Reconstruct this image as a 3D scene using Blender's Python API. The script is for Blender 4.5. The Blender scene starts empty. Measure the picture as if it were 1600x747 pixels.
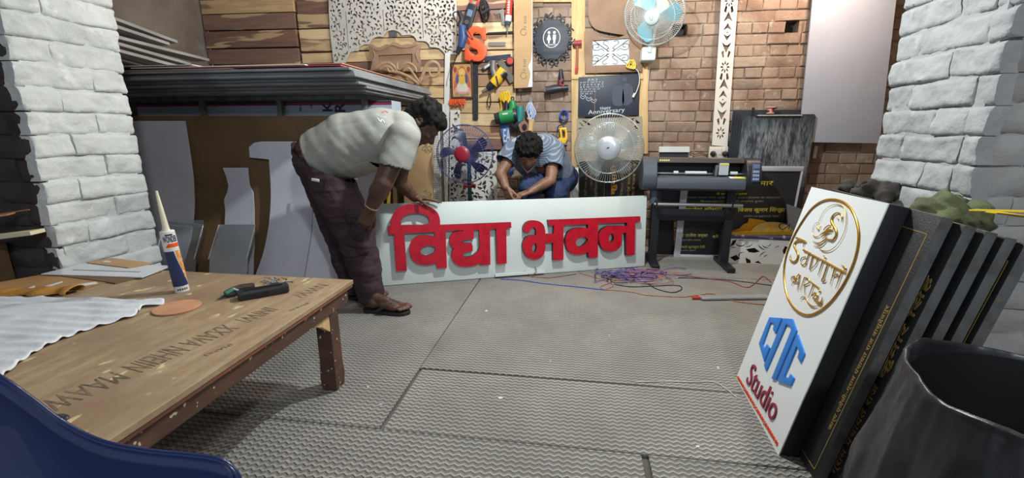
import bpy, bmesh, math, random
from mathutils import Vector, Matrix, noise
V = Vector
R = math.radians
rnd = random.Random(7)
sc = bpy.context.scene
C = sc.collection
# ------------------------------------------------------------ camera, world, lamps, exposure
CAMH, FPX, PITCH, YAW = 1.0, 700.0, R(13.5), R(8.3)
cd = bpy.data.cameras.new('camera'); co = bpy.data.objects.new('camera', cd); C.objects.link(co)
cd.sensor_width = 36; cd.lens = FPX / 1600 * 36; cd.clip_start = .03
co.location = (0, 0, CAMH); co.rotation_euler = (math.pi / 2 - PITCH, 0, YAW)
sc.camera = co
w = bpy.data.worlds.new('world'); w.use_nodes = True; sc.world = w
w.node_tree.nodes['Background'].inputs[0].default_value = (.72, .82, 1, 1)
w.node_tree.nodes['Background'].inputs[1].default_value = .22
def lamp(name, loc, power, col, size):
    l = bpy.data.lights.new(name, 'POINT'); l.energy = power; l.color = col; l.shadow_soft_size = size
    o = bpy.data.objects.new(name, l); C.objects.link(o); o.location = loc; return o
lamp('main_bulb_light', (.0, 2.28, 2.10), 58, (.93, 1, .985), .035)
lamp('warm_bulb_light', (1.60, 3.52, 2.36), 25, (1, .80, .62), .05)
lamp('side_bulb_light', (-.9, 3.45, 2.75), 20, (1, .95, .86), .05)
lamp('added_fill_light', (.9, -1.0, 2.6), 54, (.9, .97, 1), .12)  # added frontal fill behind the camera, not a lamp of the room
sc.view_settings.view_transform = 'Standard'; sc.view_settings.look = 'None'
sc.view_settings.gamma = 1; sc.view_settings.use_curve_mapping = False
sc.view_settings.exposure = 1.3

# ------------------------------------------------------------ from photo pixels to room points
RT = V((math.cos(YAW), math.sin(YAW), 0)); FW = V((-math.sin(YAW), math.cos(YAW), 0)); UP = V((0, 0, 1)); CAM = V((0, 0, CAMH))
def ray(px, py):
    dy = py - 373.5
    return RT * (px - 800) + FW * (FPX * math.cos(PITCH) - dy * math.sin(PITCH)) + UP * (-dy * math.cos(PITCH) - FPX * math.sin(PITCH))
def at_z(px, py, z=0.0):
    r = ray(px, py); return CAM + r * ((z - CAMH) / r.z)
def at_y(px, py, y):
    r = ray(px, py); return CAM + r * (y / r.y)
def at_x(px, py, x):
    r = ray(px, py); return CAM + r * (x / r.x)
def at_d(px, py, d):
    r = ray(px, py); return CAM + r * (d / r.dot(FW))

# ------------------------------------------------------------ materials
def lin(c):
    return tuple(((v / 255) / 12.92 if v / 255 < .04045 else ((v / 255 + .055) / 1.055) ** 2.4) for v in c[:3]) + (1,)
class NT:
    def __init__(s, name):
        s.m = bpy.data.materials.new(name); s.m.use_nodes = True; s.t = s.m.node_tree
        s.b = s.t.nodes['Principled BSDF']
    def n(s, typ, **kw):
        nd = s.t.nodes.new(typ)
        for k, v in kw.items():
            if k.startswith('i_'):
                key = k[2:]; key = int(key) if key.isdigit() else key.replace('_', ' ')
                nd.inputs[key].default_value = v
            else: setattr(nd, k, v)
        return nd
    def l(s, a, b): s.t.links.new(a, b)
    def math(s, op, a, b=None, c=None):
        nd = s.n('ShaderNodeMath', operation=op)
        for i, x in enumerate((a, b, c)):
            if x is None: continue
            if hasattr(x, 'links') or hasattr(x, 'is_linked'): s.l(x, nd.inputs[i])
            else: nd.inputs[i].default_value = x
        return nd.outputs[0]
    def mix(s, fac, a, b, blend='MIX'):
        nd = s.n('ShaderNodeMix', data_type='RGBA', blend_type=blend)
        for k, x in ((0, fac), (6, a), (7, b)):
            if hasattr(x, 'is_linked'): s.l(x, nd.inputs[k])
            else: nd.inputs[k].default_value = x
        return nd.outputs[2]
    def noise(s, scale, detail=4, rough=.6, vec=None, stretch=None):
        tc = s.n('ShaderNodeTexCoord').outputs['Object'] if vec is None else vec
        if stretch:
            mp = s.n('ShaderNodeMapping'); mp.inputs['Scale'].default_value = stretch; s.l(tc, mp.inputs[0]); tc = mp.outputs[0]
        nd = s.n('ShaderNodeTexNoise', i_Scale=scale, i_Detail=detail, i_Roughness=rough); s.l(tc, nd.inputs['Vector'])
        return nd.outputs[0]
    def ramp(s, x, a, b):
        nd = s.n('ShaderNodeMapRange', clamp=True); s.l(x, nd.inputs[0]); nd.inputs[1].default_value = a; nd.inputs[2].default_value = b
        return nd.outputs[0]
    def bump(s, h, strength, dist=.01):
        nd = s.n('ShaderNodeBump', i_Strength=strength, i_Distance=dist); s.l(h, nd.inputs['Height']); s.l(nd.outputs[0], s.b.inputs['Normal'])
    def island(s):
        return s.n('ShaderNodeNewGeometry').outputs['Random Per Island']
MATS = {}
def M(name, col, rough=.55, metal=0.0, col2=None, nscale=8, nlo=.4, nhi=.65, stretch=None, bump=0, bscale=60, island=0, spec=.5, trans=0, ior=1.45, emit=0, coat=0, col3=None):
    if name in MATS: return MATS[name]
    t = NT(name); b = t.b
    c = lin(col)
    out = None
    if col2 is not None: out = t.mix(t.ramp(t.noise(nscale, stretch=stretch), nlo, nhi), c, lin(col2))
    if col3 is not None: out = t.mix(t.ramp(t.noise(nscale * 3.7, detail=2), .62, .72), out if out is not None else c, lin(col3))
    if island:
        f = t.math('MULTIPLY_ADD', t.island(), island * 2, 1 - island)
        cmb = t.n('ShaderNodeCombineColor'); [t.l(f, cmb.inputs[i]) for i in range(3)]
        out = t.mix(1.0, out if out is not None else c, cmb.outputs[0], 'MULTIPLY')
    if out is not None: t.l(out, b.inputs['Base Color'])
    else: b.inputs['Base Color'].default_value = c
    b.inputs['Roughness'].default_value = rough; b.inputs['Metallic'].default_value = metal
    b.inputs['Specular IOR Level'].default_value = spec
    b.inputs['Transmission Weight'].default_value = trans; b.inputs['IOR'].default_value = ior
    b.inputs['Coat Weight'].default_value = coat
    if emit: b.inputs['Emission Color'].default_value = c; b.inputs['Emission Strength'].default_value = emit
    if bump: t.bump(t.noise(bscale, 5, stretch=stretch), bump)
    MATS[name] = t.m
    return t.m

# ------------------------------------------------------------ tags
def tag(o, label=None, cat=None, group=None, kind=None):
    if label: o['label'] = label
    if cat: o['category'] = cat
    if group: o['group'] = group
    if kind: o['kind'] = kind
    return o
def thing(name, loc, label, cat, group=None):
    o = bpy.data.objects.new(name, None); C.objects.link(o); o.location = loc; o.empty_display_size = .05
    return tag(o, label, cat, group)
def link_mesh(name, me, mat=None, parent=None, smooth=35, bevel=0, seg=2):
    o = bpy.data.objects.new(name, me); C.objects.link(o)
    if mat is not None:
        for m in (mat if isinstance(mat, (list, tuple)) else [mat]): me.materials.append(m)
    if smooth:
        me.polygons.foreach_set('use_smooth', [True] * len(me.polygons))
        if smooth < 180: me.set_sharp_from_angle(angle=R(smooth))
    if bevel:
        b = o.modifiers.new('bevel', 'BEVEL'); b.width = bevel; b.segments = seg; b.limit_method = 'ANGLE'; b.angle_limit = R(40)
    if parent is not None:
        o.parent = parent
        p = parent; off = V((0, 0, 0))
        while p is not None: off += p.location; p = p.parent
        me.transform(Matrix.Translation(-off))
    else:
        bb = [v.co for v in me.vertices]
        if bb:
            c = V(((min(v.x for v in bb) + max(v.x for v in bb)) / 2, (min(v.y for v in bb) + max(v.y for v in bb)) / 2, min(v.z for v in bb)))
            me.transform(Matrix.Translation(-c)); o.location = c
    return o
def copy_tree(o, parent=None):
    c = o.copy(); C.objects.link(c)
    if parent is not None: c.parent = parent
    for ch in [x for x in list(C.objects) if x.parent == o]: copy_tree(ch, c)
    return c

# ------------------------------------------------------------ mesh builder (points are room coordinates)
def axes(d):
    d = V(d).normalized(); a = V((0, 0, 1)) if abs(d.z) < .9 else V((1, 0, 0))
    x = a.cross(d).normalized(); return x, d.cross(x).normalized()
class MB:
    def __init__(s): s.bm = bmesh.new(); s.mi = 0
    def face(s, vs):
        try: f = s.bm.faces.new(vs); f.material_index = s.mi; return f
        except ValueError: return None
    def hexa(s, p):
        v = [s.bm.verts.new(q) for q in p]
        for f in ((3, 2, 1, 0), (4, 5, 6, 7), (0, 1, 5, 4), (1, 2, 6, 5), (2, 3, 7, 6), (3, 0, 4, 7)): s.face([v[i] for i in f])
        return s
    def box(s, c, size, u=None, v=None, n=None):
        c = V(c); u = V(u) if u else V((1, 0, 0)); v = V(v) if v else V((0, 1, 0)); n = V(n) if n else u.cross(v)
        a, b, d = u * size[0] / 2, v * size[1] / 2, n * size[2] / 2
        return s.hexa([c - a - b - d, c + a - b - d, c + a + b - d, c - a + b - d, c - a - b + d, c + a - b + d, c + a + b + d, c - a + b + d])
    def box2(s, a, b):
        a = V(a); b = V(b); return s.box((a + b) / 2, [abs(b[i] - a[i]) for i in range(3)])
    def bar(s, p, q, wd, th, side=None):
        p, q = V(p), V(q); d = (q - p); n = V(side) if side else axes(d)[0]; n = (n - d.normalized() * n.dot(d.normalized())).normalized()
        return s.box((p + q) / 2, (d.length, wd, th), d.normalized(), d.normalized().cross(n).normalized() * -1, n)
    def tube(s, pts, r, seg=8, closed=False, caps=True, flat=None):
        pts = [V(p) for p in pts]; n = len(pts)
        rs = r if isinstance(r, (list, tuple)) else [r] * n
        rings = []; x = None
        for i, p in enumerate(pts):
            if closed: d = pts[(i + 1) % n] - pts[i - 1]
            else: d = pts[min(i + 1, n - 1)] - pts[max(i - 1, 0)]
            if d.length < 1e-9: d = V((0, 0, 1))
            d.normalize()
            if flat is not None:
                y = V(flat); x = y.cross(d); x = x.normalized() if x.length > 1e-6 else axes(d)[0]; k = .6
            else:
                if x is None: x = axes(d)[0]
                x = (x - d * x.dot(d)); x = x.normalized() if x.length > 1e-6 else axes(d)[0]
                y = d.cross(x); k = 1
            rings.append([s.bm.verts.new(p + x * math.cos(2 * math.pi * j / seg) * rs[i] + y * math.sin(2 * math.pi * j / seg) * rs[i] * k) for j in range(seg)])
        m = n if closed else n - 1
        for i in range(m):
            a, b = rings[i], rings[(i + 1) % n]
            for j in range(seg): s.face([a[j], a[(j + 1) % seg], b[(j + 1) % seg], b[j]])
        if caps and not closed:
            s.face(rings[0][::-1]); s.face(rings[-1])
        return s
    def cyl(s, p, q, r, r2=None, seg=20): return s.tube([p, q], [r, r if r2 is None else r2], seg)
    def lathe(s, prof, o, ax=(0, 0, 1), seg=32, x=None):
        o = V(o); ax = V(ax).normalized(); x0, y0 = axes(ax); rings = []
        for (r, h) in prof:
            c = o + ax * h
            rings.append([s.bm.verts.new(c + (x0 * math.cos(2 * math.pi * j / seg) + y0 * math.sin(2 * math.pi * j / seg)) * max(r, 1e-5)) for j in range(seg)])
        for a, b in zip(rings, rings[1:]):
            for j in range(seg): s.face([a[j], a[(j + 1) % seg], b[(j + 1) % seg], b[j]])
        if prof[0][0] > 1e-4: s.face(rings[0][::-1])
        if prof[-1][0] > 1e-4: s.face(rings[-1])
        return s
    def ball(s, c, r, u=(1, 0, 0), v=(0, 1, 0), w=(0, 0, 1), seg=16, rg=10):
        r = r if isinstance(r, (list, tuple)) else (r, r, r); c = V(c); u, v, w = V(u), V(v), V(w)
        rows = []
        for i in range(rg + 1):
            th = math.pi * i / rg
            if i in (0, rg): rows.append([s.bm.verts.new(c + w * math.cos(th) * r[2])])
            else: rows.append([s.bm.verts.new(c + (u * math.cos(2 * math.pi * j / seg) * r[0] + v * math.sin(2 * math.pi * j / seg) * r[1]) * math.sin(th) + w * math.cos(th) * r[2]) for j in range(seg)])
        for a, b in zip(rows, rows[1:]):
            for j in range(seg):
                k = (j + 1) % seg
                if len(a) == 1: s.face([a[0], b[j], b[k]])
                elif len(b) == 1: s.face([a[j], b[0], a[k]])
                else: s.face([a[j], b[j], b[k], a[k]])
        return s
    def cap(s, p, q, r1, r2, seg=14):
        p, q = V(p), V(q); d = q - p; L = d.length
        if L < 1e-6: return s.ball(p, r1)
        pts = []; rs = []
        for i in range(6):
            a = math.pi / 2 * i / 6; pts.append(p - d / L * r1 * math.cos(a)); rs.append(max(r1 * math.sin(a), 1e-4))
        for i in range(7):
            a = math.pi / 2 * i / 6; pts.append(q + d / L * r2 * math.sin(a)); rs.append(max(r2 * math.cos(a), 1e-4))
        return s.tube(pts, rs, seg)
    def grid(s, fn, nu, nv):
        g = [[s.bm.verts.new(fn(i / nu, j / nv)) for j in range(nv + 1)] for i in range(nu + 1)]
        for i in range(nu):
            for j in range(nv): s.face([g[i][j], g[i + 1][j], g[i + 1][j + 1], g[i][j + 1]])
        return s
    def solid(s, th):
        bmesh.ops.recalc_face_normals(s.bm, faces=s.bm.faces[:])
        bmesh.ops.solidify(s.bm, geom=s.bm.faces[:], thickness=th); return s
    def mesh(s, name, recalc=True):
        if recalc: bmesh.ops.recalc_face_normals(s.bm, faces=s.bm.faces[:])
        me = bpy.data.meshes.new(name); s.bm.to_mesh(me); s.bm.free(); return me
    def build(s, name, mat, parent=None, smooth=35, bevel=0, seg=2, recalc=True):
        return link_mesh(name, s.mesh(name, recalc), mat, parent, smooth, bevel, seg)

# ------------------------------------------------------------ flat cut-out shapes
class Frame:
    def __init__(s, o, u, v):
        s.o = V(o); s.u = V(u).normalized(); s.n = s.u.cross(V(v)).normalized(); s.v = s.n.cross(s.u).normalized()
    def px(s, x, y):
        r = ray(x, y); t = (s.o - CAM).dot(s.n) / r.dot(s.n); p = CAM + r * t - s.o
        return (p.dot(s.u), p.dot(s.v))
    def pt(s, a, b, h=0): return s.o + s.u * a + s.v * b + s.n * h
    def up(s, h): return Frame(s.o + s.n * h, s.u, s.v)
    def mat(s): return Matrix(((s.u.x, s.v.x, s.n.x, s.o.x), (s.u.y, s.v.y, s.n.y, s.o.y), (s.u.z, s.v.z, s.n.z, s.o.z), (0, 0, 0, 1)))
def wallf(y): return Frame((0, y, 0), (1, 0, 0), (0, 0, 1))
def loop(pts, n=5, closed=True):
    N = len(pts); out = []
    P = [V((p[0], p[1])) for p in pts]; S = [len(p) > 2 and p[2] for p in pts]
    def tan(i):
        if not closed and i in (0, N - 1): return None
        return (P[(i + 1) % N] - P[i - 1]) / 2 if S[i] else None
    for i in range(N if closed else N - 1):
        j = (i + 1) % N; a, b = P[i], P[j]; out.append((a.x, a.y))
        if S[i] or S[j]:
            ta, tb = tan(i), tan(j); L = (b - a).length
            def lim(t): return t if t.length <= L * 1.3 else t * (L * 1.3 / t.length)
            ta = lim(ta) if ta is not None else (b - a); tb = lim(tb) if tb is not None else (b - a)
            for k in range(1, n):
                t = k / n; q = a * (2 * t**3 - 3 * t**2 + 1) + ta * (t**3 - 2 * t**2 + t) + b * (-2 * t**3 + 3 * t**2) + tb * (t**3 - t**2)
                out.append((q.x, q.y))
    if not closed: out.append((P[-1].x, P[-1].y))
    return out
def sm(pts): return [(p[0], p[1], 1) for p in pts]
def flat_mesh(loops, th, fr, bev=0):
    cu = bpy.data.curves.new('c', 'CURVE'); cu.dimensions = '2D'; cu.fill_mode = 'BOTH'
    for lp in loops:
        sp = cu.splines.new('POLY'); sp.points.add(len(lp) - 1); sp.use_cyclic_u = True
        for k, p in enumerate(lp): sp.points[k].co = (p[0], p[1], 0, 1)
    cu.extrude = max(th / 2 - bev, 0); cu.bevel_depth = bev; cu.bevel_resolution = 1
    if bev: cu.offset = -bev
    o = bpy.data.objects.new('c', cu); me = bpy.data.meshes.new_from_object(o)
    bpy.data.objects.remove(o); bpy.data.curves.remove(cu)
    me.transform(fr.mat() @ Matrix.Translation((0, 0, th / 2)))
    bm = bmesh.new(); bm.from_mesh(me); bmesh.ops.remove_doubles(bm, verts=bm.verts, dist=1e-6); bmesh.ops.recalc_face_normals(bm, faces=bm.faces[:]); bm.to_mesh(me); bm.free()
    me.materials.clear()
    return me
def plate(name, loops, th, fr, mat, parent=None, bev=0, smooth=30):
    return link_mesh(name, flat_mesh(loops, th, fr, bev), mat, parent, smooth)
def pxl(fr, pts, sx=1, ox=0, oy=0, sy=None):
    sy = sy or sx
    return [fr.px(p[0] / sx + ox, p[1] / sy + oy) + tuple(p[2:]) for p in pts]
def rect(x0, y0, x1, y1): return [(x0, y0), (x1, y0), (x1, y1), (x0, y1)]
def circ(cx, cy, r, n=24, ry=None, rot=0):
    ry = ry or r; o = []
    for k in range(n):
        a = 2 * math.pi * k / n; x, y = r * math.cos(a), ry * math.sin(a)
        o.append((cx + x * math.cos(rot) - y * math.sin(rot), cy + x * math.sin(rot) + y * math.cos(rot)))
    return o
# ------------------------------------------------------------ lettering
CONS = set('कखगघङचछजझञटठडढणतथदधनपफबभमयरलवशषसह')
def visual(t):
    out = []
    for ch in t:
        if ch == 'ि':
            k = len(out) - 1
            while k > 0 and out[k - 1] == '्': k -= 2
            out.insert(max(k, 0), ch)
        else: out.append(ch)
    return ''.join(out)
def text_mesh(t, size=1.0, th=.1, off=0.0, rs=3):
    f = bpy.data.curves.new('t', 'FONT'); f.body = visual(t); f.size = size; f.extrude = th / 2; f.offset = off; f.resolution_u = rs
    o = bpy.data.objects.new('t', f); me = bpy.data.meshes.new_from_object(o)
    bpy.data.objects.remove(o); bpy.data.curves.remove(f); me.materials.clear(); return me
def ext(me):
    xs = [v.co.x for v in me.vertices]; ys = [v.co.y for v in me.vertices]; return min(xs), max(xs), min(ys), max(ys)
def lettering(name, t, fr, x, y, wd, ht, mat, parent=None, th=.001, off=.0, rot=0, rs=3):
    """text with its lower left corner at (x, y) of the frame, scaled to wd x ht (None keeps the aspect)"""
    me = text_mesh(t, 1, .1, off, rs); a, b, c, d = ext(me)
    kx = wd / (b - a) if wd else ht / (d - c); ky = ht / (d - c) if ht else kx
    m = fr.mat() @ Matrix.Translation((x, y, 0)) @ Matrix.Rotation(rot, 4, 'Z') @ Matrix.Diagonal((kx, ky, th / .1, 1)) @ Matrix.Translation((-a, -c, .05))
    me.transform(m)
    return link_mesh(name, me, mat, parent, 0)
def join_meshes(name, mes, mat, parent=None, smooth=0):
    bm = bmesh.new()
    for me in mes: bm.from_mesh(me); bpy.data.meshes.remove(me)
    me = bpy.data.meshes.new(name); bm.to_mesh(me); bm.free(); me.materials.clear()
    return link_mesh(name, me, mat, parent, smooth)
def text_block(name, rows, fr, mat, parent, th=.001, off=.0):
    """rows: (text, x, y, wd, ht, rot) all in one mesh"""
    mes = []
    for (t, x, y, wd, ht, rot) in rows:
        me = text_mesh(t, 1, .1, off, 2); a, b, c, d = ext(me)
        kx = wd / (b - a) if wd else ht / (d - c); ky = ht / (d - c) if ht else kx
        me.transform(fr.mat() @ Matrix.Translation((x, y, 0)) @ Matrix.Rotation(rot, 4, 'Z') @ Matrix.Diagonal((kx, ky, th / .1, 1)) @ Matrix.Translation((-a, -c, .05)))
        mes.append(me)
    return join_meshes(name, mes, mat, parent)
def stroke_path(fr, pts, n=6, h=0, closed=False):
    return [fr.pt(q[0], q[1], h) for q in loop(sm(pts), n, closed)]
def catm(pts, n=6, closed=False):
    N = len(pts); P = [V(p) for p in pts]; out = []
    for i in range(N if closed else N - 1):
        p0 = P[i - 1] if (closed or i > 0) else P[i]; p1 = P[i]; p2 = P[(i + 1) % N]; p3 = P[(i + 2) % N] if (closed or i + 2 < N) else p2
        for k in range(n):
            t = k / n
            out.append(.5 * ((2 * p1) + (p2 - p0) * t + (2 * p0 - 5 * p1 + 4 * p2 - p3) * t * t + (3 * p1 - p0 - 3 * p2 + p3) * t**3))
    if not closed: out.append(P[-1])
    return out
def lerp_r(rs, n, N):
    out = []
    for i in range(N):
        t = i / max(N - 1, 1) * (len(rs) - 1); k = min(int(t), len(rs) - 2); f = t - k; out.append(rs[k] * (1 - f) + rs[k + 1] * f)
    return out
# ============================================================ the room
YB, XL, XR, ZC = 4.02, -3.43, 2.75, 2.95
brick_m = M('brick', (160, 140, 124), .9, col2=(134, 108, 92), nscale=4, island=.10, bump=.5, bscale=45, col3=(168, 156, 142))
mortar_m = M('mortar', (104, 92, 82), .95, bump=.5, bscale=40)
def concrete_mat():
    return M('concrete', (104, 100, 94), .92, col2=(86, 82, 78), nscale=3, bump=.3, bscale=25)
conc = concrete_mat()
plaster_m = M('grey_plaster', (126, 118, 110), .93, col2=(98, 86, 78), nscale=2.2, nlo=.35, nhi=.7, bump=.6, bscale=18, col3=(112, 110, 108))
white_m = M('whitewash', (206, 209, 208), .88, col2=(184, 187, 187), nscale=4, bump=1.0, bscale=20, col3=(214, 217, 216))
def dusty():
    return M('grey_wash', (150, 150, 150), .9, col2=(120, 116, 114), nscale=3, bump=.5, bscale=30)
def bricks(mb, o, u, n, W, Z, L, Hc, dep, gap, rough=0.0, core=True, sub=0, seed=1, skip=(), z0=0.0, bond='flem', edge=0.0):
    """courses of separate bricks on the plane through o, along u, facing n"""
    rg = random.Random(seed); o, u, n = V(o), V(u).normalized(), V(n).normalized()
    z = z0; row = 0
    while z < Z - .02:
        x = 0.0; k = 0; first = True
        while x < W - .005:
            l = L if ((k + row) % 2 == 0 or bond == 'str') else L * .49
            if bond == 'alt': l = L if row % 2 == 0 else L * .49
            if first and row % 2: l = l * .5 if bond != 'flem' else l
            l *= rg.uniform(.94, 1.06); first = False
            x1 = min(x + l, W)
            if W - x1 < L * .2: x1 = W
            h = Hc * rg.uniform(.985, 1.015)
            if not (row, k) in skip:
                j = lambda s: rg.uniform(-s, s)
                a, b, c, d = x + gap / 2, x1 - gap / 2, z + gap / 2, z + h - gap / 2
                out = rg.uniform(-.3, 1) * rough
                if sub:
                    nu, nv = max(3, int((b - a) / sub)), max(3, int((d - c) / sub)); r0 = min(.0085, (d - c) * .2); tl = j(.006); tu = j(.004)
                    tz = j(.004)
                    def fn(s_, t_):
                        xx = a + (b - a) * s_; zz = c + (d - c) * t_ + tz * (s_ - .5) * 2
                        ex = min(s_, 1 - s_) * (b - a); ez = min(t_, 1 - t_) * (d - c)
                        e = 0
                        for q, kk in ((ex, .45), (ez, 1.0)):
                            if q < r0: e += (1 - math.sqrt(max(0, 1 - (1 - q / r0) ** 2))) * r0 * kk
                        p = o + u * xx + V((0, 0, zz))
                        nz = noise.noise(p * 9) * .010 + noise.noise(p * 23) * .007 + noise.noise(p * 60) * .0035
                        wz = noise.noise(p * 6 + V((9, 3, 1))) * .006
                        return p + n * (out - e + nz + tl * (t_ - .5) * 2 + tu * (s_ - .5) * 2) + V((0, 0, wz)) + u * noise.noise(p * 7 + V((4, 4, 4))) * .005
                    g = [[mb.bm.verts.new(fn(i / nu, k2 / nv)) for k2 in range(nv + 1)] for i in range(nu + 1)]
                    for i in range(nu):
                        for k2 in range(nv): mb.face([g[i][k2], g[i + 1][k2], g[i + 1][k2 + 1], g[i][k2 + 1]])
                    bd = [g[i][0] for i in range(nu + 1)] + [g[nu][k2] for k2 in range(1, nv + 1)] + [g[i][nv] for i in range(nu - 1, -1, -1)] + [g[0][k2] for k2 in range(nv - 1, 0, -1)]
                    bk = [mb.bm.verts.new(q.co - n * (dep + .0)) for q in bd]
                    for i in range(len(bd)):
                        k3 = (i + 1) % len(bd); mb.face([bd[i], bk[i], bk[k3], bd[k3]])
                else:
                    e = .004; q = [(a + j(.003), c + j(.003)), (b + j(.003), c + j(.003)), (b + j(.003), d + j(.002)), (a + j(.003), d + j(.002))]
                    cx, cz = (a + b) / 2, (c + d) / 2; f = out
                    back = [o + u * p[0] + V((0, 0, p[1])) - n * dep for p in q]
                    mid = [o + u * p[0] + V((0, 0, p[1])) + n * (f - e) for p in q]
                    fr = [o + u * (p[0] + (e * 1.6 if p[0] < cx else -e * 1.6)) + V((0, 0, p[1] + (e * 1.6 if p[1] < cz else -e * 1.6))) + n * (f + j(.0015)) for p in q]
                    vb, vm, vf = ([mb.bm.verts.new(p) for p in s_] for s_ in (back, mid, fr))
                    mb.face(vf)
                    for i in range(4):
                        k3 = (i + 1) % 4; mb.face([vb[i], vb[k3], vm[k3], vm[i]]); mb.face([vm[i], vm[k3], vf[k3], vf[i]])
            x = x1; k += 1
        z += Hc; row += 1
def struct(mb, name, mat, smooth=35, parent=None):
    o = mb.build(name, mat, parent, smooth)
    if parent is None: o['kind'] = 'structure'
    return o
mb = MB(); mb.box2((XL - .3, -2.2, -.2), (XR + .3, YB + .3, -.014)); struct(mb, 'floor', conc)
mb = MB(); mb.box2((XL - .3, -2.2, ZC), (XR + .3, YB + .3, ZC + .1)); struct(mb, 'ceiling', plaster_m)
# back wall: mortar bed plus separate bricks
holes = set()
mb = MB(); mb.mi = 1; mb.box2((XL, YB + .12, 0), (XR, YB + .2, ZC)); mb.mi = 0
Hc = .083
hA = at_y(1062, 46, YB); hB = at_y(1237, 41, YB)
bricks(mb, (-1.55, YB, 0), (1, 0, 0), (0, -1, 0), XR + 1.55, ZC, .25, Hc, .02, .006, .012, seed=5, bond='alt')
# two open putlog holes: take those bricks out
kill = []
for f in mb.bm.faces:
    c = f.calc_center_median()
    for h in (hA, hB):
        if abs(c.x - h.x) < .07 and abs(c.z - h.z) < .055 and c.y < YB + .01: kill.append(f)
bmesh.ops.delete(mb.bm, geom=list(set(kill)), context='FACES')
me_ = flat_mesh([rect(XL, 0, XR, ZC)] + [rect(h.x - .055, h.z - .045, h.x + .055, h.z + .045) for h in (hA, hB)], .112, Frame((0, YB + .12, 0), (1, 0, 0), (0, 0, 1)))
n0 = len(mb.bm.faces); mb.bm.from_mesh(me_); mb.bm.faces.ensure_lookup_table()
for f_ in mb.bm.faces[n0:]: f_.material_index = 1
struct(mb, 'wall_back', [brick_m, mortar_m], 25)
for h in (hA, hB):
    pass
mb = MB(); mb.box2((XL - .12, -2.2, 0), (XL, YB, ZC)); struct(mb, 'wall_left', plaster_m)
mb = MB(); mb.box2((XR, -2.2, 0), (XR + .12, YB, ZC)); struct(mb, 'wall_right', plaster_m)
# whitewashed brick piers left and right
def pier(x0, x1, y0, y1, side, seed, front_m, side_m):
    root = bpy.data.objects.new('brick_pier', None); C.objects.link(root); root.location = ((x0 + x1) / 2, (y0 + y1) / 2, 0); root['kind'] = 'structure'
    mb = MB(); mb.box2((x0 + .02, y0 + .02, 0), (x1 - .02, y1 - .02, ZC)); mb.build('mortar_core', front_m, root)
    mb = MB()
    if side > 0: bricks(mb, (x1, y0 + .0, 0), (0, 1, 0), (1, 0, 0), y1 - y0, ZC, .30, .0985, .05, .004, .009, sub=.0095, seed=seed)
    else: bricks(mb, (x0, y1, 0), (0, -1, 0), (-1, 0, 0), y1 - y0, ZC, .30, .0985, .05, .004, .009, sub=.0095, seed=seed)
    mb.mi = 0; xs = x1 if side > 0 else x0
    mb.box2((xs - side * .03, y0 + .03, 0), (xs - side * .0065, y1 - .03, ZC))
    mb.build('whitewashed_side', side_m, root, 60)['label'] = 'lamp-lit whitewashed brick face'
    fx0, fx1 = (x0, x1 - .016) if side > 0 else (x0 + .016, x1)
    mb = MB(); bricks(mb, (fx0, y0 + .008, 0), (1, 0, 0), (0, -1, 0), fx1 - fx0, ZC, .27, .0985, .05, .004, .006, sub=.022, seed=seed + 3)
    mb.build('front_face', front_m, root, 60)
    return root
pier(-3.05, -2.27, 1.61, 2.08, 1, 11, M('shade_dark_cement', (74, 68, 65), .92, col2=(54, 50, 50), nscale=3, bump=.8, bscale=22), white_m)  # left front: raw cement tone, its colour darkened further to carry the shade
pr = pier(1.30, 2.6, 1.70, 2.215, -1, 29, M('grey_wash', (176, 176, 176), .9, col2=(146, 142, 140), nscale=2.2, bump=.8, bscale=22), M('greyed_whitewash', (164, 166, 168), .9, col2=(146, 148, 150), nscale=4, bump=1.0, bscale=20, col3=(172, 174, 176)))
# ------------------------------------------------------------ rubber mats
def mat_rubber():
    t = NT('rubber_mat'); b = t.b
    tc = t.n('ShaderNodeTexCoord').outputs['Object']; sp = t.n('ShaderNodeSeparateXYZ'); t.l(tc, sp.inputs[0])
    tri = t.math('PINGPONG', t.math('ADD', sp.outputs[0], 20.0), .0145)
    ph = t.math('MULTIPLY_ADD', tri, .62, sp.outputs[1])
    row = t.math('PINGPONG', t.math('ADD', ph, 20.0), .0105)
    h = t.ramp(row, .0026, .0066)
    dust = t.ramp(t.noise(2.3, 6, .65), .38, .66); fine = t.ramp(t.noise(30, 3), .35, .7)
    base = t.mix(t.math('MULTIPLY', dust, .75), lin((142, 141, 136)), lin((172, 170, 164)))
    base = t.mix(t.math('MULTIPLY', fine, .35), base, lin((150, 146, 138)))
    groove = t.mix(t.math('MULTIPLY_ADD', h, .62, .38), lin((78, 77, 74)), base)
    spk = t.ramp(t.noise(75, 2, .5), .70, .73); spk = t.math('MULTIPLY', spk, t.ramp(t.noise(1.7, 2), .45, .6))
    groove = t.mix(t.math('MULTIPLY', spk, .75), groove, lin((40, 38, 36)))
    t.l(groove, b.inputs['Base Color']); b.inputs['Roughness'].default_value = .78; b.inputs['Specular IOR Level'].default_value = .35
    t.bump(h, 1.0, .005)
    return t.m
rub = mat_rubber()
s1a, s1b = at_z(590, 665), at_z(750, 440)
X1 = (s1a.x + s1b.x) / 2; Ya = at_z(760, 686).y; Yb = at_z(780, 585).y; X2 = at_z(1012, 735).x
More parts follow.
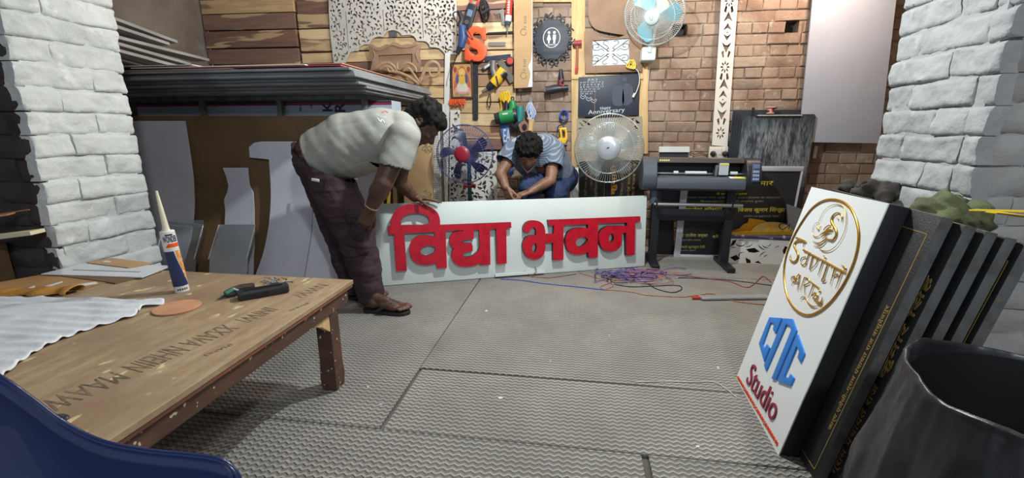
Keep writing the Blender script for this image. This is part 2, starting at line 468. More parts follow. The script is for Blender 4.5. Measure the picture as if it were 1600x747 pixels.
def floor_mat(x0, x1, y0, y1, label, rot=0, zt=0.0):
    g = .003
    mb = MB(); c = V(((x0 + x1) / 2, (y0 + y1) / 2, 0)); q = Matrix.Rotation(rot, 3, 'Z')
    a, b = (x1 - x0) / 2 - g, (y1 - y0) / 2 - g
    P = [q @ V((sx * a, sy * b, 0)) + c for sx, sy in ((-1, -1), (1, -1), (1, 1), (-1, 1))]
    mb.hexa([p + V((0, 0, -.0135)) for p in P] + [p + V((0, 0, zt)) for p in P])
    o = mb.build('rubber_mat', rub, None, 0, .002, 1)
    return tag(o, label, 'floor mat')
floor_mat(X1, X1 + 2.1, Yb, Yb + 1.5, 'large dusty grey ribbed rubber mat in the middle of the floor', R(-.25))
floor_mat(X1 + .01, X1 + 2.1, Ya, Yb, 'grey ribbed rubber mat strip between the middle mat and the front seam', R(.2))
floor_mat(X1 - 1.3, X1, Ya, Ya + 1.85, 'grey ribbed rubber mat under the bending man and the wooden table leg')
floor_mat(XL + .05, X1 - 1.3, Ya, Ya + 1.85, 'grey ribbed rubber mat far under the work table by the left pier')
floor_mat(X2 - 1.83, X2 - .006, Ya - 1.22, Ya, 'coarse ribbed rubber mat in the left foreground beside the blue chair', R(.12))
floor_mat(X2 + .006, X2 + 1.4, Ya - 1.22, Ya, 'coarse ribbed rubber mat in the right foreground before the black bin', R(-.3))
floor_mat(X1, X1 + 2.6, Yb + 1.5, Yb + 2.42, 'grey ribbed rubber mat under the tangle of wires and the plotter stand')
floor_mat(X1 + 2.1, XR - .05, Ya, Yb + 1.5, 'grey ribbed rubber mat under the stacked dark plaques')
floor_mat(XL + .05, X1, Ya + 1.85, YB - .02, 'grey ribbed rubber mat under the sheet rack')
# ------------------------------------------------------------ plank cladding of the back wall
def plank_mat():
    t = NT('rough_planks'); b = t.b
    isl = t.island(); cr = t.n('ShaderNodeValToRGB'); cr.color_ramp.interpolation = 'CONSTANT'; e = cr.color_ramp.elements
    e[0].position = 0; e[0].color = lin((212, 186, 146)); e[1].position = .16; e[1].color = lin((124, 96, 88))
    for p, c in ((.30, (202, 172, 128)), (.42, (218, 196, 156)), (.52, (140, 108, 94)), (.62, (196, 164, 122)), (.74, (112, 84, 78)), (.84, (206, 178, 134)), (.93, (172, 134, 104))):
        k = cr.color_ramp.elements.new(p); k.color = lin(c)
    t.l(isl, cr.inputs[0])
    tc = t.n('ShaderNodeTexCoord').outputs['Object']; off = t.n('ShaderNodeVectorMath', operation='ADD'); cx = t.n('ShaderNodeCombineXYZ')
    t.l(t.math('MULTIPLY', isl, 57.0), cx.inputs[1]); t.l(tc, off.inputs[0]); t.l(cx.outputs[0], off.inputs[1])
    g = t.noise(9, 5, .6, vec=off.outputs[0], stretch=(.35, 1, 5))
    col = t.mix(t.math('MULTIPLY', t.ramp(g, .42, .66), .45), cr.outputs[0], lin((160, 122, 92)))
    big = t.noise(2.0, 3, .5, vec=off.outputs[0], stretch=(.6, 1, 3))
    col = t.mix(t.math('MULTIPLY', t.ramp(big, .55, .58), .75), col, lin((122, 90, 78)))
    pal = t.noise(2.6, 3, .5, vec=off.outputs[0], stretch=(.5, 1, 4)); col = t.mix(t.math('MULTIPLY', t.ramp(pal, .57, .59), .7), col, lin((206, 178, 136)))
    t.l(col, b.inputs['Base Color']); b.inputs['Roughness'].default_value = .75; t.bump(g, .25, .004)
    return t.m
plank_m = plank_mat()
def planks(name, x0, x1, z0, z1, Y, hmin, hmax, seed, cuts):
    mb = MB(); rg = random.Random(seed); z = z1
    while z > z0 + .02:
        h = rg.uniform(hmin, hmax); zz = max(z - h, z0)
        xs = [x0] + sorted(c + rg.uniform(-.02, .02) for c in cuts) + [x1]
        for a, b in zip(xs, xs[1:]):
            y = Y + rg.uniform(-.008, .004); t = rg.uniform(-.006, .006)
            mb.hexa([V((a + .002, y, zz + .004 + t)), V((b - .002, y, zz + .004 - t)), V((b - .002, YB, zz + .004 - t)), V((a + .002, YB, zz + .004 + t)),
                     V((a + .002, y, z + t)), V((b - .002, y, z - t)), V((b - .002, YB, z - t)), V((a + .002, YB, z + t))])
        z = zz - rg.choice((.002, .004, .009))
    return struct(mb, name, plank_m, 0)
pl0 = at_y(325, 60, 3.97).x; pl1 = at_y(466, 60, 3.97).x; pl2 = at_y(695, 60, 3.97).x; pl3 = at_y(806, 120, 3.97).x
planks('trim_1', XL + .01, pl1 - .012, 1.1, ZC, 3.968, .115, .15, 3, ())
planks('trim_2', pl1 + .012, pl2 - .01, 1.1, ZC, 3.975, .085, .125, 9, ())
planks('trim_3', pl2 + .01, pl3, .84, ZC, 3.972, .085, .125, 21, ())
pine_m = M('pale_pine', (214, 184, 136), .7, col2=(196, 160, 110), nscale=6, stretch=(4, 4, .4), bump=.15, bscale=20)
def pine(name, px0, py0, px1, py1, Y, th, lab, wd=None):
    fr = wallf(Y); a = fr.px(px0, py0); b = fr.px(px1, py1)
    o = plate(name, [rect(min(a[0], b[0]), min(a[1], b[1]), max(a[0], b[0]), max(a[1], b[1]))], th, Frame(fr.o - fr.n * th, fr.u, fr.v), pine_m)
    return o
# ============================================================ work table
TZ = .41
wood_top = M('plywood_top', (186, 150, 112), .62, col2=(160, 126, 92), nscale=5, stretch=(4, .5, 4), bump=.12, bscale=40, col3=(206, 174, 130))
apron_m = M('painted_brown_wood', (98, 62, 46), .6, col2=(78, 48, 38), nscale=6, bump=.2, bscale=40, col3=(150, 124, 104))
tx1 = at_z(552, 437, TZ).x; ty1 = at_z(552, 437, TZ).y; tx0 = -2.24; ty0 = .40
table = thing('work_table', ((tx0 + tx1) / 2, (ty0 + ty1) / 2, 0), 'low plywood work table with brown legs and faded stencil print on its top', 'table')
def table_top_mat():
    t = NT('stained_plywood'); b = t.b
    g = t.noise(6, 5, .6, stretch=(5, .5, 5)); big = t.noise(1.6, 4, .6); col = t.mix(t.ramp(g, .4, .65), lin((170, 148, 120)), lin((150, 126, 98)))
    col = t.mix(t.math('MULTIPLY', t.ramp(t.noise(38, 6, .7, stretch=(1.6, .6, 1)), .45, .7), .5), col, lin((118, 96, 76)))
    col = t.mix(t.ramp(big, .5, .62), col, lin((140, 116, 92)))
    red = t.math('MULTIPLY', t.ramp(t.noise(3.3, 5, .7), .57, .63), t.ramp(t.noise(14, 3, .6), .5, .56))
    col = t.mix(t.math('MULTIPLY', red, .6), col, lin((146, 98, 88)))
    sp = t.math('MULTIPLY', t.ramp(t.noise(26, 2, .5, stretch=(1, .45, 1)), .655, .68), t.ramp(t.noise(4, 2), .42, .5))
    col = t.mix(t.math('MULTIPLY', sp, .8), col, lin((214, 200, 150)))
    t.l(col, b.inputs['Base Color']); b.inputs['Roughness'].default_value = .6; t.bump(g, .12, .003); return t.m
MB().box2((tx0, ty0, TZ - .018), (tx1, ty1, TZ)).build('tabletop', table_top_mat(), table, 0, .002)
edge_m = M('ply_edge', (132, 84, 62), .7, col2=(100, 62, 48), nscale=4, stretch=(1, 1, 30))
MB().box2((tx0 + .004, ty0 + .004, TZ - .030), (tx1 - .003, ty1 - .004, TZ - .0185)).build('under_ply', edge_m, table, 0, .001)
def speck_mat(name, a, b2, sp):
    t = NT(name); g = t.noise(7, 4, .6, stretch=(1, 1, 3)); col = t.mix(t.ramp(g, .4, .6), lin(a), lin(b2))
    s = t.ramp(t.noise(60, 1, .4), .69, .71); col = t.mix(s, col, lin(sp)); t.l(col, t.b.inputs['Base Color']); t.b.inputs['Roughness'].default_value = .65; t.bump(g, .15, .003); return t.m
leg_m = speck_mat('speckled_brown_paint', (92, 64, 50), (74, 52, 42), (196, 180, 160))
MB().box2((tx1 - .045, ty0 + .02, TZ - .085), (tx1 - .012, ty1 - .03, TZ - .0305)).build('apron', leg_m, table, 0, .003)
MB().box2((tx0 + .02, ty1 - .05, TZ - .085), (tx1 - .046, ty1 - .02, TZ - .0305)).build('apron', leg_m, table, 0, .003)
MB().box2((tx0 + .02, ty0 + .02, TZ - .085), (tx1 - .046, ty0 + .05, TZ - .0305)).build('apron', leg_m, table, 0, .003)
def tleg(x, y):
    mb = MB(); a = .034
    pr = [(0, .9), (.05, 1.0), (.1, .92), (.3, .9), (.33, 1), (TZ - .0855, 1)]
    rows = []
    for z, k in pr: rows.append([mb.bm.verts.new((x + sx * a * k, y + sy * a * k, z)) for sx, sy in ((-1, -1), (1, -1), (1, 1), (-1, 1))])
    for p, q in zip(rows, rows[1:]):
        for i in range(4): mb.face([p[i], p[(i + 1) % 4], q[(i + 1) % 4], q[i]])
    mb.face(rows[0][::-1]); mb.face(rows[-1]); return mb.build('leg', leg_m, table, 0, .004)
lg = at_z(515, 610)
tleg(tx1 - .05, lg.y + .03); tleg(tx0 + .07, ty1 - .09); tleg(tx1 - .05, ty0 + .07); tleg(tx0 + .07, ty0 + .07)
mb = MB(); yb_ = lg.y - .002; q = [(tx1 - .043, yb_ - .11, TZ - .0865), (tx1 - .043, yb_, TZ - .0865), (tx1 - .043, yb_, TZ - .155), (tx1 - .043, yb_ - .05, TZ - .115)]
mb.hexa([V(p) for p in q] + [V(p) + V((.022, 0, 0)) for p in q]).build('corner_block', pine_m, table, 0)['label'] = 'raw pale wood corner block'
ap = at_x(421, 528, tx1 - .0118); plate('green_paint_spot', [circ(ap.y, ap.z, .010, 12, .008)], .0006, Frame((tx1 - .0119, 0, 0), (0, 1, 0), (0, 0, 1)), M('green_paint', (40, 150, 84), .5), table)
# faded stencil on the top, read from the far side of the table
st_m = M('stencil_ink', (92, 80, 68), .8, col2=(138, 116, 94), nscale=40, nlo=.42, nhi=.62)
tf = Frame((tx1, ty1, TZ), (0, -1, 0), (-1 * -1, 0, 0)) if False else Frame((tx1, ty1, TZ), (0, -1, 0), (1, 0, 0))
a1, a2 = at_z(60, 640, TZ), at_z(480, 440, TZ)
def stenc(rows):
    for (t, p, q, ht) in rows:
        P, Q = at_z(*p, TZ), at_z(*q, TZ); u = (P - Q); f = Frame(Q + V((0, 0, .0004)), u, V((0, 0, 1)).cross(u))
        me = text_mesh(t, 1, .1, .0, 2); a, b, c, d = ext(me)
        me.transform(f.mat() @ Matrix.Translation((0, -ht / 2, 0)) @ Matrix.Diagonal(((u.length) / (b - a), ht / (d - c), .004, 1)) @ Matrix.Translation((-a, -c, .05)))
        me.materials.clear(); link_mesh('stencil_print', me, st_m, table, 0)
stenc([('MAAWI', (64, 640), (190, 586), .08), ('NHEIIN', (205, 578), (282, 544), .08), ('XXAVA', (292, 540), (362, 510), .075), ('INIWI', (378, 502), (424, 482), .065), ('NWW', (462, 464), (506, 445), .055),
       ('(MARK)', (320, 556), (362, 538), .018), ('(MARK)', (452, 486), (482, 473), .016)])

# ============================================================ people
def remesh(name, mb, vox, mat, parent=None, it=4, wr=0, ws=8, wst=(1, 1, 1), fn=None, smooth=180):
    me = mb.mesh('tmp'); o = bpy.data.objects.new('tmp', me); C.objects.link(o)
    m = o.modifiers.new('r', 'REMESH'); m.mode = 'VOXEL'; m.voxel_size = vox
    s = o.modifiers.new('s', 'SMOOTH'); s.factor = .5; s.iterations = it
    dg = bpy.context.evaluated_depsgraph_get(); me2 = bpy.data.meshes.new_from_object(o.evaluated_get(dg)); me2.name = name
    bpy.data.objects.remove(o); bpy.data.meshes.remove(me)
    if wr or fn:
        co_ = [v.co.copy() for v in me2.vertices]; no = [v.normal.copy() for v in me2.vertices]
        for i, v in enumerate(me2.vertices):
            p = co_[i]; q = V((p.x * wst[0], p.y * wst[1], p.z * wst[2])) * ws
            d = wr * (noise.noise(q) + .5 * noise.noise(q * 2.1 + V((5, 2, 7)))) if wr else 0
            if fn: d += fn(p)
            v.co = p + no[i] * d
    return link_mesh(name, me2, mat, parent, smooth)
def cut_plane(o, pt, nrm, lim=None):
    bm = bmesh.new(); bm.from_mesh(o.data); off = o.location.copy(); p = o.parent
    while p is not None: off = off + p.location; p = p.parent
    pt = V(pt) - off; nrm = V(nrm).normalized()
    kill = [v for v in bm.verts if (v.co - pt).dot(nrm) > 0 and (lim is None or (v.co - pt).length < lim)]
    bmesh.ops.delete(bm, geom=kill, context='VERTS'); bm.to_mesh(o.data); bm.free()
skin_m = M('brown_skin', (88, 62, 50), .5, col2=(74, 50, 40), nscale=14, bump=.08, bscale=120)
hair_m = M('black_hair', (13, 12, 13), .75, col2=(24, 22, 23), nscale=60, stretch=(1, 1, .4), bump=.5, bscale=90, spec=.2)
def hand(mb, wrist, d, pn, L=.185, curl=(.5, .55, .6, .65), thumb=(.75, .55), spread=.10, side=1, r=1.0, tc=.35):
    """palm grows along d, palm faces pn; side=+1 puts the thumb on the d x pn side"""
    d = V(d).normalized(); pn = V(pn); pn = (pn - d * pn.dot(d)).normalized(); s = d.cross(pn) * side; k = L / .185
    wrist = V(wrist)
    offs = [.030, .010, -.010, -.029]; lens = [(.040, .026, .020), (.044, .029, .021), (.040, .027, .020), (.032, .021, .018)]
    for i in range(4):
        kn = wrist + (d * (.092 - abs(i - 1) * .005) + s * offs[i]) * k
        mb.cap(wrist + s * offs[i] * .55 * k, kn, .0165 * k * r, .0125 * k * r, 10)
        if i: mb.cap(wrist + d * .05 * k + s * offs[i - 1] * .8 * k, wrist + d * .05 * k + s * offs[i] * .8 * k, .015 * k, .015 * k, 8)
        fd = (d + s * (1.2 - i) * spread).normalized(); a = 0; p = kn
        rad = [.0098, .0090, .0082, .0072] if i < 3 else [.0085, .0078, .007, .0062]
        for j in range(3):
            a += curl[i] * (.8, 1.0, .7)[j]
            q = p + (fd * math.cos(a) + pn * math.sin(a)) * lens[i][j] * k
            mb.cap(p, q, rad[j] * k * r, rad[j + 1] * k * r, 10); p = q
    tb = wrist + (d * .022 + s * .022 + pn * .006) * k
    td = (d * math.cos(thumb[0]) + s * math.sin(thumb[0]) + pn * .25).normalized(); p = tb
    for j, ll in enumerate((.042, .034, .026)):
        q = p + td * ll * k; mb.cap(p, q, (.0155, .0115, .0102)[j] * k * r, (.0118, .0102, .008)[j] * k * r, 10); p = q
        td = (td + pn * tc * .5 - s * thumb[1] * .35 + d * .2).normalized()
def foot(mb, heel, d, L=.25, s=None, z0=.02):
    d = V(d).normalized(); s = V((0, 0, 1)).cross(d); heel = V(heel); up = V((0, 0, 1))
    b = lambda f, sd, z: heel + d * L * f + s * sd + up * z
    mb.cap(b(.10, 0, .032), b(.45, .0, .040), .032, .030); mb.cap(b(.12, 0, .075), b(.5, 0, .050), .034, .026)
    mb.cap(b(.45, .018, .034), b(.72, .026, .022), .026, .020); mb.cap(b(.45, -.015, .030), b(.70, -.026, .020), .024, .018); mb.cap(b(.5, 0, .040), b(.72, 0, .024), .026, .020)
    for i, (sd, f, r) in enumerate(((.034, .97, .0125), (.013, .98, .0095), (-.005, .95, .009), (-.022, .91, .0085), (-.037, .86, .008))):
        mb.cap(b(.72, sd * .9, .018), b(f - .06, sd, .022), r * 1.05, r); mb.cap(b(f - .06, sd, .022), b(f, sd, .014), r, r * .9)
def sandal(parent, heel, d, mat, mat2, L=.275):
    d = V(d).normalized(); s = V((0, 0, 1)).cross(d); heel = V(heel); f = Frame(heel - d * .014 + V((0, 0, .0005)), d, s)
    out = loop(sm([(0, 0), (.02, .032), (.10, .036), (.17, .046), (.23, .045), (.27, .022), (.278, 0), (.262, -.028), (.22, -.046), (.15, -.042), (.08, -.034), (.02, -.03)]))
    out = [(x * L / .275, y) for x, y in out]
    sole = plate('sandal', [out], .019, f, mat, parent, .003)
    for sg in (1, -1):
        pts = catm([f.pt(.205, .012, .02), f.pt(.19, .012 + .008 * sg, .052), f.pt(.155, .036 * sg, .056), f.pt(.10, .044 * sg, .018)], 6)
        mb2 = MB(); mb2.tube(pts, [.006] * 8 + [.010] * (len(pts) - 8), 8).build('strap', mat2, sole)
    return sole
# ---- the bending man
D = at_d
def P_(lst): return [D(*p) for p in lst]
m1 = thing('person', D(580, 475, 2.5) * 1.0, 'person in pale grey t-shirt and dark cargo trousers bending over, hand resting on sign', 'person')
m1.location.z = 0
b = MB()
hipN, kneeN, ankN = D(508, 262, 2.47), D(556, 368, 2.43), D(583, 462, 2.43)
hipF, kneeF, ankF = D(500, 262, 2.66), D(533, 366, 2.66), D(556, 452, 2.60)
chest = D(600, 217, 2.58); waist = D(520, 240, 2.58); upch = D(626, 206, 2.58)
shN, shF = D(630, 215, 2.40), D(636, 208, 2.78)
neck0, neck1 = D(640, 194, 2.58), D(656, 193, 2.58)
b.cap(hipN, kneeN, .075, .058); b.cap(kneeN, ankN, .055, .036); b.cap(hipF, kneeF, .075, .058); b.cap(kneeF, ankF, .055, .036)
b.cap(D(505, 250, 2.58), waist, .125, .13); b.cap(D(494, 240, 2.58), D(518, 232, 2.58), .118, .13); b.cap(waist, chest, .14, .13); b.cap(chest, upch, .13, .10); b.cap(shN, shF, .06, .06); b.cap(D(500, 256, 2.5), D(500, 256, 2.65), .12, .12)
b.cap(upch, neck1, .075, .056)
# head: skull, jaw, nose, ear; the face looks down and to the right
hc = D(662, 192, 2.58)
fdir = (D(678, 216, 2.58) - D(654, 184, 2.58)).normalized()       # face forward
fup = V((0, 0, 0)) + (RT * .80 + UP * .60).normalized(); fup = (fup - fdir * fup.dot(fdir)).normalized(); fs = fdir.cross(fup)
hp = lambda f, u, s_=0: hc + fdir * f + fup * u + fs * s_
b.ball(hp(-.004, .018), (.095, .080, .098), fdir, fs, fup); b.ball(hp(.036, -.034), (.064, .062, .072), fdir, fs, fup)
b.cap(hp(.055, -.070), hp(.062, -.084), .034, .026); b.cap(hp(-.01, -.04), hp(-.05, -.08), .06, .055); b.cap(hp(.086, .004), hp(.108, -.030), .010, .0155); b.cap(hp(.100, -.032, .011), hp(.100, -.032, -.011), .010, .010)
b.cap(hp(.082, .014, .03), hp(.082, .014, -.03), .014, .014); b.cap(hp(.093, -.054, .016), hp(.093, -.054, -.016), .0085, .0085); b.cap(hp(.090, -.066, .014), hp(.090, -.066, -.014), .0085, .0085)
b.cap(hp(.07, -.02, .038), hp(.07, -.02, -.038), .022, .022)
for sg in (1, -1):
    for k in range(7):
        a = k / 7 * 5.2 - .6; b.ball(hp(-.012 - .017 * math.cos(a) * .8, -.012 + .030 * math.sin(a), sg * .079), (.010, .010, .010))
    b.ball(hp(-.008, -.014, sg * .074), .016)
# arms
elN, wrN = D(599, 286, 2.30), D(579, 326, 2.315)
b.cap(shN, elN, .062, .050); b.cap(elN, elN.lerp(wrN, .35), .050, .052); b.cap(elN.lerp(wrN, .35), wrN, .052, .030)
hand(b, wrN, -RT * .42 - UP * .9 + FW * .0, FW * .9 - RT * .55, L=.185, curl=(.62, .7, .78, .85), thumb=(.6, .3), side=1, spread=.14)
elF, wrF = D(624, 284, 2.86), D(648, 309, 2.93)
b.cap(shF, elF, .058, .046); b.cap(elF, elF.lerp(wrF, .4), .046, .046); b.cap(elF.lerp(wrF, .4), wrF, .046, .030)
hand(b, wrF + UP * .004, RT + UP * -.12 + FW * .1, -UP, L=.175, curl=(.12, .12, .15, .18), thumb=(.8, .2), side=-1, spread=.14)
dN = (D(640, 486, 2.38) - D(568, 484, 2.43)); dN.z = 0; dF = dN
hlN = at_z(572, 481, .02); hlF = at_z(541, 461, .02)
foot(b, hlN, dN, .262); foot(b, hlF, dF, .262)
b.cap(ankN, hlN + dN.normalized() * .05 + UP * .04, .036, .04); b.cap(ankF, hlF + dF.normalized() * .05 + UP * .04, .036, .04)
remesh('body', b, .0042, skin_m, m1, 3)
# hair
h = MB()
h.ball(hp(-.024, .026), (.100, .090, .102), fdir, fs, fup); h.ball(hp(-.055, -.02), (.066, .078, .075), fdir, fs, fup); h.ball(hp(.035, .078), (.062, .070, .040), fdir, fs, fup); h.ball(hp(.068, .072), (.034, .062, .034), fdir, fs, fup)
rg = random.Random(4)
for k in range(60):
    a, c = rg.uniform(-1.2, 1.2), rg.uniform(-1.1, 1.3)
    q = hp(-.02 + .10 * math.sin(c) * math.cos(a), .03 + .10 * math.cos(c) * math.cos(a), .09 * math.sin(a)); h.cap(q, q + fdir * .02 + V((rg.uniform(-.01, .01),) * 3), .016, .006, 6)
for sg in (1, -1): h.cap(hp(.015, .03, sg * .074), hp(.012, -.005, sg * .078), .016, .008)
remesh('hair', h, .005, hair_m, m1, 9, .0022, 40)
# trousers
trs_m = M('maroon_black_cotton', (64, 47, 55), .85, col2=(44, 33, 40), nscale=7, bump=.35, bscale=70)
def baggy(mb, hp_, kn, an, r0, r1, r2, hem):
    mb.cap(hp_, kn, r0, r1, 20); mb.cap(kn, kn.lerp(an, .6), r1, r2, 20); mb.cap(kn.lerp(an, .6), hem, r2, r2 * .82, 20)
t = MB()
baggy(t, hipN, D(553, 360, 2.45), ankN, .135, .108, .092, D(580, 462, 2.43)); baggy(t, hipF, D(532, 362, 2.66), ankF, .13, .105, .088, D(553, 448, 2.61))
t.cap(D(500, 250, 2.53), D(500, 250, 2.65), .145, .14, 20); t.cap(D(495, 238, 2.55), D(493, 236, 2.64), .13, .128, 20)
for (pp, rr) in ((D(553, 338, 2.35), .045), (D(560, 362, 2.345), .045), (D(566, 385, 2.36), .042)): t.ball(pp, (rr, rr * .8, rr * 1.1))
tr_o = remesh('cargo_trousers', t, .007, trs_m, m1, 4, .0065, 13, (1, 1, 1.6), lambda p: .004 * noise.noise(V((p.x * 9, p.y * 9, p.z * 42))))
cut_plane(tr_o, D(464, 228, 2.58), (D(522, 258, 2.58) - D(464, 228, 2.58)).cross(FW), .45)
cut_plane(tr_o, V((0, 0, .036)), V((0, 0, -1)))
pk = None; f0 = Frame(D(560, 345, 2.315), (D(580, 372, 2.30) - D(560, 345, 2.315)).cross(FW) * -1, UP)
belt = M('dark_belt', (34, 28, 28), .6)
# t-shirt
sh_m = M('pale_grey_jersey', (154, 154, 148), .9, col2=(143, 143, 138), nscale=9, bump=.2, bscale=150)
s = MB()
for dd in (-.055, .055):
    hem = D(506, 246, 2.58) + FW * dd; mid = D(548, 229, 2.58) + FW * dd
    s.cap(hem, mid, .150, .172, 24); s.cap(mid, D(600, 216, 2.58) + FW * dd, .172, .158, 24); s.cap(D(600, 216, 2.58) + FW * dd, D(630, 205, 2.58) + FW * dd, .158, .105, 24)
s.cap(D(630, 205, 2.58), D(646, 198, 2.58), .1, .074, 20); s.cap(shN, shF, .084, .084, 20)
s.cap(shN + UP * .0, D(617, 256, 2.345), .084, .080, 20); s.cap(shF, D(628, 250, 2.83), .086, .078, 20)
def shirt_folds(p):
    q = (p - D(560, 230, 2.58)); a = q.dot(RT); z = q.z
    return .012 * max(0, noise.noise(V((a * 7 + z * 9, p.y * 3, (a - z) * 2.2)))) + .006 * noise.noise(V((a * 16 + z * 15, p.y * 5, (a - z) * 3)))
shirt = remesh('t_shirt', s, .006, sh_m, m1, 16, .002, 10, (1, 1, 1), shirt_folds)
# cut the shirt open at its hem and sleeve ends so the skin and waistband show
hA_, hB_ = D(480, 206, 2.58), D(525, 290, 2.58); ax = (hB_ - hA_)
cut_plane(shirt, hA_, ax.cross(FW) * (1 if ax.cross(FW).dot(RT) < 0 else -1))
cut_plane(shirt, D(618, 262, 2.345), D(612, 300, 2.33) - D(625, 235, 2.36), .16)
cut_plane(shirt, D(628, 252, 2.83), elF - shF, .15)
sol = shirt.modifiers.new('cloth_thickness', 'SOLIDIFY'); sol.thickness = .004; sol.offset = 1
from mathutils.bvhtree import BVHTree
def on_skin(o, pts, r, name, mat, parent, lift=.001, closed=False, n=5):
    off = o.location.copy(); p = o.parent
    while p is not None: off += p.location; p = p.parent
    bv = BVHTree.FromPolygons([v.co + off for v in o.data.vertices], [tuple(q.vertices) for q in o.data.polygons])
    out = []
    for (x, y) in loop(sm(pts), n, closed):
        d = ray(x, y).normalized(); h = bv.ray_cast(CAM, d)
        if h[0] is not None: out.append(h[0] + h[1] * lift if h[1].dot(d) < 0 else h[0] - h[1] * lift)
    if len(out) > 1: return MB().tube(out, r, 6).build(name, mat, parent, 60)
# back print, waistband thread, trouser label, bracelet, ring
MB().tube([D(497, 232, 2.58) + (RT * .62 + UP * .0 - RT * .0) * 0 + q for q in []] or catm([D(482, 222, 2.50), D(492, 230, 2.425), D(506, 238, 2.405), D(518, 243, 2.41)], 5), .004, 8).build('waist_thread', M('pink_thread', (150, 70, 80), .7), m1)
seam = M('trouser_seam', (38, 28, 34), .9); cl_red = M('faded_red_print', (178, 92, 92), .8); cl_wh = M('white_print', (226, 228, 228), .5)
for q in ([(512, 341), (535, 339), (560, 340), (572, 338)], [(512, 341), (520, 360), (534, 378), (560, 388), (584, 386)], [(515, 349), (540, 348), (566, 349)], [(478, 275), (482, 292), (494, 300), (506, 297), (508, 282)], [(540, 262), (556, 300), (570, 330)], [(525, 395), (545, 402), (575, 398)], [(540, 425), (560, 432), (585, 428)]):
    on_skin(tr_o, q, .0028, 'trouser_seam', seam, tr_o, .0)
on_skin(tr_o, [(464, 236), (475, 244), (495, 254), (520, 264)], .011, 'belt', belt, tr_o, -.006)
for y in (279.5, 281.5): on_skin(tr_o, [(487, y), (494, y + 1), (499, y + 2)], .0045, 'pocket_tag', cl_wh, tr_o, -.002, n=2)
on_skin(shirt, [(597, 177), (601, 175), (606, 177)], .006, 'back_print', cl_red, shirt, .001, n=3); on_skin(shirt, [(590, 186), (594, 191), (597, 188), (601, 193)], .003, 'back_print', cl_wh, shirt, .0035); on_skin(shirt, [(588, 180), (595, 183), (604, 184)], .0022, 'back_print', cl_wh, shirt, .0035)
shm = M('jersey_seam', (138, 138, 133), .9)
on_skin(shirt, [(648, 184), (655, 196), (656, 208), (652, 220)], .0035, 'neck_band', shm, shirt, .003)
on_skin(shirt, [(524, 260), (560, 252), (590, 243), (612, 228), (622, 215)], .0014, 'side_seam', shm, shirt, .004)
bw = []
for k in range(20):
    a = 2 * math.pi * k / 20; dv = (wrN - elN).normalized(); x_, y_ = axes(dv); bw.append(wrN - dv * .012 + x_ * math.cos(a) * .0345 + y_ * math.sin(a) * .0345)
MB().tube(bw, .0035, 6, True).build('bracelet', M('pale_cord', (190, 160, 120), .6), m1)['label'] = 'pale cord bracelet'
rub_b = M('black_rubber', (40, 36, 35), .7); strap_b = M('dark_strap', (48, 42, 42), .5)
sandal(m1, hlN - UP * .02, dN, rub_b, strap_b); sandal(m1, hlF - UP * .02, dF, rub_b, strap_b)
# ---- the crouching man
m2 = thing('person', at_z(840, 340, .2) * 0 + V((D(850, 300, 3.55).x, D(850, 300, 3.55).y, 0)), 'person in striped blue-grey t-shirt and blue jeans crouching behind the lettered sign', 'person')
skin2 = M('warm_brown_skin', (136, 98, 78), .5, col2=(116, 82, 66), nscale=14, bump=.08, bscale=120)
b = MB(); g = D
hp2, kL, kR = g(866, 278, 3.72), g(828, 292, 3.42), g(868, 300, 3.50)
fL, fR = V((kL.x - .02, kL.y + .12, .008)), V((kR.x + .06, kR.y + .14, .008))
hL, hR = hp2 - RT * .09, hp2 + RT * .07
for h_, k_, f_ in ((hL, kL, fL), (hR, kR, fR)):
    b.cap(h_, k_, .07, .056); b.cap(k_, f_ + UP * .09, .052, .036); foot(b, f_ + FW * .06, -FW + RT * .1, .25)
    b.cap(f_ + UP * .09, f_ + UP * .05, .036, .036)
ch2 = g(838, 240, 3.55); b.cap(hp2, ch2, .12, .13); b.cap(ch2, g(832, 230, 3.47), .13, .09)
s2L, s2R = g(805, 233, 3.50), g(866, 236, 3.50); b.cap(s2L, s2R, .058, .058)
hd2 = g(826, 236, 3.36); f2 = (-FW * .75 - UP * .66 - RT * .05).normalized(); u2 = (UP * .75 - FW * .66).normalized(); u2 = (u2 - f2 * u2.dot(f2)).normalized(); q2 = f2.cross(u2)
hq = lambda f, u, s_=0: hd2 + f2 * f + u2 * u + q2 * s_
b.cap(g(832, 231, 3.47), hq(-.04, -.05), .065, .055)
b.ball(hq(0, .018), (.095, .080, .098), f2, q2, u2); b.ball(hq(.036, -.036), (.062, .062, .074), f2, q2, u2); b.cap(hq(.055, -.072), hq(.062, -.086), .034, .026); b.cap(hq(.086, .004), hq(.108, -.030), .010, .0155); b.cap(hq(.100, -.032, .011), hq(.100, -.032, -.011), .01, .01)
b.cap(hq(.082, .014, .03), hq(.082, .014, -.03), .014, .014); b.cap(hq(.092, -.06, .016), hq(.092, -.06, -.016), .009, .009)
for sg in (1, -1):
    for k in range(7):
        a = k / 7 * 5.2 - .6; b.ball(hq(-.012 - .014 * math.cos(a), -.012 + .030 * math.sin(a), sg * .079), .010)
    b.ball(hq(-.008, -.014, sg * .074), .016)
e2L, w2L = g(782, 272, 3.38), g(790, 292, 3.30); e2R, w2R = g(860, 282, 3.36), g(829, 299, 3.29)
b.cap(s2L, e2L, .054, .043); b.cap(e2L, e2L.lerp(w2L, .4), .043, .042); b.cap(e2L.lerp(w2L, .4), w2L, .042, .029)
b.cap(s2R, e2R, .054, .043); b.cap(e2R, e2R.lerp(w2R, .4), .043, .042); b.cap(e2R.lerp(w2R, .4), w2R, .042, .028)
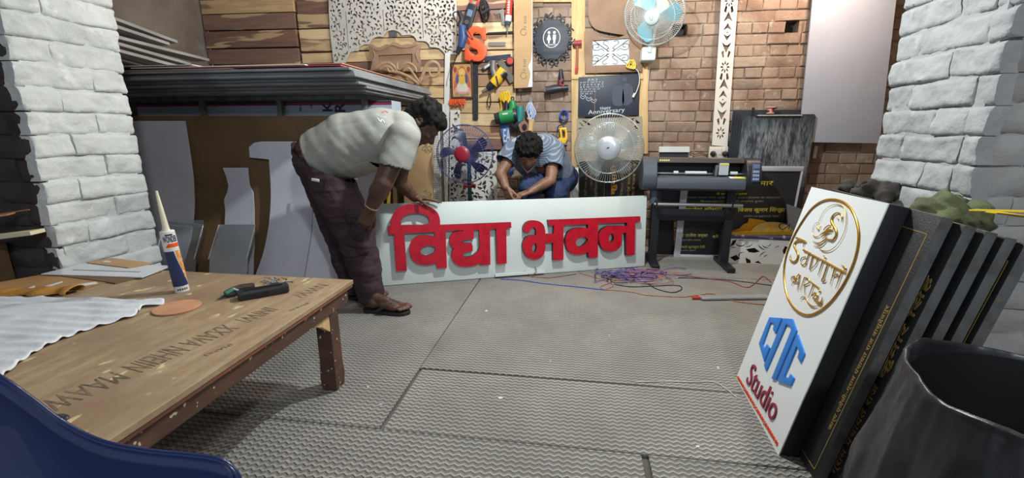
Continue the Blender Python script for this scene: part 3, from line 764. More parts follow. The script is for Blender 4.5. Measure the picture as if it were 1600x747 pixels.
hand(b, w2L, RT * .35 - UP * 1 - FW * .35, FW * .6 + RT * .7, L=.18, curl=(.3, .4, .5, .55), thumb=(.5, .3), side=1, spread=.1)
hand(b, w2R, -RT * 1 - UP * .3 - FW * .3, -UP + FW * .1, L=.18, curl=(.35, .45, .55, .6), thumb=(.45, .3), side=-1, spread=.1)
remesh('body', b, .0045, skin2, m2, 3)
h = MB(); h.ball(hq(-.012, .03), (.108, .094, .104), f2, q2, u2); h.ball(hq(-.055, -.01), (.066, .078, .08), f2, q2, u2); h.ball(hq(.045, .075), (.066, .078, .046), f2, q2, u2); h.ball(hq(.078, .060), (.036, .07, .036), f2, q2, u2)
for k in range(90):
    a, c = rg.uniform(-1.3, 1.3), rg.uniform(-1.2, 1.35)
    q = hq(-.0 + .108 * math.sin(c) * math.cos(a), .035 + .105 * math.cos(c) * math.cos(a), .094 * math.sin(a)); h.cap(q, q + f2 * .025 + V((rg.uniform(-.012, .012), rg.uniform(-.012, .012), 0)), .017, .006, 6)
for sg in (1, -1): h.cap(hq(.012, .03, sg * .074), hq(.01, -.012, sg * .079), .017, .009)
remesh('hair', h, .005, hair_m, m2, 8, .0028, 40)
jean_m = M('blue_denim', (52, 66, 104), .85, col2=(38, 48, 82), nscale=9, bump=.3, bscale=90)
t = MB()
for h_, k_, f_ in ((hL, kL, fL), (hR, kR, fR)): baggy(t, h_, k_, f_ + UP * .08, .115, .092, .072, f_ + UP * .10)
t.cap(hL, hR, .13, .13); t.cap(hp2, hp2.lerp(ch2, .25), .15, .14)
je_o = remesh('jeans', t, .007, jean_m, m2, 4, .006, 14, (1, 1, 1.5))
cut_plane(je_o, V((0, 0, .05)), V((0, 0, -1)))
def stripe_mat():
    t = NT('striped_jersey'); tc = t.n('ShaderNodeTexCoord').outputs['Object']; sp = t.n('ShaderNodeSeparateXYZ'); t.l(tc, sp.inputs[0])
    v = t.math('MULTIPLY_ADD', sp.outputs[1], -.8, sp.outputs[2]); p = t.math('PINGPONG', t.math('ADD', v, 20.0), .011)
    col = t.mix(t.ramp(p, .0065, .0085), lin((92, 104, 124)), lin((136, 146, 160))); t.l(col, t.b.inputs['Base Color']); t.b.inputs['Roughness'].default_value = .85; t.bump(t.noise(120), .2); return t.m
s = MB()
for dd in (-.06, .06): s.cap(hp2.lerp(ch2, .35) + RT * dd, ch2 + RT * dd, .140, .150, 22); s.cap(ch2 + RT * dd, g(834, 232, 3.48) + RT * dd * .8, .150, .10, 22)
s.cap(s2L, s2R, .082, .082); s.cap(s2L, g(791, 250, 3.44), .082, .074, 20); s.cap(s2R, g(864, 258, 3.43), .082, .074, 20)
shirt2 = remesh('t_shirt', s, .006, stripe_mat(), m2, 5, .003, 11, (1, 1, 1), lambda p: .006 * noise.noise(V((p.x * 9 + p.z * 6, p.y * 8, p.z * 12))))
cut_plane(shirt2, g(790, 254, 3.43), e2L - s2L, .13); cut_plane(shirt2, g(863, 262, 3.42), e2R - s2R, .13)
sol = shirt2.modifiers.new('cloth_thickness', 'SOLIDIFY'); sol.thickness = .004; sol.offset = 1
thr = catm([hq(-.045, -.06, .07), hq(.0, -.115, .055), hq(.05, -.15, .02), hq(.055, -.155, -.01), hq(.0, -.12, -.055), hq(-.045, -.06, -.07)], 6)
ck = thing('neck_thread', hq(.05, -.155), 'x', 'y'); bpy.data.objects.remove(ck)
nt = MB().tube(thr, .0035, 6).build('neck_thread', M('cream_thread', (210, 180, 150), .6), m2)
MB().ball(hq(.056, -.175, .0), (.012, .012, .016)).build('pendant', M('red_pendant', (170, 40, 50), .4), nt)['label'] = 'small red pendant'
# ============================================================ lettered sign leaning behind the wires
aw = M('white_acp', (214, 222, 220), .38, col2=(206, 215, 213), nscale=2)
def lean_frame(bl, br, tl, z=0.0):
    A, B = at_z(*bl, z), at_z(*br, z); u = (B - A).normalized(); r = ray(*tl); t = (A - CAM).dot(u) / r.dot(u)
    T = CAM + r * t; return Frame(A, u, T - A), (B - A).length, (T - A).length
sf, SW, SH = lean_frame((592, 447), (1007, 415.5), (584, 319), .004)
sign = thing('lettered_sign_board', sf.pt(SW / 2, 0), 'long white sign board with raised red Devanagari lettering standing on the floor', 'sign board')
TR = sf.px(1010.8, 305.5)
plate('panel', [[(0, 0), (SW, 0), TR, (0, SH)]], .012, Frame(sf.o - sf.n * .012, sf.u, sf.v), aw, sign, .001)
red_m = M('red_acrylic', (186, 22, 44), .30, col2=(170, 16, 38), nscale=18, nlo=.5, nhi=.62, spec=.4)
dark_side = M('letter_return', (40, 30, 32), .5)
lh = .040; sfl = sf.up(lh)
cL = lambda pts: pxl(sfl, pts, 4.67, 570, 290)
cRr = lambda pts: pxl(sfl, pts, 4.67, 800, 290)
vidya = [loop(cL([(168, 296), (188, 297), (190, 255, 1), (205, 210, 1), (240, 165, 1), (300, 140, 1), (370, 135, 1), (440, 143, 1), (500, 168, 1), (535, 205, 1), (549, 250, 1), (550, 287), (1068, 267), (1070, 309), (1033, 312), (1036, 569), (968, 574), (958, 314), (914, 317), (917, 577), (845, 582), (838, 565), (810, 582, 1), (760, 592, 1), (700, 590, 1), (660, 570, 1), (636, 530, 1), (634, 490, 1), (650, 460), (628, 438, 1), (618, 400, 1), (632, 358, 1), (665, 338, 1), (720, 332), (722, 326), (590, 331), (599, 600), (528, 606), (520, 566), (480, 578, 1), (430, 582, 1), (380, 568, 1), (345, 535, 1), (328, 490, 1), (328, 440, 1), (345, 400, 1), (380, 372, 1), (430, 362, 1), (480, 367, 1), (511, 376), (508, 340), (288, 350), (308, 620), (230, 626), (212, 356), (172, 356)])),
         loop(cL([(266, 288), (266, 255, 1), (285, 225, 1), (325, 207, 1), (375, 203, 1), (425, 208, 1), (460, 228, 1), (472, 258, 1), (468, 278), (440, 286)])),
         loop(cL([(515, 470), (512, 448), (490, 440, 1), (455, 440, 1), (422, 452, 1), (406, 480, 1), (418, 503, 1), (450, 512, 1), (485, 502, 1), (506, 488, 1)])),
         loop(cL([(702, 418), (735, 420, 1), (780, 421), (788, 442), (788, 478), (750, 483, 1), (722, 494, 1), (716, 508, 1), (735, 520, 1), (770, 519, 1), (808, 496, 1), (838, 460), (834, 322), (797, 326), (795, 392), (750, 394, 1), (718, 402, 1)]))]
bhavan = [loop(cRr([(96, 341), (82, 320, 1), (92, 285, 1), (120, 260, 1), (165, 254, 1), (205, 264, 1), (232, 290, 1), (243, 330, 1), (243, 352), (305, 352), (308, 291), (270, 293), (264, 250), (937, 225), (938, 264), (900, 266), (896, 506), (836, 509), (832, 345), (802, 347), (803, 390, 1), (795, 440, 1), (762, 470, 1), (715, 482, 1), (670, 468, 1), (645, 432, 1), (634, 385, 1), (640, 345, 1), (668, 312, 1), (715, 295, 1), (780, 292, 1), (840, 293), (840, 270), (630, 277), (626, 524), (560, 528), (556, 485), (520, 500, 1), (470, 506, 1), (425, 488, 1), (398, 450, 1), (390, 405, 1), (398, 365, 1), (420, 330, 1), (460, 312, 1), (510, 306, 1), (555, 313), (556, 283), (377, 290), (376, 541), (302, 546), (300, 417), (243, 422), (244, 460, 1), (230, 505, 1), (200, 532, 1), (160, 542, 1), (115, 525, 1), (90, 490, 1), (78, 450, 1), (84, 410, 1), (105, 378, 1), (140, 364, 1), (175, 362), (176, 325, 1), (160, 305, 1), (138, 318, 1), (130, 340)])),
          loop(cRr([(176, 420), (160, 428, 1), (147, 452, 1), (150, 480, 1), (165, 487, 1), (178, 470, 1), (180, 445, 1)])),
          loop(cRr([(557, 395), (535, 378, 1), (500, 376, 1), (475, 395, 1), (466, 420, 1), (480, 443, 1), (510, 442, 1), (540, 420, 1)])),
          loop(cRr([(745, 375, 1), (730, 348, 1), (712, 370, 1), (708, 398, 1), (722, 413, 1), (740, 402, 1)]))]
for lp in (vidya, bhavan):
    me = flat_mesh(lp, lh, sf); 
    for m_ in (red_m, dark_side): me.materials.append(m_)
    me.update()
    for p in me.polygons:
        p.material_index = 0 if p.normal.dot(sf.n) > .5 else 1
    link_mesh('red_lettering', me, None, sign, 30)
# foot strip along the lower edge of the sign
mb = MB(); A, B = sf.px(775, 433), sf.px(860, 424)
mb.box(sf.pt(A[0] + .17, -.0 + .016, .016), (.36, .02, .02), sf.u, sf.v, sf.n).build('foot_strip', aw, sign, 0, .001)

# ============================================================ sheet rack
RY = 2.90
grey_wood = M('dark_grey_sheet', (140, 142, 146), .7, col2=(110, 112, 116), nscale=3, island=.12, bump=.15, bscale=30, stretch=(1, 1, 14))
steel = M('grey_painted_steel', (112, 116, 116), .5, .3, col2=(84, 86, 88), nscale=12)
ZS = 1.345
c1 = at_z(547, 104, ZS); c2 = at_z(672, 140, ZS); SX1 = (c1.x + c2.x) / 2; SY0 = c1.y; SY1 = min(c2.y, YB - .06)
XS0 = XL + .06
rack = thing('sheet_rack', ((XS0 + SX1) / 2, (RY + SY1) / 2, 0), 'grey steel frame rack carrying the stack of dark sheets', 'rack')
zb = ZS - .112
pxs = [at_y(569, 150, RY).x, at_y(437, 160, RY).x, at_y(316, 160, RY).x, XS0 + .05]
for x in pxs:
    for y in (RY, SY1 - .03): MB().box2((x - .016, y - .016, 0), (x + .016, y + .016, zb - .028)).build('post', steel, rack, 0, .002)
MB().box2((XS0, RY - .02, zb - .028), (pxs[0] + .02, RY + .02, zb)).build('beam', steel, rack, 0, .002)
MB().box2((XS0, SY1 - .05, zb - .028), (pxs[0] + .02, SY1 - .01, zb)).build('beam', steel, rack, 0, .002)
MB().box2((pxs[0] - .017, RY + .02, zb - .028), (pxs[0] + .017, SY1 - .05, zb)).build('side_rail', steel, rack, 0, .002)
MB().box2((XS0, RY - .018, .86), (pxs[0] + .018, RY + .018, .90)).build('rail', steel, rack, 0, .002)
MB().box2((XS0, RY - .02, .98), (pxs[0] + .018, RY + .002, 1.02)).build('rail', steel, rack, 0, .002)
z = zb; i = 0
for (th, dx, dy) in ((.016, -.02, .22), (.016, -.0, .20), (.016, .0, .10), (.016, -.01, .09), (.016, .02, .02), (.016, .01, .03), (.016, .0, .0)):
    mb = MB(); mb.box2((XS0 + .02 + rnd.uniform(0, .03), SY0 + dy, z + .0005), (SX1 + dx, SY1 - .02 - rnd.uniform(0, .03), z + th - .001))
    tag(mb.build('dark_sheet', grey_wood, None, 0, .0025), 'dark grey board, %s of the stack on the steel rack' % ('undermost', 'second from the bottom', 'third from the bottom', 'middle one', 'third from the top', 'second from the top', 'uppermost dark one')[i], 'board', 'dark boards stacked on the rack'); z += th; i += 1
# thin coloured sheets lying loosely on top
cols = [((206, 168, 140), 'peach coloured'), ((198, 92, 110), 'dull red'), ((226, 226, 222), 'white'), ((188, 150, 118), 'tan'), ((216, 206, 200), 'off-white')]
spots = [(.02, 1.15, .0, .9, 0), (.75, 1.9, .01, .8, 1), (.5, 1.6, -.005, 1.2, 2), (1.15, 2.22, .03, 1.1, 3), (.1, .9, -.005, .95, 4)]
z = ZS + .0005
for (x0, x1, y0, y1, k), rot in zip(spots, (.5, -.4, .3, -.5, .6)):
    mb = MB(); x1 = min(x1, SX1 - XS0 - .27 - .03); cx, cy = XS0 + .25 + (x0 + x1) / 2, SY0 + y0 + (y1) / 2; u = V((math.cos(R(rot)), math.sin(R(rot)), 0))
    mb.box((cx, cy, z + .003), (x1 - x0, y1, .004), u, V((-u.y, u.x, 0)), V((0, 0, 1)))
    tag(mb.build('loose_sheet', M('loose_' + str(k), cols[k][0], .6), None, 0), 'thin %s sheet lying loose on top of the dark boards' % cols[k][1], 'sheet', 'loose sheets on top of the stack'); z += .0062
# strips of board sloping on the stack by the left wall
strip_m = M('weathered_white_board', (176, 176, 176), .7, col2=(140, 138, 136), nscale=5, stretch=(1, .3, 4))
strips = [((172, 32), (265, 66), 3.90, 'uppermost pale strip'), ((178, 45), (252, 69), 3.84, 'second pale strip from the top'), ((176, 60), (315, 94), 3.80, 'long grey strip in the middle'), ((176, 70), (287, 101), 3.72, 'pale strip near the bottom'), ((182, 82), (266, 104), 3.66, 'lowest strip')]
for k, (a, b, y, nm) in enumerate(strips):
    xx = XL + .13 + (.0, .02, .05, .03, .06)[k]; p, q = at_x(*a, xx), at_x(*b, xx)
    if q.y > YB - .05: q = p.lerp(q, (YB - .05 - p.y) / (q.y - p.y))
    p = p - (q - p) * .25
    tag(MB().bar(p, q, .15, .022, (0, 0, 1)).build('board_strip', strip_m, None, 0, .001), '%s leaning above the board stack beside the left wall' % nm, 'board strip', 'strips leaning over the stack')
pp = at_x(182, 82, XL + .19); tag(MB().box2((XL + .02, pp.y - .16, ZS + .002), (XL + .24, pp.y - .04, pp.z - .004)).build('timber_prop', conc, None, 0, .003), 'grey block propping the pale strips above the board stack behind the left pier', 'block')
# cartons standing in the rack behind the rail
car_m = M('printed_carton', (168, 178, 192), .6, col2=(158, 168, 184), nscale=4)
def carton(px0, px1, lab, txt):
    Y = RY + .045; fr = wallf(Y); a, b = fr.px(px0, 160)[0], fr.px(px1, 160)[0]; z0, z1 = .905, zb - .034
    root = thing('flat_carton', ((a + b) / 2, Y + .1, z0), lab, 'carton')
    MB().box2((a, Y, z0), (b, Y + .16, z1)).build('carton_body', car_m, root, 0, .002)
    MB().box2((a + .001, Y - .0015, z1 - .026), (b - .001, Y - .0004, z1 - .012)).build('red_band', M('crimson_print', (138, 40, 66), .6), root, 0)['label'] = 'crimson printed band'
    MB().box2((a + .001, Y - .0015, z1 - .0115), (b - .001, Y - .0004, z1 - .001)).build('navy_band', M('navy_print', (46, 44, 74), .6), root, 0)
    rows = []
    for t_, x, y, wd, ht, rot in txt:
        p = fr.px(x, y); rows.append((t_, p[0], p[1], wd, ht, rot))
    for row in rows: text_block('print', [row], Frame((0, Y - .0016, 0), (1, 0, 0), (0, 0, 1)), M('navy_ink', (30, 34, 52), .6), root, .0008, .02)
carton(442, 568, 'pale blue printed flat carton with K and R in the rack behind the bending man', [('K', 520, 174, .066, None, R(90)), ('R', 540, 175, .062, None, R(90)), ('tion', 472, 174, .045, None, R(90)), ('↑', 485, 170, .018, .03, 0)])
carton(571, 612, 'short pale blue carton at the right end of the rack', [('®', 590, 176, .016, None, 0)])
carton(318, 435, 'printed carton in the middle bay of the rack above the brown board', [('tion Panel   Aluminium Panel', 322, 164, .50, .026, 0)])
carton(212, 312, 'pale carton in the left bay of the rack beside the white pier', [('no', 284, 166, .02, None, R(90)), ('↑', 293, 166, .018, .03, 0)])
# ------------------------------------------------------------ sheets leaning on the rack, bellied at the foot
def prof(Y0, A, zt): return lambda z: Y0 - A * max(0, 1 - z / zt) ** 2.2
def at_prof(px, py, f):
    r = ray(px, py); lo, hi = .5, 4.5
    for _ in range(50):
        m = (lo + hi) / 2; p = CAM + r * (m / r.y)
        if p.y < f(max(p.z, 0)): lo = m
        else: hi = m
    return CAM + r * (lo / r.y)
def bent_sheet(name, rows, f, th, mat, label, cat, group=None, nv=8):
    """rows: (py, px_left, px_right) from the top to the floor"""
    mb = MB(); R_ = []
    lo, hi = rows[-2][0], rows[-1][0] + 40
    for _ in range(40):
        m = (lo + hi) / 2
        if at_prof(rows[-1][1], m, f).z > .006: lo = m
        else: hi = m
    rows = rows[:-1] + [(lo,) + tuple(rows[-1][1:])]
    for (py, a, b) in rows:
        pa, pb = at_prof(a, py, f), at_prof(b, py, f); R_.append((pa, pb))
    out = []
    for i, (pa, pb) in enumerate(R_):
        out.append((pa, pb))
        if i + 1 < len(R_):
            qa, qb = R_[i + 1]; n = max(1, int((pa.z - qa.z) / .05))
            for k in range(1, n):
                t = k / n; a = pa.lerp(qa, t); b = pb.lerp(qb, t); a.y = f(max(a.z, 0)); b.y = f(max(b.z, 0)); out.append((a, b))
    g = []
    for pa, pb in out:
        row = []
        for k in range(nv + 1): row.append(mb.bm.verts.new(pa.lerp(pb, k / nv)))
        g.append(row)
    for r0, r1 in zip(g, g[1:]):
        for k in range(nv): mb.face([r0[k], r1[k], r1[k + 1], r0[k + 1]])
    bmesh.ops.recalc_face_normals(mb.bm, faces=mb.bm.faces[:])
    fs = mb.bm.faces[:]
    bmesh.ops.solidify(mb.bm, geom=fs, thickness=th)
    return tag(mb.build(name, mat, None, 40), label, cat, group)
hard_m = M('brown_hardboard', (122, 96, 68), .7, col2=(106, 83, 58), nscale=3, bump=.1, bscale=60)
foam_m = M('white_pvc_foam', (222, 221, 231), .5, col2=(212, 211, 222), nscale=5)
f1 = prof(RY - .03, .16, .7)
def fz(x0, x1, f):          # floor row: where the sheet meets the floor
    return None
bent_sheet('brown_hardboard', [(181, 200, 603), (260, 205, 600), (340, 212, 592), (425, 218, 585), (441, 219, 584)], f1, .006, hard_m, 'large brown hardboard sheet leaning on the front of the rack', 'hardboard')
f2 = prof(RY - .055, .30, .75)
bent_sheet('foam_sheet', [(189, 204, 290), (240, 210, 298), (300, 214, 304), (345, 217, 303), (380, 219, 297), (415, 218, 286), (452, 216, 272)], f2, .005, foam_m, 'tall white foam sheet beside the left pier, bowed at its foot', 'foam sheet', None)
f3 = prof(RY - .05, .22, .6)
bent_sheet('foam_offcut', [(262, 349, 388), (275, 354, 389), (290, 358, 391), (300, 356, 396), (312, 351, 397), (330, 353, 398), (352, 352, 398), (400, 350, 397), (444, 348, 396)], f3, .006, foam_m, 'white foam offcut with a jagged outline against the brown board', 'foam sheet')
f4 = prof(RY - .065, .24, .72)
bent_sheet('foam_sheet', [(221, 410, 600), (223, 398, 600), (230, 390, 600), (246, 391, 600), (249, 421, 600), (300, 424, 600), (350, 421, 596), (400, 411, 590), (430, 400, 585), (458, 392, 583)], f4, .006, foam_m, 'widest white foam sheet with a notched top corner behind the bending man', 'foam sheet')
f5 = prof(RY - .08, .245, .74)
bent_sheet('foam_sheet', [(313, 455, 489), (350, 451, 488), (400, 443, 481), (430, 437, 476), (462, 432, 472)], f5, .005, foam_m, 'narrow white foam strip, left one against the widest foam sheet', 'foam sheet', None)
bent_sheet('foam_sheet', [(315, 490, 560), (350, 489, 560), (400, 483, 560), (430, 478, 560), (462, 474, 560)], prof(RY - .09, .25, .74), .005, foam_m, 'white foam strip half hidden by the bending mans knee', 'foam sheet', None)
acr = M('clear_acrylic', (214, 222, 226), .12, trans=.82, ior=1.3, spec=.4)
frost = M('frosted_acrylic', (204, 208, 212), .35, col2=(190, 194, 200), nscale=4, trans=.35)
f6 = prof(RY - .26, .36, .5)
for rows, m_, lab in (([(344, 257, 318), (352, 255, 318), (400, 243, 306), (440, 235, 297)], acr, 'clear acrylic sheet with a frosted upper rim leaning beside the sealant tube'),
                      ([(351, 343, 399), (400, 328, 387), (440, 318, 378)], frost, 'frosted grey acrylic sheet leaning right of the clear one')):
    o = bent_sheet('acrylic_sheet', rows, f6, .004, m_, lab, 'acrylic sheet')
for (a_, b_, nm) in (((257, 345), (244, 405), 'left'), ((318, 352), (304, 405), 'right'), ((343, 351), (326, 405), 'left'), ((399, 352), (386, 405), 'right')):
    q_ = [at_prof(a_[0] + (b_[0] - a_[0]) * k / 5, a_[1] + (b_[1] - a_[1]) * k / 5, f6) + V((0, -.004, 0)) for k in range(6)]
    o_ = bpy.data.objects['acrylic_sheet' if a_[0] < 330 else 'acrylic_sheet.001']
    w_ = MB().tube(q_, .0032, 6).mesh('bright_edge'); e_ = link_mesh('bright_edge', w_, M('edge_white', (220, 224, 226), .4), o_, 180)
p = at_prof(257, 344, f6); q = at_prof(318, 351, f6)
MB().bar(p + V((0, -.006, -.010)), q + V((0, -.006, -.008)), .02, .003, (0, 1, 0)).build('protective_strip', frost, None, 0)
bpy.data.objects['protective_strip'].parent = None
tag(bpy.data.objects['protective_strip'], 'grey protective strip along the top of the clear acrylic sheet', 'strip')

# ============================================================ vinyl cutting plotter
blk = M('black_plastic', (42, 44, 50), .4, col2=(34, 36, 42), nscale=20); blk2 = M('charcoal_metal', (36, 37, 42), .45, .2); alu = M('aluminium', (170, 174, 178), .3, .85)
slate = M('slate_plastic', (78, 84, 94), .38)
PYm = at_z(1130, 415).y; PF = wallf(PYm)
lx, rx = PF.px(1019, 400)[0], PF.px(1131, 400)[0]; ztop = PF.px(1090, 247)[1]; zbot = PF.px(1090, 298)[1]; xl, xr = PF.px(1002, 270)[0], PF.px(1183, 270)[0]
plot = thing('vinyl_cutting_plotter', ((xl + xr) / 2, PYm, 0), 'black vinyl cutting plotter on a floor stand beside the sign board', 'plotter')
bh = ztop - zbot; cx0, cx1 = PF.px(1024, 270)[0], PF.px(1160, 270)[0]
def profx(pr, xa, xb, name, mat, bev=.003):
    mb = MB(); A = [mb.bm.verts.new((xa, PYm + y, zbot + z * bh)) for y, z in pr]; B = [mb.bm.verts.new((xb, PYm + y, zbot + z * bh)) for y, z in pr]
    n = len(pr)
    for i in range(n): mb.face([A[i], A[(i + 1) % n], B[(i + 1) % n], B[i]])
    mb.face(A[::-1]); mb.face(B); return mb.build(name, mat, plot, 40, bev)
endp = [(-.105, .30), (-.098, .62), (-.06, .90), (-.02, 1.0), (.09, 1.0), (.11, .9), (.11, .1), (.06, .0), (-.05, .02), (-.09, .12)]
profx(endp, xl, cx0, 'end_cap', slate, .006); profx(endp, cx1, xr, 'control_housing', blk, .006)
profx([(-.10, .10), (-.105, .28), (-.09, .42), (-.04, .46), (.1, .46), (.1, .08), (-.05, .02)], cx0, cx1, 'bed', slate)
profx([(.055, .46), (.055, .86), (.1, .86), (.1, .46)], cx0, cx1, 'back_wall', blk2)
profx([(-.03, .86), (-.02, 1.0), (.09, 1.0), (.1, .86)], cx0, cx1, 'top_cover', M('brown_black_plastic', (74, 68, 66), .35))
rl = MB(); rl.cyl((cx0, PYm + .02, zbot + bh * .52), (cx1, PYm + .02, zbot + bh * .52), .008); rl.build('roller', alu, plot)
for a, b_ in ((1052, 1059), (1070, 1103), (1140, 1151)):
    x0, x1 = PF.px(a, 265)[0], PF.px(b_, 265)[0]; MB().cyl((x0, PYm - .02, zbot + bh * .56), (x1, PYm - .02, zbot + bh * .56), .012).build('pinch_roller', aw, plot)
cxa, cxb = PF.px(1115, 262)[0], PF.px(1136, 262)[0]
cg = MB().box2((cxa + .03, PYm - .045, zbot + bh * .50), (cxb, PYm + .03, zbot + bh * .86)).build('carriage', M('light_grey_plastic', (186, 194, 200), .4), plot, 0, .004)
MB().box2((cxa + .032, PYm - .047, zbot + bh * .80), (cxb - .002, PYm - .0455, zbot + bh * .85)).build('yellow_sticker', M('yellow_print', (224, 214, 90), .5), cg, 0)
MB().cyl((cxa + .012, PYm - .03, zbot + bh * .48), (cxa + .012, PYm - .03, zbot + bh * .80), .010).build('knife_holder', alu, cg)
MB().box2((cxa - .005, PYm - .02, zbot + bh * .55), (cxa + .028, PYm + .0, zbot + bh * .66)).build('clamp', blk, cg, 0, .002)
px0 = PF.px(1144, 272)[0]; 
MB().box((px0 + .045, PYm - .066, zbot + bh * .441 + .0015), (.09, .04, .002), (1, 0, 0), V((0, .98, .19)).normalized()).build('warning_sticker', M('yellow_print', (236, 216, 60), .5), plot, 0)
MB().box((px0 - .02, PYm - .066, zbot + bh * .441 + .0015), (.035, .04, .002), (1, 0, 0), V((0, .98, .19)).normalized()).build('white_sticker', aw, plot, 0)
kf = Frame((cx1 + .028, PYm - .1085, zbot + bh * .34), (1, 0, 0), V((0, .16, .98)))
kp = plate('keypad', [rect(0, 0, (xr - cx1) - .045, .135)], .006, kf, M('navy_keypad', (58, 70, 100), .4), plot, .001); kw = (xr - cx1) - .045
plate('display', [rect(.008, .095, kw - .008, .124)], .002, kf.up(.006), M('grey_lcd', (104, 120, 150), .25), kp)
for r_ in range(3):
    for c_ in range(4): plate('key', [rect(.008 + c_ * (kw - .012) / 4, .012 + r_ * .026, .008 + c_ * (kw - .012) / 4 + (kw - .012) / 4 - .005, .028 + r_ * .026)], .003, kf.up(.006), M('pale_key', (176, 190, 214), .4), kp)
for k in range(5): plate('maker_mark', [rect(k * .015, 0, k * .015 + .010, .011)], .001, Frame((cx0 + .02, PYm - .0265, zbot + bh * .91), (1, 0, 0), (0, .2, 1)), M('yellow_print', (224, 214, 90), .5), plot)
for x in (lx, rx):
    MB().box2((x - .03, PYm - .025, .03), (x + .03, PYm + .035, zbot + .01)).build('leg', blk2, plot, 0, .003)
    f0, f1_ = (at_z(1012, 419, .03), at_z(1016, 400, .03)) if x == lx else (at_z(1140, 421, .03), at_z(1125, 400, .03))
    MB().box((x, PYm - .02, .019), (.055, .36, .036)).build('foot', blk2, plot, 0, .004)
MB().box2((lx, PYm - .01, zbot * .60), (rx, PYm + .02, zbot * .60 + .085)).build('cross_panel', blk2, plot, 0, .003)
MB().cyl((lx - .03, PYm - .09, zbot * .60 + .135), (rx + .06, PYm - .09, zbot * .60 + .135), .013).build('media_roll_bar', alu, plot)
for x in (lx, rx): MB().box2((x - .018, PYm - .105, zbot * .60 + .105), (x - .006, PYm - .024, zbot * .60 + .155)).build('roll_bracket', blk2, plot, 0, .002)
MB().cyl((lx - .02, PYm + .0, zbot - .10), (lx - .02, PYm + .0, zbot + .02), .032).build('motor_cover', slate, plot)

# ============================================================ fans
def fan_head(root, c, axis, Rr, gm, bm_, hubm, nb, hub_r, wires, depth=.11, twist=.5, roll=0.0, bl_w=.55, blur=False):
    ax = V(axis).normalized(); x, y = axes(ax); c = V(c)
    pt = lambda r, a, h: c + x * math.cos(a) * r + y * math.sin(a) * r + ax * h
    for nm, sgn, dp in (('front_guard', 1, depth * .55), ('back_guard', -1, depth * .5)):
        mb = MB()
        for k in range(wires):
            a = 2 * math.pi * k / wires
            pr = [(hub_r * .95, 1), (Rr * .55, .96), (Rr * .85, .72), (Rr * .97, .34), (Rr, 0)]
            mb.tube([pt(r, a + .12 * (1 - r / Rr), sgn * dp * h) for r, h in pr], .00105, 4, caps=False)
        for r, h, t in ((Rr, 0, .0034), (Rr * .985, .16, .0015), (Rr * .72, .86, .0016), (hub_r, 1, .003)):
            mb.tube([pt(r, 2 * math.pi * k / 48, sgn * dp * h) for k in range(48)], t, 6, True)
        mb.build(nm, gm, root, 180)
    for k in range(nb):
        a0 = 2 * math.pi * k / nb + roll; mb = MB()
        def fn(s_, t_):
            r = hub_r * .7 + (Rr * .88 - hub_r * .7) * s_; w_ = bl_w * (.55 + .6 * s_ - .25 * s_ ** 3) * (1 - .55 * max(0, s_ - .75) ** 2 * 16)
            a = a0 + (t_ - .5) * w_ * 2 * (.75 + .1 / max(s_, .25)) * .62 + .25 * s_
            return pt(r, a, (t_ - .5) * twist * .09 * (1.1 - .3 * s_))
        mb.grid(fn, 12, 8).solid(.002).build('blade', bm_, root, 60)
    MB().lathe([(hub_r * .72, -.03), (hub_r * .76, .0), (hub_r * .72, .03), (hub_r * .4, .04), (0, .042)], c, ax).build('hub', hubm, root, 40)
    bd = MB().lathe([(hub_r * 1.02, 0), (hub_r * 1.02, .006), (hub_r * .9, .014), (hub_r * .5, .019), (0, .020)], c + ax * depth * .55, ax, 40).build('badge', hubm, root, 40)
    MB().lathe([(.02, -.24), (.062, -.23), (.075, -.18), (.075, -.09), (.06, -.06), (.03, -.055)], c, ax, 28).build('motor_housing', hubm if blur else M('dark_motor', (38, 46, 44), .45), root, 40)
    return pt, bd
navy_guard = M('violet_blue_wire', (92, 98, 156), .4, .3); navy_bl = M('navy_plastic', (36, 42, 62), .35); redhub = M('red_plastic', (140, 34, 48), .35)
fc = at_y(726, 241, 3.42); fa = (CAM - fc).normalized() * .8 + V((-.55, -.5, -.0)) * .35
fan1 = thing('pedestal_fan', (fc.x, fc.y, 0), 'pedestal fan with navy blades, red hub and blue wire guard', 'fan')
pt1, bd1 = fan_head(fan1, fc, fa, .222, navy_guard, navy_bl, redhub, 5, .058, 64, .15, .6, .35, .50)
pb = fc - V(fa).normalized() * .14
MB().cyl((pb.x, pb.y, .03), (pb.x, pb.y, fc.z - .02), .0165).build('pole', M('dark_green_tube', (30, 58, 54), .4, .3), fan1)
MB().lathe([(.19, 0), (.2, .012), (.17, .03), (.05, .045), (.03, .07)], (pb.x, pb.y, 0), (0, 0, 1), 40).build('base', navy_bl, fan1)
MB().cyl((pb.x - .05, pb.y - .0, fc.z - .26), (pb.x + .05, pb.y, fc.z - .26), .016).build('height_knob', redhub, fan1)
sil = M('chrome_wire', (206, 208, 206), .3, .6); clr = M('smoke_clear_plastic', (214, 222, 226), .15, trans=.85, ior=1.15); silh = M('silver_plastic', (190, 194, 198), .28, .55)
fc2 = at_y(951, 232, 3.50); fa2 = (CAM - fc2).normalized() + V((-.03, 0, .02))
fan2 = thing('pedestal_fan', (fc2.x, fc2.y, 0), 'silver pedestal fan with clear blades and chrome guard right of the crouching man', 'fan')
pt2, bd2 = fan_head(fan2, fc2, fa2, .255, sil, clr, silh, 5, .085, 84, .15, .6, .2, .62, True)
pb = fc2 - V(fa2).normalized() * .14
MB().cyl((pb.x, pb.y, .03), (pb.x, pb.y, fc2.z - .02), .018).build('pole', M('black_tube', (30, 32, 36), .4, .3), fan2)
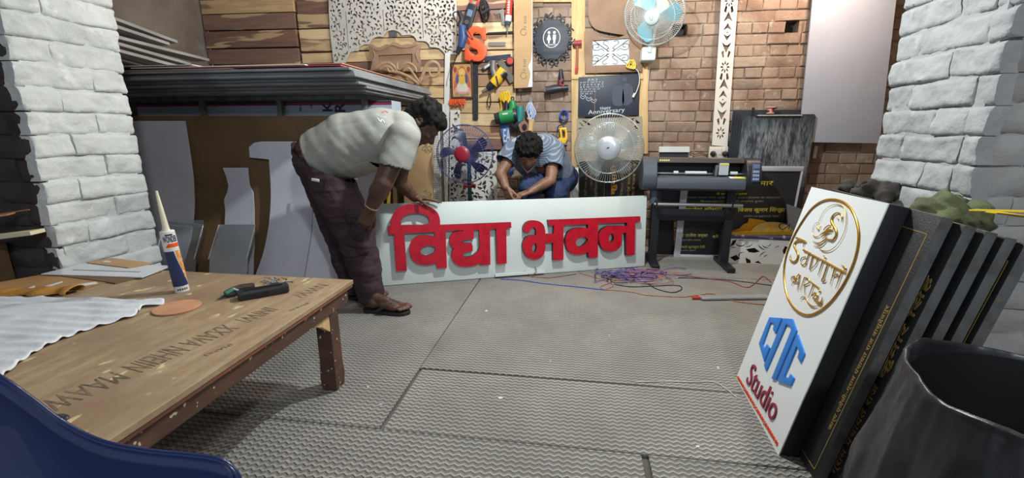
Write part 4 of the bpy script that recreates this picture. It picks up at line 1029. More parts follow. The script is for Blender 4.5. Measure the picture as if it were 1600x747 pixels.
MB().lathe([(.2, 0), (.21, .012), (.18, .03), (.05, .045), (.03, .07)], (pb.x, pb.y, 0), (0, 0, 1), 40).build('base', blk, fan2)
fr_ = Frame(fc2 + V(fa2).normalized() * (.15 * .55 + .0205), RT, UP)
plate('maker_mark', [[(-.004, 0), (0, .012), (.004, 0)], [(-.012, -.004), (-.006, .010), (-.002, -.004)], [(.012, -.004), (.006, .010), (.002, -.004)]], .001, fr_, blk, bd2)
# wall fan, cut by the top edge of the picture
wc = at_y(1022, 23, 3.72); wa = (CAM - wc).normalized() + V((-.22, 0, -.30))
fan3 = thing('wall_fan', (wc.x + .02, YB - .05, wc.z - .2), 'white and pale blue wall fan above the fretted frame', 'fan')
wwire = M('white_wire', (214, 222, 220), .4); wbl = M('pale_blue_plastic', (132, 196, 214), .3); wpl = M('white_plastic', (206, 220, 218), .35)
pt3, bd3 = fan_head(fan3, wc, wa, .218, wwire, wbl, wpl, 3, .052, 90, .13, .7, 1.9, .95, True)
MB().box2((wc.x - .055, wc.y + .12, wc.z - .30), (wc.x + .05, YB - .02, wc.z - .2)).build('wall_bracket', wpl, fan3, 0, .01)
MB().cyl(wc + V((0, .13, -.24)), wc - V(wa).normalized() * .12, .022).build('neck', wpl, fan3)
lettering('badge_mark', 'U', Frame(pt3(0, 0, .13 * .55 + .0205), axes(wa)[0] * 1, axes(wa)[1]), -.012, -.016, .024, .032, M('grey_print', (150, 166, 160), .5), bd3, .0008)
tube_p = lambda pts, r, nm, m_, root: MB().tube(catm(pts, 6), r, 6).build(nm, m_, root)

# ============================================================ white studio sign and the dark plaques behind it
pA, pB = at_z(1150, 591), at_z(1216, 712)
u_ = (pB - pA).normalized()
def tilt_frame(A, B, top):
    u = (B - A).normalized(); r = ray(*top); t = (A - CAM).dot(u) / r.dot(u); T = CAM + r * t
    return Frame(A, u, T - A), (B - A).length, (T - A).length
cf, CW, CH = tilt_frame(pA, pB, (1268, 292))
csign = thing('studio_sign', pA.lerp(pB, .5), 'white box sign with gold swan oval, blue monogram and maroon lettering, leaning right', 'sign')
TR2 = cf.px(1388, 318)
face = [(0, 0), (CW, 0), TR2, (0, CH)]
CT = .052
plate('side_casing', [[(0, .0125), (CW, .0125), TR2, (0, CH)]], CT, Frame(cf.o - cf.n * (CT + .004), cf.u, cf.v), M('black_casing', (30, 30, 34), .6), csign, .001)['label'] = 'black side casing'
plate('face', [face], .0035, Frame(cf.o - cf.n * .0035, cf.u, cf.v), M('white_face', (226, 230, 232), .35), csign)['label'] = 'white front face'
gold = M('gold_mirror', (206, 150, 44), .22, .9, col2=(220, 172, 70), nscale=40); goldp = M('gold_acrylic', (214, 170, 66), .25, .85)
def strokes(name, lst, sx, ox, oy, mat, parent, fr=None, h=.004, n=7):
    fr = fr or cf; mb = MB()
    for pts, rs in lst:
        q = stroke_path(fr, [fr.px(p[0] / sx + ox, p[1] / sx + oy) for p in pts], n, h); mb.tube(q, [r_ * .78 for r_ in lerp_r(rs if isinstance(rs, list) else [rs, rs], n, len(q))], 8, flat=fr.n)
    return mb.build(name, mat, parent, 60)
ov = [(290, 78), (350, 92), (400, 140), (430, 215), (438, 300), (420, 400), (385, 490), (335, 580), (270, 660), (200, 710), (140, 720), (85, 690), (45, 630), (25, 550), (22, 460), (40, 370), (80, 275), (130, 190), (180, 125), (235, 88)]
q = stroke_path(cf, [cf.px(p[0] / 3.557 + 1220, p[1] / 3.557 + 290) for p in ov], 4, .003, True)
MB().tube(q, .0042, 8, True, flat=cf.n).build('gold_oval', gold, csign, 60)
strokes('gold_swan', [([(500, 355), (505, 300), (490, 262), (455, 245), (415, 262), (388, 300), (382, 350), (405, 400), (432, 450), (435, 505), (410, 550), (375, 570), (335, 545)], [.001, .0035, .003, .0028, .004, .0055, .006, .006, .006, .005, .005, .004, .0015]),
    ([(395, 440), (380, 400), (345, 395), (310, 420), (290, 450)], [.001, .002, .003, .003, .002]), ([(395, 450), (350, 445), (300, 475), (250, 500)], [.002, .006, .006, .002]), ([(380, 470), (330, 480), (290, 510), (260, 530)], [.001, .003, .003, .0015]),
    ([(330, 530), (290, 570), (230, 600), (160, 580)], [.003, .004, .003, .001]), ([(330, 550), (290, 600), (240, 635), (175, 635)], [.002, .003, .003, .001]), ([(400, 560), (330, 560)], [.003, .003]),
    ([(235, 660), (280, 690), (350, 690), (430, 640), (500, 540), (545, 430), (555, 320), (540, 220), (500, 165), (430, 148), (360, 170), (295, 225), (250, 310), (230, 360)], [.001, .0025, .002, .0016, .0014, .0014, .0016, .002, .0022, .0015, .0013, .0013, .0013, .0012]),
    ([(232, 362), (200, 365), (170, 410), (160, 480), (175, 520), (220, 525), (260, 500)], [.0013, .0012, .0012, .0013, .002, .002, .001]), ([(232, 362), (250, 400), (240, 440)], [.0013, .0015, .001]),
    ([(215, 420), (228, 445)], [.005, .004]), ([(450, 300), (455, 325)], [.003, .002])], 7.47, 1250, 300, goldp, csign)
strokes('gold_name', [([(118, 68), (205, 105)], [.0048, .0048]), ([(180, 150), (190, 108), (160, 95), (122, 100), (100, 135), (118, 180), (135, 220), (125, 265), (95, 285), (65, 265), (68, 225)], [.002, .003, .005, .0055, .0055, .0055, .0055, .0055, .005, .0045, .002]),
    ([(182, 178), (255, 215)], .0045), ([(238, 205), (215, 270), (200, 335)], [.004, .004, .0015]), ([(205, 240), (170, 250), (160, 290), (180, 315), (208, 290)], .003),
    ([(262, 222), (330, 258)], .0045), ([(268, 230), (240, 355)], [.0042, .0036]), ([(308, 260), (300, 300), (245, 360)], [.0036, .003, .0018]),
    ([(362, 225), (382, 245), (372, 262)], [.001, .0035, .001]), ([(340, 262), (450, 322)], .0045), ([(358, 280), (315, 410)], [.0042, .0015]), ([(408, 285), (395, 330), (365, 420), (350, 455), (375, 458), (385, 440)], [.001, .0042, .0042, .0036, .003, .0012]), ([(425, 318), (432, 350)], [.002, .001]),
    ([(450, 325), (500, 350)], .0045), ([(468, 340), (425, 490)], [.0042, .0012]), ([(452, 410), (495, 395), (478, 420)], [.0035, .003, .001]), ([(500, 352), (560, 378)], .0045), ([(530, 372), (475, 525)], [.0042, .0012]), ([(525, 315), (562, 340), (550, 365)], [.001, .0042, .0015])], 5.746, 1225, 360, goldp, csign)
strokes('gold_art', [([(75, 500), (110, 440), (150, 395), (140, 470), (132, 545)], [.001, .003, .0035, .0035, .0015]), ([(70, 445), (85, 420), (115, 425), (105, 470), (75, 450)], [.002, .004, .004, .002, .001]), ([(100, 465), (145, 470)], .0025),
    ([(195, 425), (155, 540)], [.0035, .0015]), ([(195, 425), (230, 440), (232, 475), (185, 495)], .003), ([(195, 490), (195, 585)], [.003, .001]), ([(250, 465), (325, 520)], .0032), ([(275, 490), (228, 605)], [.0035, .0015]),
    ([(262, 590), (285, 565), (310, 585), (300, 620), (270, 610)], .004), ([(320, 530), (335, 545), (325, 560)], .003), ([(358, 600), (340, 660), (300, 660)], [.001, .006, .001]), ([(270, 600), (300, 640), (340, 650)], [.002, .004, .003]),
    ([(155, 625), (175, 600), (205, 610), (225, 650), (265, 685), (310, 685)], [.001, .0025, .0025, .0035, .0035, .001])], 5.746, 1225, 360, goldp, csign)
blue_m = M('blue_acrylic', (44, 128, 214), .35)
def cpoly(name, pts, mat, sx=3.114, ox=1140, oy=480, th=.006): return plate(name, [[cf.px(x / sx + ox, y / sx + oy) for x, y in lp] for lp in pts], th, cf, mat, csign, .0006)
for lp in ([(140, 65), (250, 72), (195, 212), (172, 175), (186, 120), (148, 112), (78, 310), (88, 355), (118, 308), (140, 340), (92, 462), (45, 300)],
           [(268, 75), (345, 80), (383, 185), (195, 630), (160, 615), (335, 185), (325, 140), (290, 130), (108, 545), (92, 495)],
           [(392, 218), (455, 390), (420, 468), (395, 428), (410, 375), (385, 325), (270, 600), (315, 610), (330, 575), (360, 610), (328, 680), (210, 640)]):
    cpoly('blue_monogram', [lp], blue_m, 5.744, 1180, 485)
def along(name, t, p, q, ht, mat, th, off=0.0):
    a, b_ = cf.px(*p), cf.px(*q); A_ = V(a); B_ = V(b_); L_ = (B_ - A_).length
    return lettering(name, t, cf, a[0], a[1], L_, ht, mat, csign, th, off, math.atan2(B_.y - A_.y, B_.x - A_.x), 4)
s0, s1_ = cf.px(1168, 594), cf.px(1208, 658); 
along('maroon_lettering', 'Studio', (1166.5, 597), (1208.5, 661), .085, M('maroon_acrylic', (136, 26, 56), .35), .005, -.004)
along('orange_lettering', 'CUTTING ¦ DESIGNING ¦ CARVING ¦ ENGRAVING', (1151.5, 592), (1214, 699), .016, M('orange_print', (226, 84, 34), .4), .003, .01)
# plaques
plq = M('black_granite_look', (30, 31, 33), .5, col2=(24, 25, 27), nscale=30, bump=.2, bscale=200, col3=(40, 41, 43)); plq_e = M('sawn_dark_edge', (96, 97, 98), .7, col2=(76, 76, 76), nscale=20, col3=(112, 100, 76)); gline = M('dull_gold_print', (150, 124, 72), .5)
nx = V((1, 0, 0)); un = cf.u; base = pB
specs = [(1318, 747, 1430, 338, .027, 'next behind the white studio sign, with gold Devanagari line along its edge'),
         (1345, 747, 1472, 352, .026, 'second behind the white studio sign, with gold print along its edge'),
         (1368, 740, 1497, 358, .025, 'third behind the white studio sign'),
         (1400, 720, 1515, 366, .025, 'fourth behind the white studio sign'),
         (1425, 700, 1540, 376, .026, 'farthest from the white studio sign, with thin gold border line')]
# offsets of each plaque face from the sign face, measured along the floor
offs = [.058, .094, .130, .163, .196]; near = [.105, .130, .145, .156, .168]; hts = [.815, .80, .79, .78, .77]
hn = V((cf.n.x, cf.n.y, 0)).normalized() * -1
hn = hn if hn.x > 0 else -hn
for k, (x0, y0, x1, y1, th, lab) in enumerate(specs):
    O = pA + hn * offs[k] / abs(cf.n.dot(hn)) * 1.0; O.z = .0005
    f = Frame(O, cf.u, cf.v); W0, W1, Hh = .02, CW + near[k], hts[k]
    o = thing('dark_plaque', f.pt((W0 + W1) / 2, 0, -th / 2), 'leaning dark plaque ' + lab, 'plaque', 'dark plaques leaning beside the bin')
    me = flat_mesh([rect(W0, .009, W1, Hh)], th, Frame(O - f.n * th, f.u, f.v), .0015)
    for m_ in (plq, plq_e): me.materials.append(m_)
    for p in me.polygons: p.material_index = 0 if p.normal.dot(f.n) > .6 else 1
    link_mesh('slab', me, None, o, 30)
    if k in (0, 4):
        m_ = .022 if k == 0 else .018; fl = f.up(.0003); mb = MB()
        for a, b_ in (((W0 + .03, .03), (W1 - m_, .03)), ((W1 - m_, .03), (W1 - m_, Hh - .05)), ((W0 + .03, Hh - .05), (W1 - m_, Hh - .05))):
            mb.bar(fl.pt(*a), fl.pt(*b_), .0022, .0012, fl.n)
        mb.build('gold_border', gline, o, 0)
    if k == 0:
        lettering('edge_lettering', 'कार्य एजेंसी:-ग्राम पंचायत राज वासुदेवपुर', f.up(.0003), W1 - .026, .16, .40, .021, gline, o, .001, .004, math.pi / 2, 2)
    if k == 1:
        text_block('edge_lettering', [('कुमार सिंह', W1 - .008, .36, .30, .034, math.pi / 2), ('ग्राम पंचायत राज', W1 - .010, .04, .30, .03, math.pi / 2)], f.up(.0003), gline, o, .001, .01)
# ============================================================ things hung on the back wall
YW = 3.962; YK = 4.003        # front of the planks, front of the bricks
W1 = wallf(YW); WK = wallf(YK)
def inside(p, poly):
    c = False; x, y = p; n = len(poly)
    for i in range(n):
        x1, y1 = poly[i]; x2, y2 = poly[i - 1]
        if (y1 > y) != (y2 > y) and x < (x2 - x1) * (y - y1) / (y2 - y1) + x1: c = not c
    return c
def edge_d(p, poly):
    m = 9e9; P0 = V(p)
    for i in range(len(poly)):
        a, b = V(poly[i]), V(poly[i - 1]); d = b - a; L = d.length_squared
        t = max(0, min(1, (P0 - a).dot(d) / L)) if L else 0; m = min(m, (P0 - a - d * t).length)
    return m
def leaf(cx, cy, L, w, a, bend=.0, n=6):
    up, dn = [], []
    for i in range(n + 1):
        t = i / n; x = (t - .5) * L; yy = w * math.sin(math.pi * t) ** .8 * (1.2 - .5 * t) / 2; c = bend * L * (math.sin(math.pi * t) - .5)
        up.append((x, c + yy)); 
        if 0 < i < n: dn.append((x, c - yy))
    return [(cx + x * math.cos(a) - y * math.sin(a), cy + x * math.sin(a) + y * math.cos(a)) for x, y in up + dn[::-1]]
def hook(cx, cy, r, w_, a0, sw, n=9):
    o_, i_ = [], []
    for k in range(n + 1):
        t = k / n; a = a0 + sw * t; rr_ = r * (1 - .35 * t); h = w_ * math.sin(math.pi * min(1, t * .92 + .04)) / 2
        o_.append((cx + (rr_ + h) * math.cos(a), cy + (rr_ + h) * math.sin(a))); i_.append((cx + (rr_ - h) * math.cos(a), cy + (rr_ - h) * math.sin(a)))
    return o_ + i_[::-1]
def fret(outer, cell, rg, margin, sz=1.0, avoid=()):
    xs = [p[0] for p in outer]; ys = [p[1] for p in outer]; out = []; ctr = []
    def ok(lf):
        return all(inside(p, outer) for p in lf) and min(edge_d(p, outer) for p in lf[::2]) > margin and not any(abs(p[0] - a) < margin for p in lf for a in avoid) and not any(inside(p, o) for o in out[-60:] for p in lf) and not any(inside(p, lf) for o in out[-60:] for p in o) and all(min((V(p) - V(q)).length for q in o) > margin * .45 for o in out[-60:] for p in lf[::2])
    y = min(ys); r = 0
    while y < max(ys):
        x = min(xs) + (r % 2) * cell / 4
        while x < max(xs):
            c = (x + rg.uniform(-.12, .12) * cell, y + rg.uniform(-.12, .12) * cell)
            if inside(c, outer):
                for k in range(7):
                    if rg.random() < .5: lf = hook(c[0], c[1], cell * rg.uniform(.22, .36) * sz, cell * rg.uniform(.16, .26) * sz, rg.uniform(0, 6.28), rg.choice((1, -1)) * rg.uniform(2.2, 3.8))
                    else: lf = leaf(c[0], c[1], cell * rg.uniform(.30, .62) * sz, cell * rg.uniform(.18, .34) * sz, rg.uniform(0, 6.28), rg.choice((-.22, .22, .1, -.3)))
                    if ok(lf): out.append(lf); break
            x += cell * .5
        y += cell * .45; r += 1
    return out
rg = random.Random(12)
# white fretwork arch
jal_m = M('grey_white_fretwork', (198, 196, 192), .7, col2=(182, 180, 176), nscale=8)
jo = pxl(W1, loop([(25, -190), (1172, -190), (1172, 60), (1168, 490), (1072, 490), (1050, 465, 1), (1020, 440, 1), (985, 428, 1), (935, 425), (922, 398, 1), (895, 375, 1), (850, 370, 1), (815, 370), (800, 340, 1), (760, 316, 1), (700, 318, 1), (682, 320), (655, 290, 1), (600, 273, 1), (545, 290, 1), (512, 335), (470, 330, 1), (420, 350, 1), (396, 385), (385, 400, 1), (340, 402, 1), (300, 428, 1), (290, 462), (250, 462, 1), (212, 482, 1), (190, 535), (178, 568), (72, 568), (40, 300), (28, 110)]), 5.748, 510, 0)
jx = [W1.px(510 + a / 5.748, 30)[0] for a in (182, 516, 866)]; 
cell = (jx[1] - jx[0]) / 4.6
hl = fret(jo, cell, rg, cell * .085, 1.0, jx)
for a in jx:
    zt = W1.px(600, 16)[1]; zb_ = zt
    while inside((a, zb_ - .03), jo) : zb_ -= .01
    hl.append(rect(a - .0035, zb_, a + .0035, zt))
o = plate('fretwork_arch', [jo] + hl, .010, W1.up(.001), jal_m)
tag(o, 'large white fretwork arch panel with scalloped lower edge high on the planks', 'fretwork panel')
# ornate frame and scroll crest leaning on the stack
mdf_m = M('raw_mdf', (156, 126, 104), .8, col2=(142, 114, 94), nscale=6, bump=.1, bscale=80)
f = Frame((0, 3.93, 0), (1, 0, 0), (0, 0, 1))
of = thing('ornate_frame', f.pt(*f.px(617, 105)), 'small carved brown picture frame with scalloped edges behind the board stack', 'frame')
ol = pxl(f, loop([(385, 412), (402, 400), (430, 405, 1), (455, 425, 1), (492, 424), (540, 402, 1), (572, 402), (606, 380, 1), (640, 386), (680, 408), (740, 398, 1), (776, 402), (804, 374), (842, 382), (852, 440), (838, 480, 1), (856, 560), (842, 640), (400, 640), (416, 540, 1), (394, 480, 1)]), 5.748, 510, 0)
il = pxl(f, [(470, 500), (776, 486), (776, 600), (470, 600)], 5.748, 510, 0)
plate('frame_border', [ol, il], .016, f, mdf_m, of, .002); plate('backing', [pxl(f, [(440, 470), (800, 470), (800, 625), (440, 625)], 5.748, 510, 0)], .006, f.up(-.008), mdf_m, of)
strokes('carved_ornament', [([(410, 420), (450, 450), (500, 450), (550, 430), (600, 405), (660, 425), (720, 430), (780, 420), (820, 400)], [.004, .008, .006, .010, .012, .010, .006, .008, .004]), ([(420, 440), (440, 500), (420, 560)], [.006, .01, .005]), ([(825, 430), (810, 490), (832, 560)], [.006, .01, .005])], 5.748, 510, 0, mdf_m, of, f, .018)
f = Frame((0, 3.80, 0), (1, 0, 0), (0, 0, 1)); crest_m = M('carved_wood', (172, 142, 112), .75, col2=(150, 122, 96), nscale=12)
cst = strokes('carved_crest', [([(455, 600), (500, 572), (560, 566), (605, 596), (635, 640)], [.006, .012, .014, .014, .012]), ([(480, 625), (530, 598), (575, 608), (610, 650)], [.005, .012, .013, .01]), ([(640, 556), (634, 590), (642, 625)], [.004, .012, .014]),
    ([(655, 630), (690, 580), (745, 568), (790, 600), (812, 650)], [.006, .013, .014, .014, .01]), ([(690, 640), (735, 612), (772, 650), (805, 700), (835, 740)], [.006, .013, .013, .013, .012]), ([(838, 747), (868, 665), (900, 590), (950, 556), (1000, 578), (1015, 630), (990, 682), (942, 685), (926, 640), (962, 618)], [.014, .018, .02, .02, .018, .016, .015, .012, .010, .006]),
    ([(870, 735), (915, 690), (950, 695)], [.012, .012, .006]), ([(560, 640), (640, 650), (720, 680), (790, 725), (830, 755)], [.012, .016, .016, .016, .014]), ([(540, 600), (560, 640)], [.01, .01])], 5.748, 510, 0, crest_m, None, f, .0)
tag(cst, 'carved wooden scroll crest lying behind the right end of the board stack', 'carving')
tag(plate('small_window_patch', [rect(*W1.px(609, 58), *W1.px(620, 48))], .004, W1.up(.002), M('dark_opening', (86, 84, 92), .6)), 'small dark square plate on the planks under the fretwork arch', 'plate')
# long white strip below the arch, scroll-cut strip and orange scrap behind the blue fan
whp = M('white_board', (214, 214, 210), .55, col2=(202, 202, 198), nscale=5)
tag(plate('white_batten', [pxl(W1, [(696, 84), (704, 84), (700, 312), (692, 312)])], .012, W1.up(.002), whp), 'narrow white batten below the right foot of the fretwork arch', 'batten')
f = wallf(3.945); so = pxl(f, [(704, 172), (719, 172), (720, 345), (702, 345)])
tag(plate('scroll_cut_strip', [so] + fret(so, .09, rg, .005, 1), .008, f, whp), 'white strip with cut scrolls standing behind the blue-guarded fan', 'fretwork strip')
so = pxl(f, [(720, 240), (778, 236), (778, 345), (716, 345)])
tag(plate('fretwork_screen', [so] + fret(so, .10, rg, .004, 1.0), .008, wallf(3.90), whp), 'white scroll-cut panel low behind the blue-guarded fan', 'fretwork panel')
orange = M('orange_acrylic', (232, 92, 52), .4)
tag(lettering('orange_letters', 'आराध्य', wallf(3.935), *wallf(3.935).px(702, 169), .15, .075, orange, None, .012, .03), 'scrap of small orange Devanagari letters below the framed picture', 'letters')
# big orange letter
so = pxl(W1, loop([(480, 310), (490, 442), (455, 446), (440, 398, 1), (405, 366, 1), (370, 366, 1), (350, 388, 1), (362, 420, 1), (405, 442, 1), (455, 472, 1), (490, 520, 1), (494, 580, 1), (470, 632, 1), (420, 662, 1), (368, 660, 1), (338, 642), (324, 662), (264, 646), (270, 524), (300, 522), (322, 560, 1), (352, 592, 1), (388, 600, 1), (406, 578, 1), (395, 545, 1), (350, 524, 1), (302, 492, 1), (275, 445, 1), (285, 380, 1), (320, 320, 1), (370, 297, 1), (420, 302, 1), (440, 318), (452, 308)]), 6.793, 690, 0)
tag(plate('letter_s', [so], .03, W1.up(.045), orange, None, .002), 'big orange slab-serif letter S hung over the planks', 'letter')
def wt(px, py, h=.03): p = at_y(px, py, YW - h); return p
blk_p = M('black_plastic', (42, 44, 50), .4); red_p = M('red_plastic_tool', (196, 60, 52), .4); yel = M('tool_yellow', (232, 186, 46), .45, col2=(214, 168, 40), nscale=12); grn = M('tool_green', (34, 132, 72), .4); teal = M('tool_teal', (46, 124, 122), .45); bluep = M('tool_blue', (70, 104, 170), .5); stl = M('steel', (150, 150, 150), .35, .8, col2=(120, 120, 120), nscale=12); gry = M('grey_metal', (124, 122, 118), .5, .4)
cordm = M('black_cord', (28, 28, 32), .6)
def cord(name, pts, r, mat, parent=None, h=.02, Y=YW, closed=False, n=6):
    q = catm([at_y(p[0], p[1], Y - (p[2] if len(p) > 2 else h)) for p in pts], n, closed); return MB().tube(q, r, 6, closed).build(name, mat, parent, 180)
def tool(name, px, py, lab, cat): return thing(name, at_y(px, py, YW - .04), lab, cat)
# clamp meter
t = tool('clamp_meter', 737, 30, 'black clamp meter with red jaws hanging above the orange S', 'clamp meter')
f = Frame(W1.pt(*W1.px(733, 31), .004), V((.94, 0, -.34)) * -1, V((.34, 0, .94))); f = Frame(f.o, V((.93, 0, -.36)), V((.36, 0, .93)))
plate('body', [loop(sm([(-.035, -.07), (.035, -.07), (.04, 0), (.038, .09), (.03, .12), (-.03, .12), (-.038, .09), (-.04, 0)]))], .035, f, blk_p, t, .004)
plate('display', [rect(-.022, .02, .022, .07)], .003, f.up(.0345), M('grey_lcd', (104, 120, 150), .3), t); MB().cyl(f.pt(0, -.03, .034), f.pt(0, -.03, .046), .018).build('dial', stl, t)
for sg in (1, -1): MB().tube(catm([f.pt(.012 * sg, .11, .018), f.pt(.034 * sg, .15, .018), f.pt(.036 * sg, .19, .018), f.pt(.004 * sg, .215, .018)], 5), .010, 8).build('jaw', red_p, t)
# cable coil
t = tool('cable_coil', 757, 20, 'coiled black cable hanging right of the clamp meter', 'cable')
for k in range(7):
    c = (757 + rg.uniform(-2, 2), 16 + rg.uniform(-3, 3)); a = rg.uniform(-.3, .3)
    cord('loop', [(c[0] + (7 - k * .5) * math.cos(q) + 3 * math.sin(q) * .4, c[1] + (17 - k) * math.sin(q), .012 + .006 * k) for q in [i * 6.283 / 10 for i in range(10)]], .0045, cordm, t, closed=True, n=4)
MB().bar(wt(752, 22, .06), wt(764, 14, .06), .02, .02).build('tie', cordm, t, 0, .004)
# steel square
tag(plate('try_square', [pxl(W1, [(772, 20), (787, 14), (790, 39), (784, 40), (782, 21), (774, 24)])], .005, W1.up(.006), gry, None, .0005), 'grey steel L-shaped square beside the red sealant cartridge', 'square')
# red sealant cartridge and its gun rod
t = tool('sealant_cartridge', 795, 20, 'red and white sealant cartridge hung nozzle down on the planks', 'cartridge')
a, b_ = wt(797, -6, .035), wt(794, 34, .035); MB().cyl(a, b_, .026).build('tube', red_p, t); d = (b_ - a).normalized()
MB().cyl(a.lerp(b_, .76), b_ - d * .002, .0265).build('white_band', whp, t)['label'] = 'white lower band'; MB().cyl(b_, b_ + d * .025, .027, .02).build('cap', M('teal_grey', (60, 84, 92), .5), t); MB().cyl(b_ + d * .025, b_ + d * .10, .008, .004).build('nozzle', gry, t)
fq = Frame(a.lerp(b_, .70) + V((.008, -.0262, 0)), V((.05, 0, 1)), V((-1, 0, 0)))
for k in range(6): plate('print_mark', [rect(k * .019, 0, k * .019 + .012, .016), rect(k * .019 + .004, .004, k * .019 + .008, .012)], .001, fq, whp, t)
MB().bar(wt(762, 52, .008), wt(801, 50, .008), .012, .01).build('rack_rail', M('black_rail', (36, 36, 40), .6), None, 0).name = 'tool_rail'
tag(bpy.data.objects['tool_rail'], 'thin black rail right of the orange S', 'rail')
# angle grinder style tool with blue body and its cord
t = tool('blue_power_tool', 724, 60, 'dark power tool with blue body and looped cord left of the orange S', 'power tool')
MB().tube([wt(718, 42, .125), wt(722, 30, .125), wt(717, 18, .125)], [.026, .022, .018], 12).build('handle', blk_p, t)
MB().tube([wt(722, 40, .125), wt(724, 58, .125), wt(720, 74, .125)], [.03, .04, .028], 14).build('body', M('tool_navy', (48, 74, 122), .4), t); MB().tube([wt(720, 72, .125), wt(714, 84, .125)], [.026, .018], 12).build('nose', blk_p, t)
cord('cord', [(717, 18), (709, 20), (711, 30), (722, 46), (738, 62), (735, 54), (728, 44)], .0045, cordm, t, .15); cord('cord_tail', [(716, 82), (711, 94), (706, 110), (703, 126)], .0045, cordm, t, .10)
# framed devotional picture, a generic seated figure
f = Frame((0, YW - .012, 0), V((1, 0, 0)), V((0, 0, 1))); x0, z0 = f.px(706, 154); x1, z1 = f.px(739, 97)
t = thing('framed_picture', (x0, YW, z0), 'small framed devotional picture of a seated figure in pinks and yellows', 'picture'); dw = M('dark_wood_frame', (78, 56, 44), .5)
plate('frame', [rect(x0, z0, x1, z1), rect(x0 + .014, z0 + .014, x1 - .014, z1 - .014)], .018, f, dw, t, .002)
pf = f.up(.006); w_, h_ = x1 - x0, z1 - z0
def sh(nm, lst, c, lv): 
    for k, lp in enumerate(lst): plate(nm, [[(x0 + w_ * a, z0 + h_ * b_) for a, b_ in lp]], .0012, pf.up(.0012 * lv), M('print_%d_%d_%d' % c, c, .45), t)
plate('print', [rect(x0 + .012, z0 + .012, x1 - .012, z1 - .012)], .006, f, M('print_ground', (206, 168, 96), .5, col2=(182, 120, 84), nscale=14), t)
el = lambda cx, cy, rx, ry: circ(cx, cy, rx, 20, ry)
sh('throne', [loop(sm([(.15, .2), (.2, .6), (.5, .9), (.8, .6), (.85, .2)]))], (176, 96, 78), 0); sh('seat_cloth', [el(.5, .24, .36, .12)], (226, 140, 150), 1); sh('robe', [loop(sm([(.25, .25), (.38, .55), (.5, .62), (.62, .55), (.75, .25), (.5, .18)]))], (204, 200, 176), 2)
sh('halo', [el(.5, .72, .15, .12)], (226, 176, 74), 1); sh('face', [el(.5, .70, .08, .075)], (220, 184, 138), 3); sh('torso', [el(.5, .52, .17, .13)], (214, 170, 70), 3); sh('arm', [el(.30, .54, .055, .13), el(.70, .54, .055, .13)], (66, 78, 130), 4); sh('attendant', [el(.2, .8, .08, .08), el(.8, .8, .08, .08)], (150, 66, 58), 1); sh('flower', [el(.25, .13, .07, .04), el(.5, .1, .07, .04), el(.75, .13, .07, .04)], (120, 150, 110), 3)
# black strips
tag(MB().bar(wt(743, 98, .012), wt(743, 187, .012), .045, .006, (0, -1, 0)).build('perforated_strip', M('black_perforated', (34, 34, 38), .6, col2=(60, 60, 64), nscale=45, nlo=.55, nhi=.6), None, 0), 'black perforated strip hanging under the orange S', 'strip')
tag(MB().bar(wt(758, 92, .01), wt(798, 88, .01), .036, .006, (0, -1, 0)).build('toothed_strip', M('navy_black', (34, 40, 56), .5, col2=(52, 60, 80), nscale=30), None, 0), 'short dark toothed strip level with the foot of the orange S', 'strip')
t = tool('tape_measure', 797, 95, 'small round red and black disc near the cardboard board', 'disc'); MB().cyl(wt(797, 95, .0), wt(797, 95, .022), .034).build('rim', blk_p, t); MB().cyl(wt(797, 95, .022), wt(797, 95, .026), .026).build('red_face', red_p, t)
tag(plate('grey_word_strip', [pxl(W1, [(764, 66), (790, 66), (790, 72), (764, 72)])], .005, W1.up(.002), gry), 'small grey strip with ragged edge right of the orange S', 'strip')
# yellow drill
t = tool('yellow_drill', 775, 125, 'yellow and black power drill hanging chuck down on the planks', 'drill')
MB().tube([wt(787, 108, .06), wt(777, 124, .06), wt(771, 131, .06)], [.036, .044, .04], 16).build('body', yel, t); MB().tube([wt(771, 131, .06), wt(762, 139, .06)], [.038, .026], 16).build('gear_case', blk_p, t); MB().tube([wt(762, 139, .06), wt(753, 144, .06)], [.018, .012], 12).build('chuck', gry, t)
MB().tube([wt(775, 122, .06), wt(770, 108, .06), wt(771, 95, .06)], [.03, .024, .026], 12).build('handle', gry, t); MB().tube([wt(783, 118, .06), wt(790, 112, .06)], [.04, .03], 12).build('end_cap', blk_p, t); MB().bar(wt(775, 119, .10), wt(779, 134, .10), .012, .01).build('trim_band', blk_p, t, 0)
tag(MB().bar(wt(781, 95, .02), wt(801, 128, .02), .05, .014, (0, -1, 0)).build('grey_batten', M('grey_batten_m', (98, 96, 88), .7), None, 0), 'dark grey board offcut crossing behind the yellow drill', 'offcut')
t = tool('utility_cutter', 762, 103, 'grey marking tool leaning left of the drill handle', 'hand tool'); MB().bar(wt(755, 107, .03), wt(768, 98, .03), .034, .016, (0, -1, 0)).build('body', gry, t, 0, .003); MB().bar(wt(757, 106, .04), wt(766, 100, .04), .016, .004, (0, -1, 0)).build('label_plate', whp, t, 0)
cord('hanging_cable', [(765, 146), (762, 156), (762, 164), (765, 168), (767, 158), (766, 147)], .004, cordm, None, .02); tag(bpy.data.objects['hanging_cable'], 'short black cable hanging below the yellow drill', 'cable')
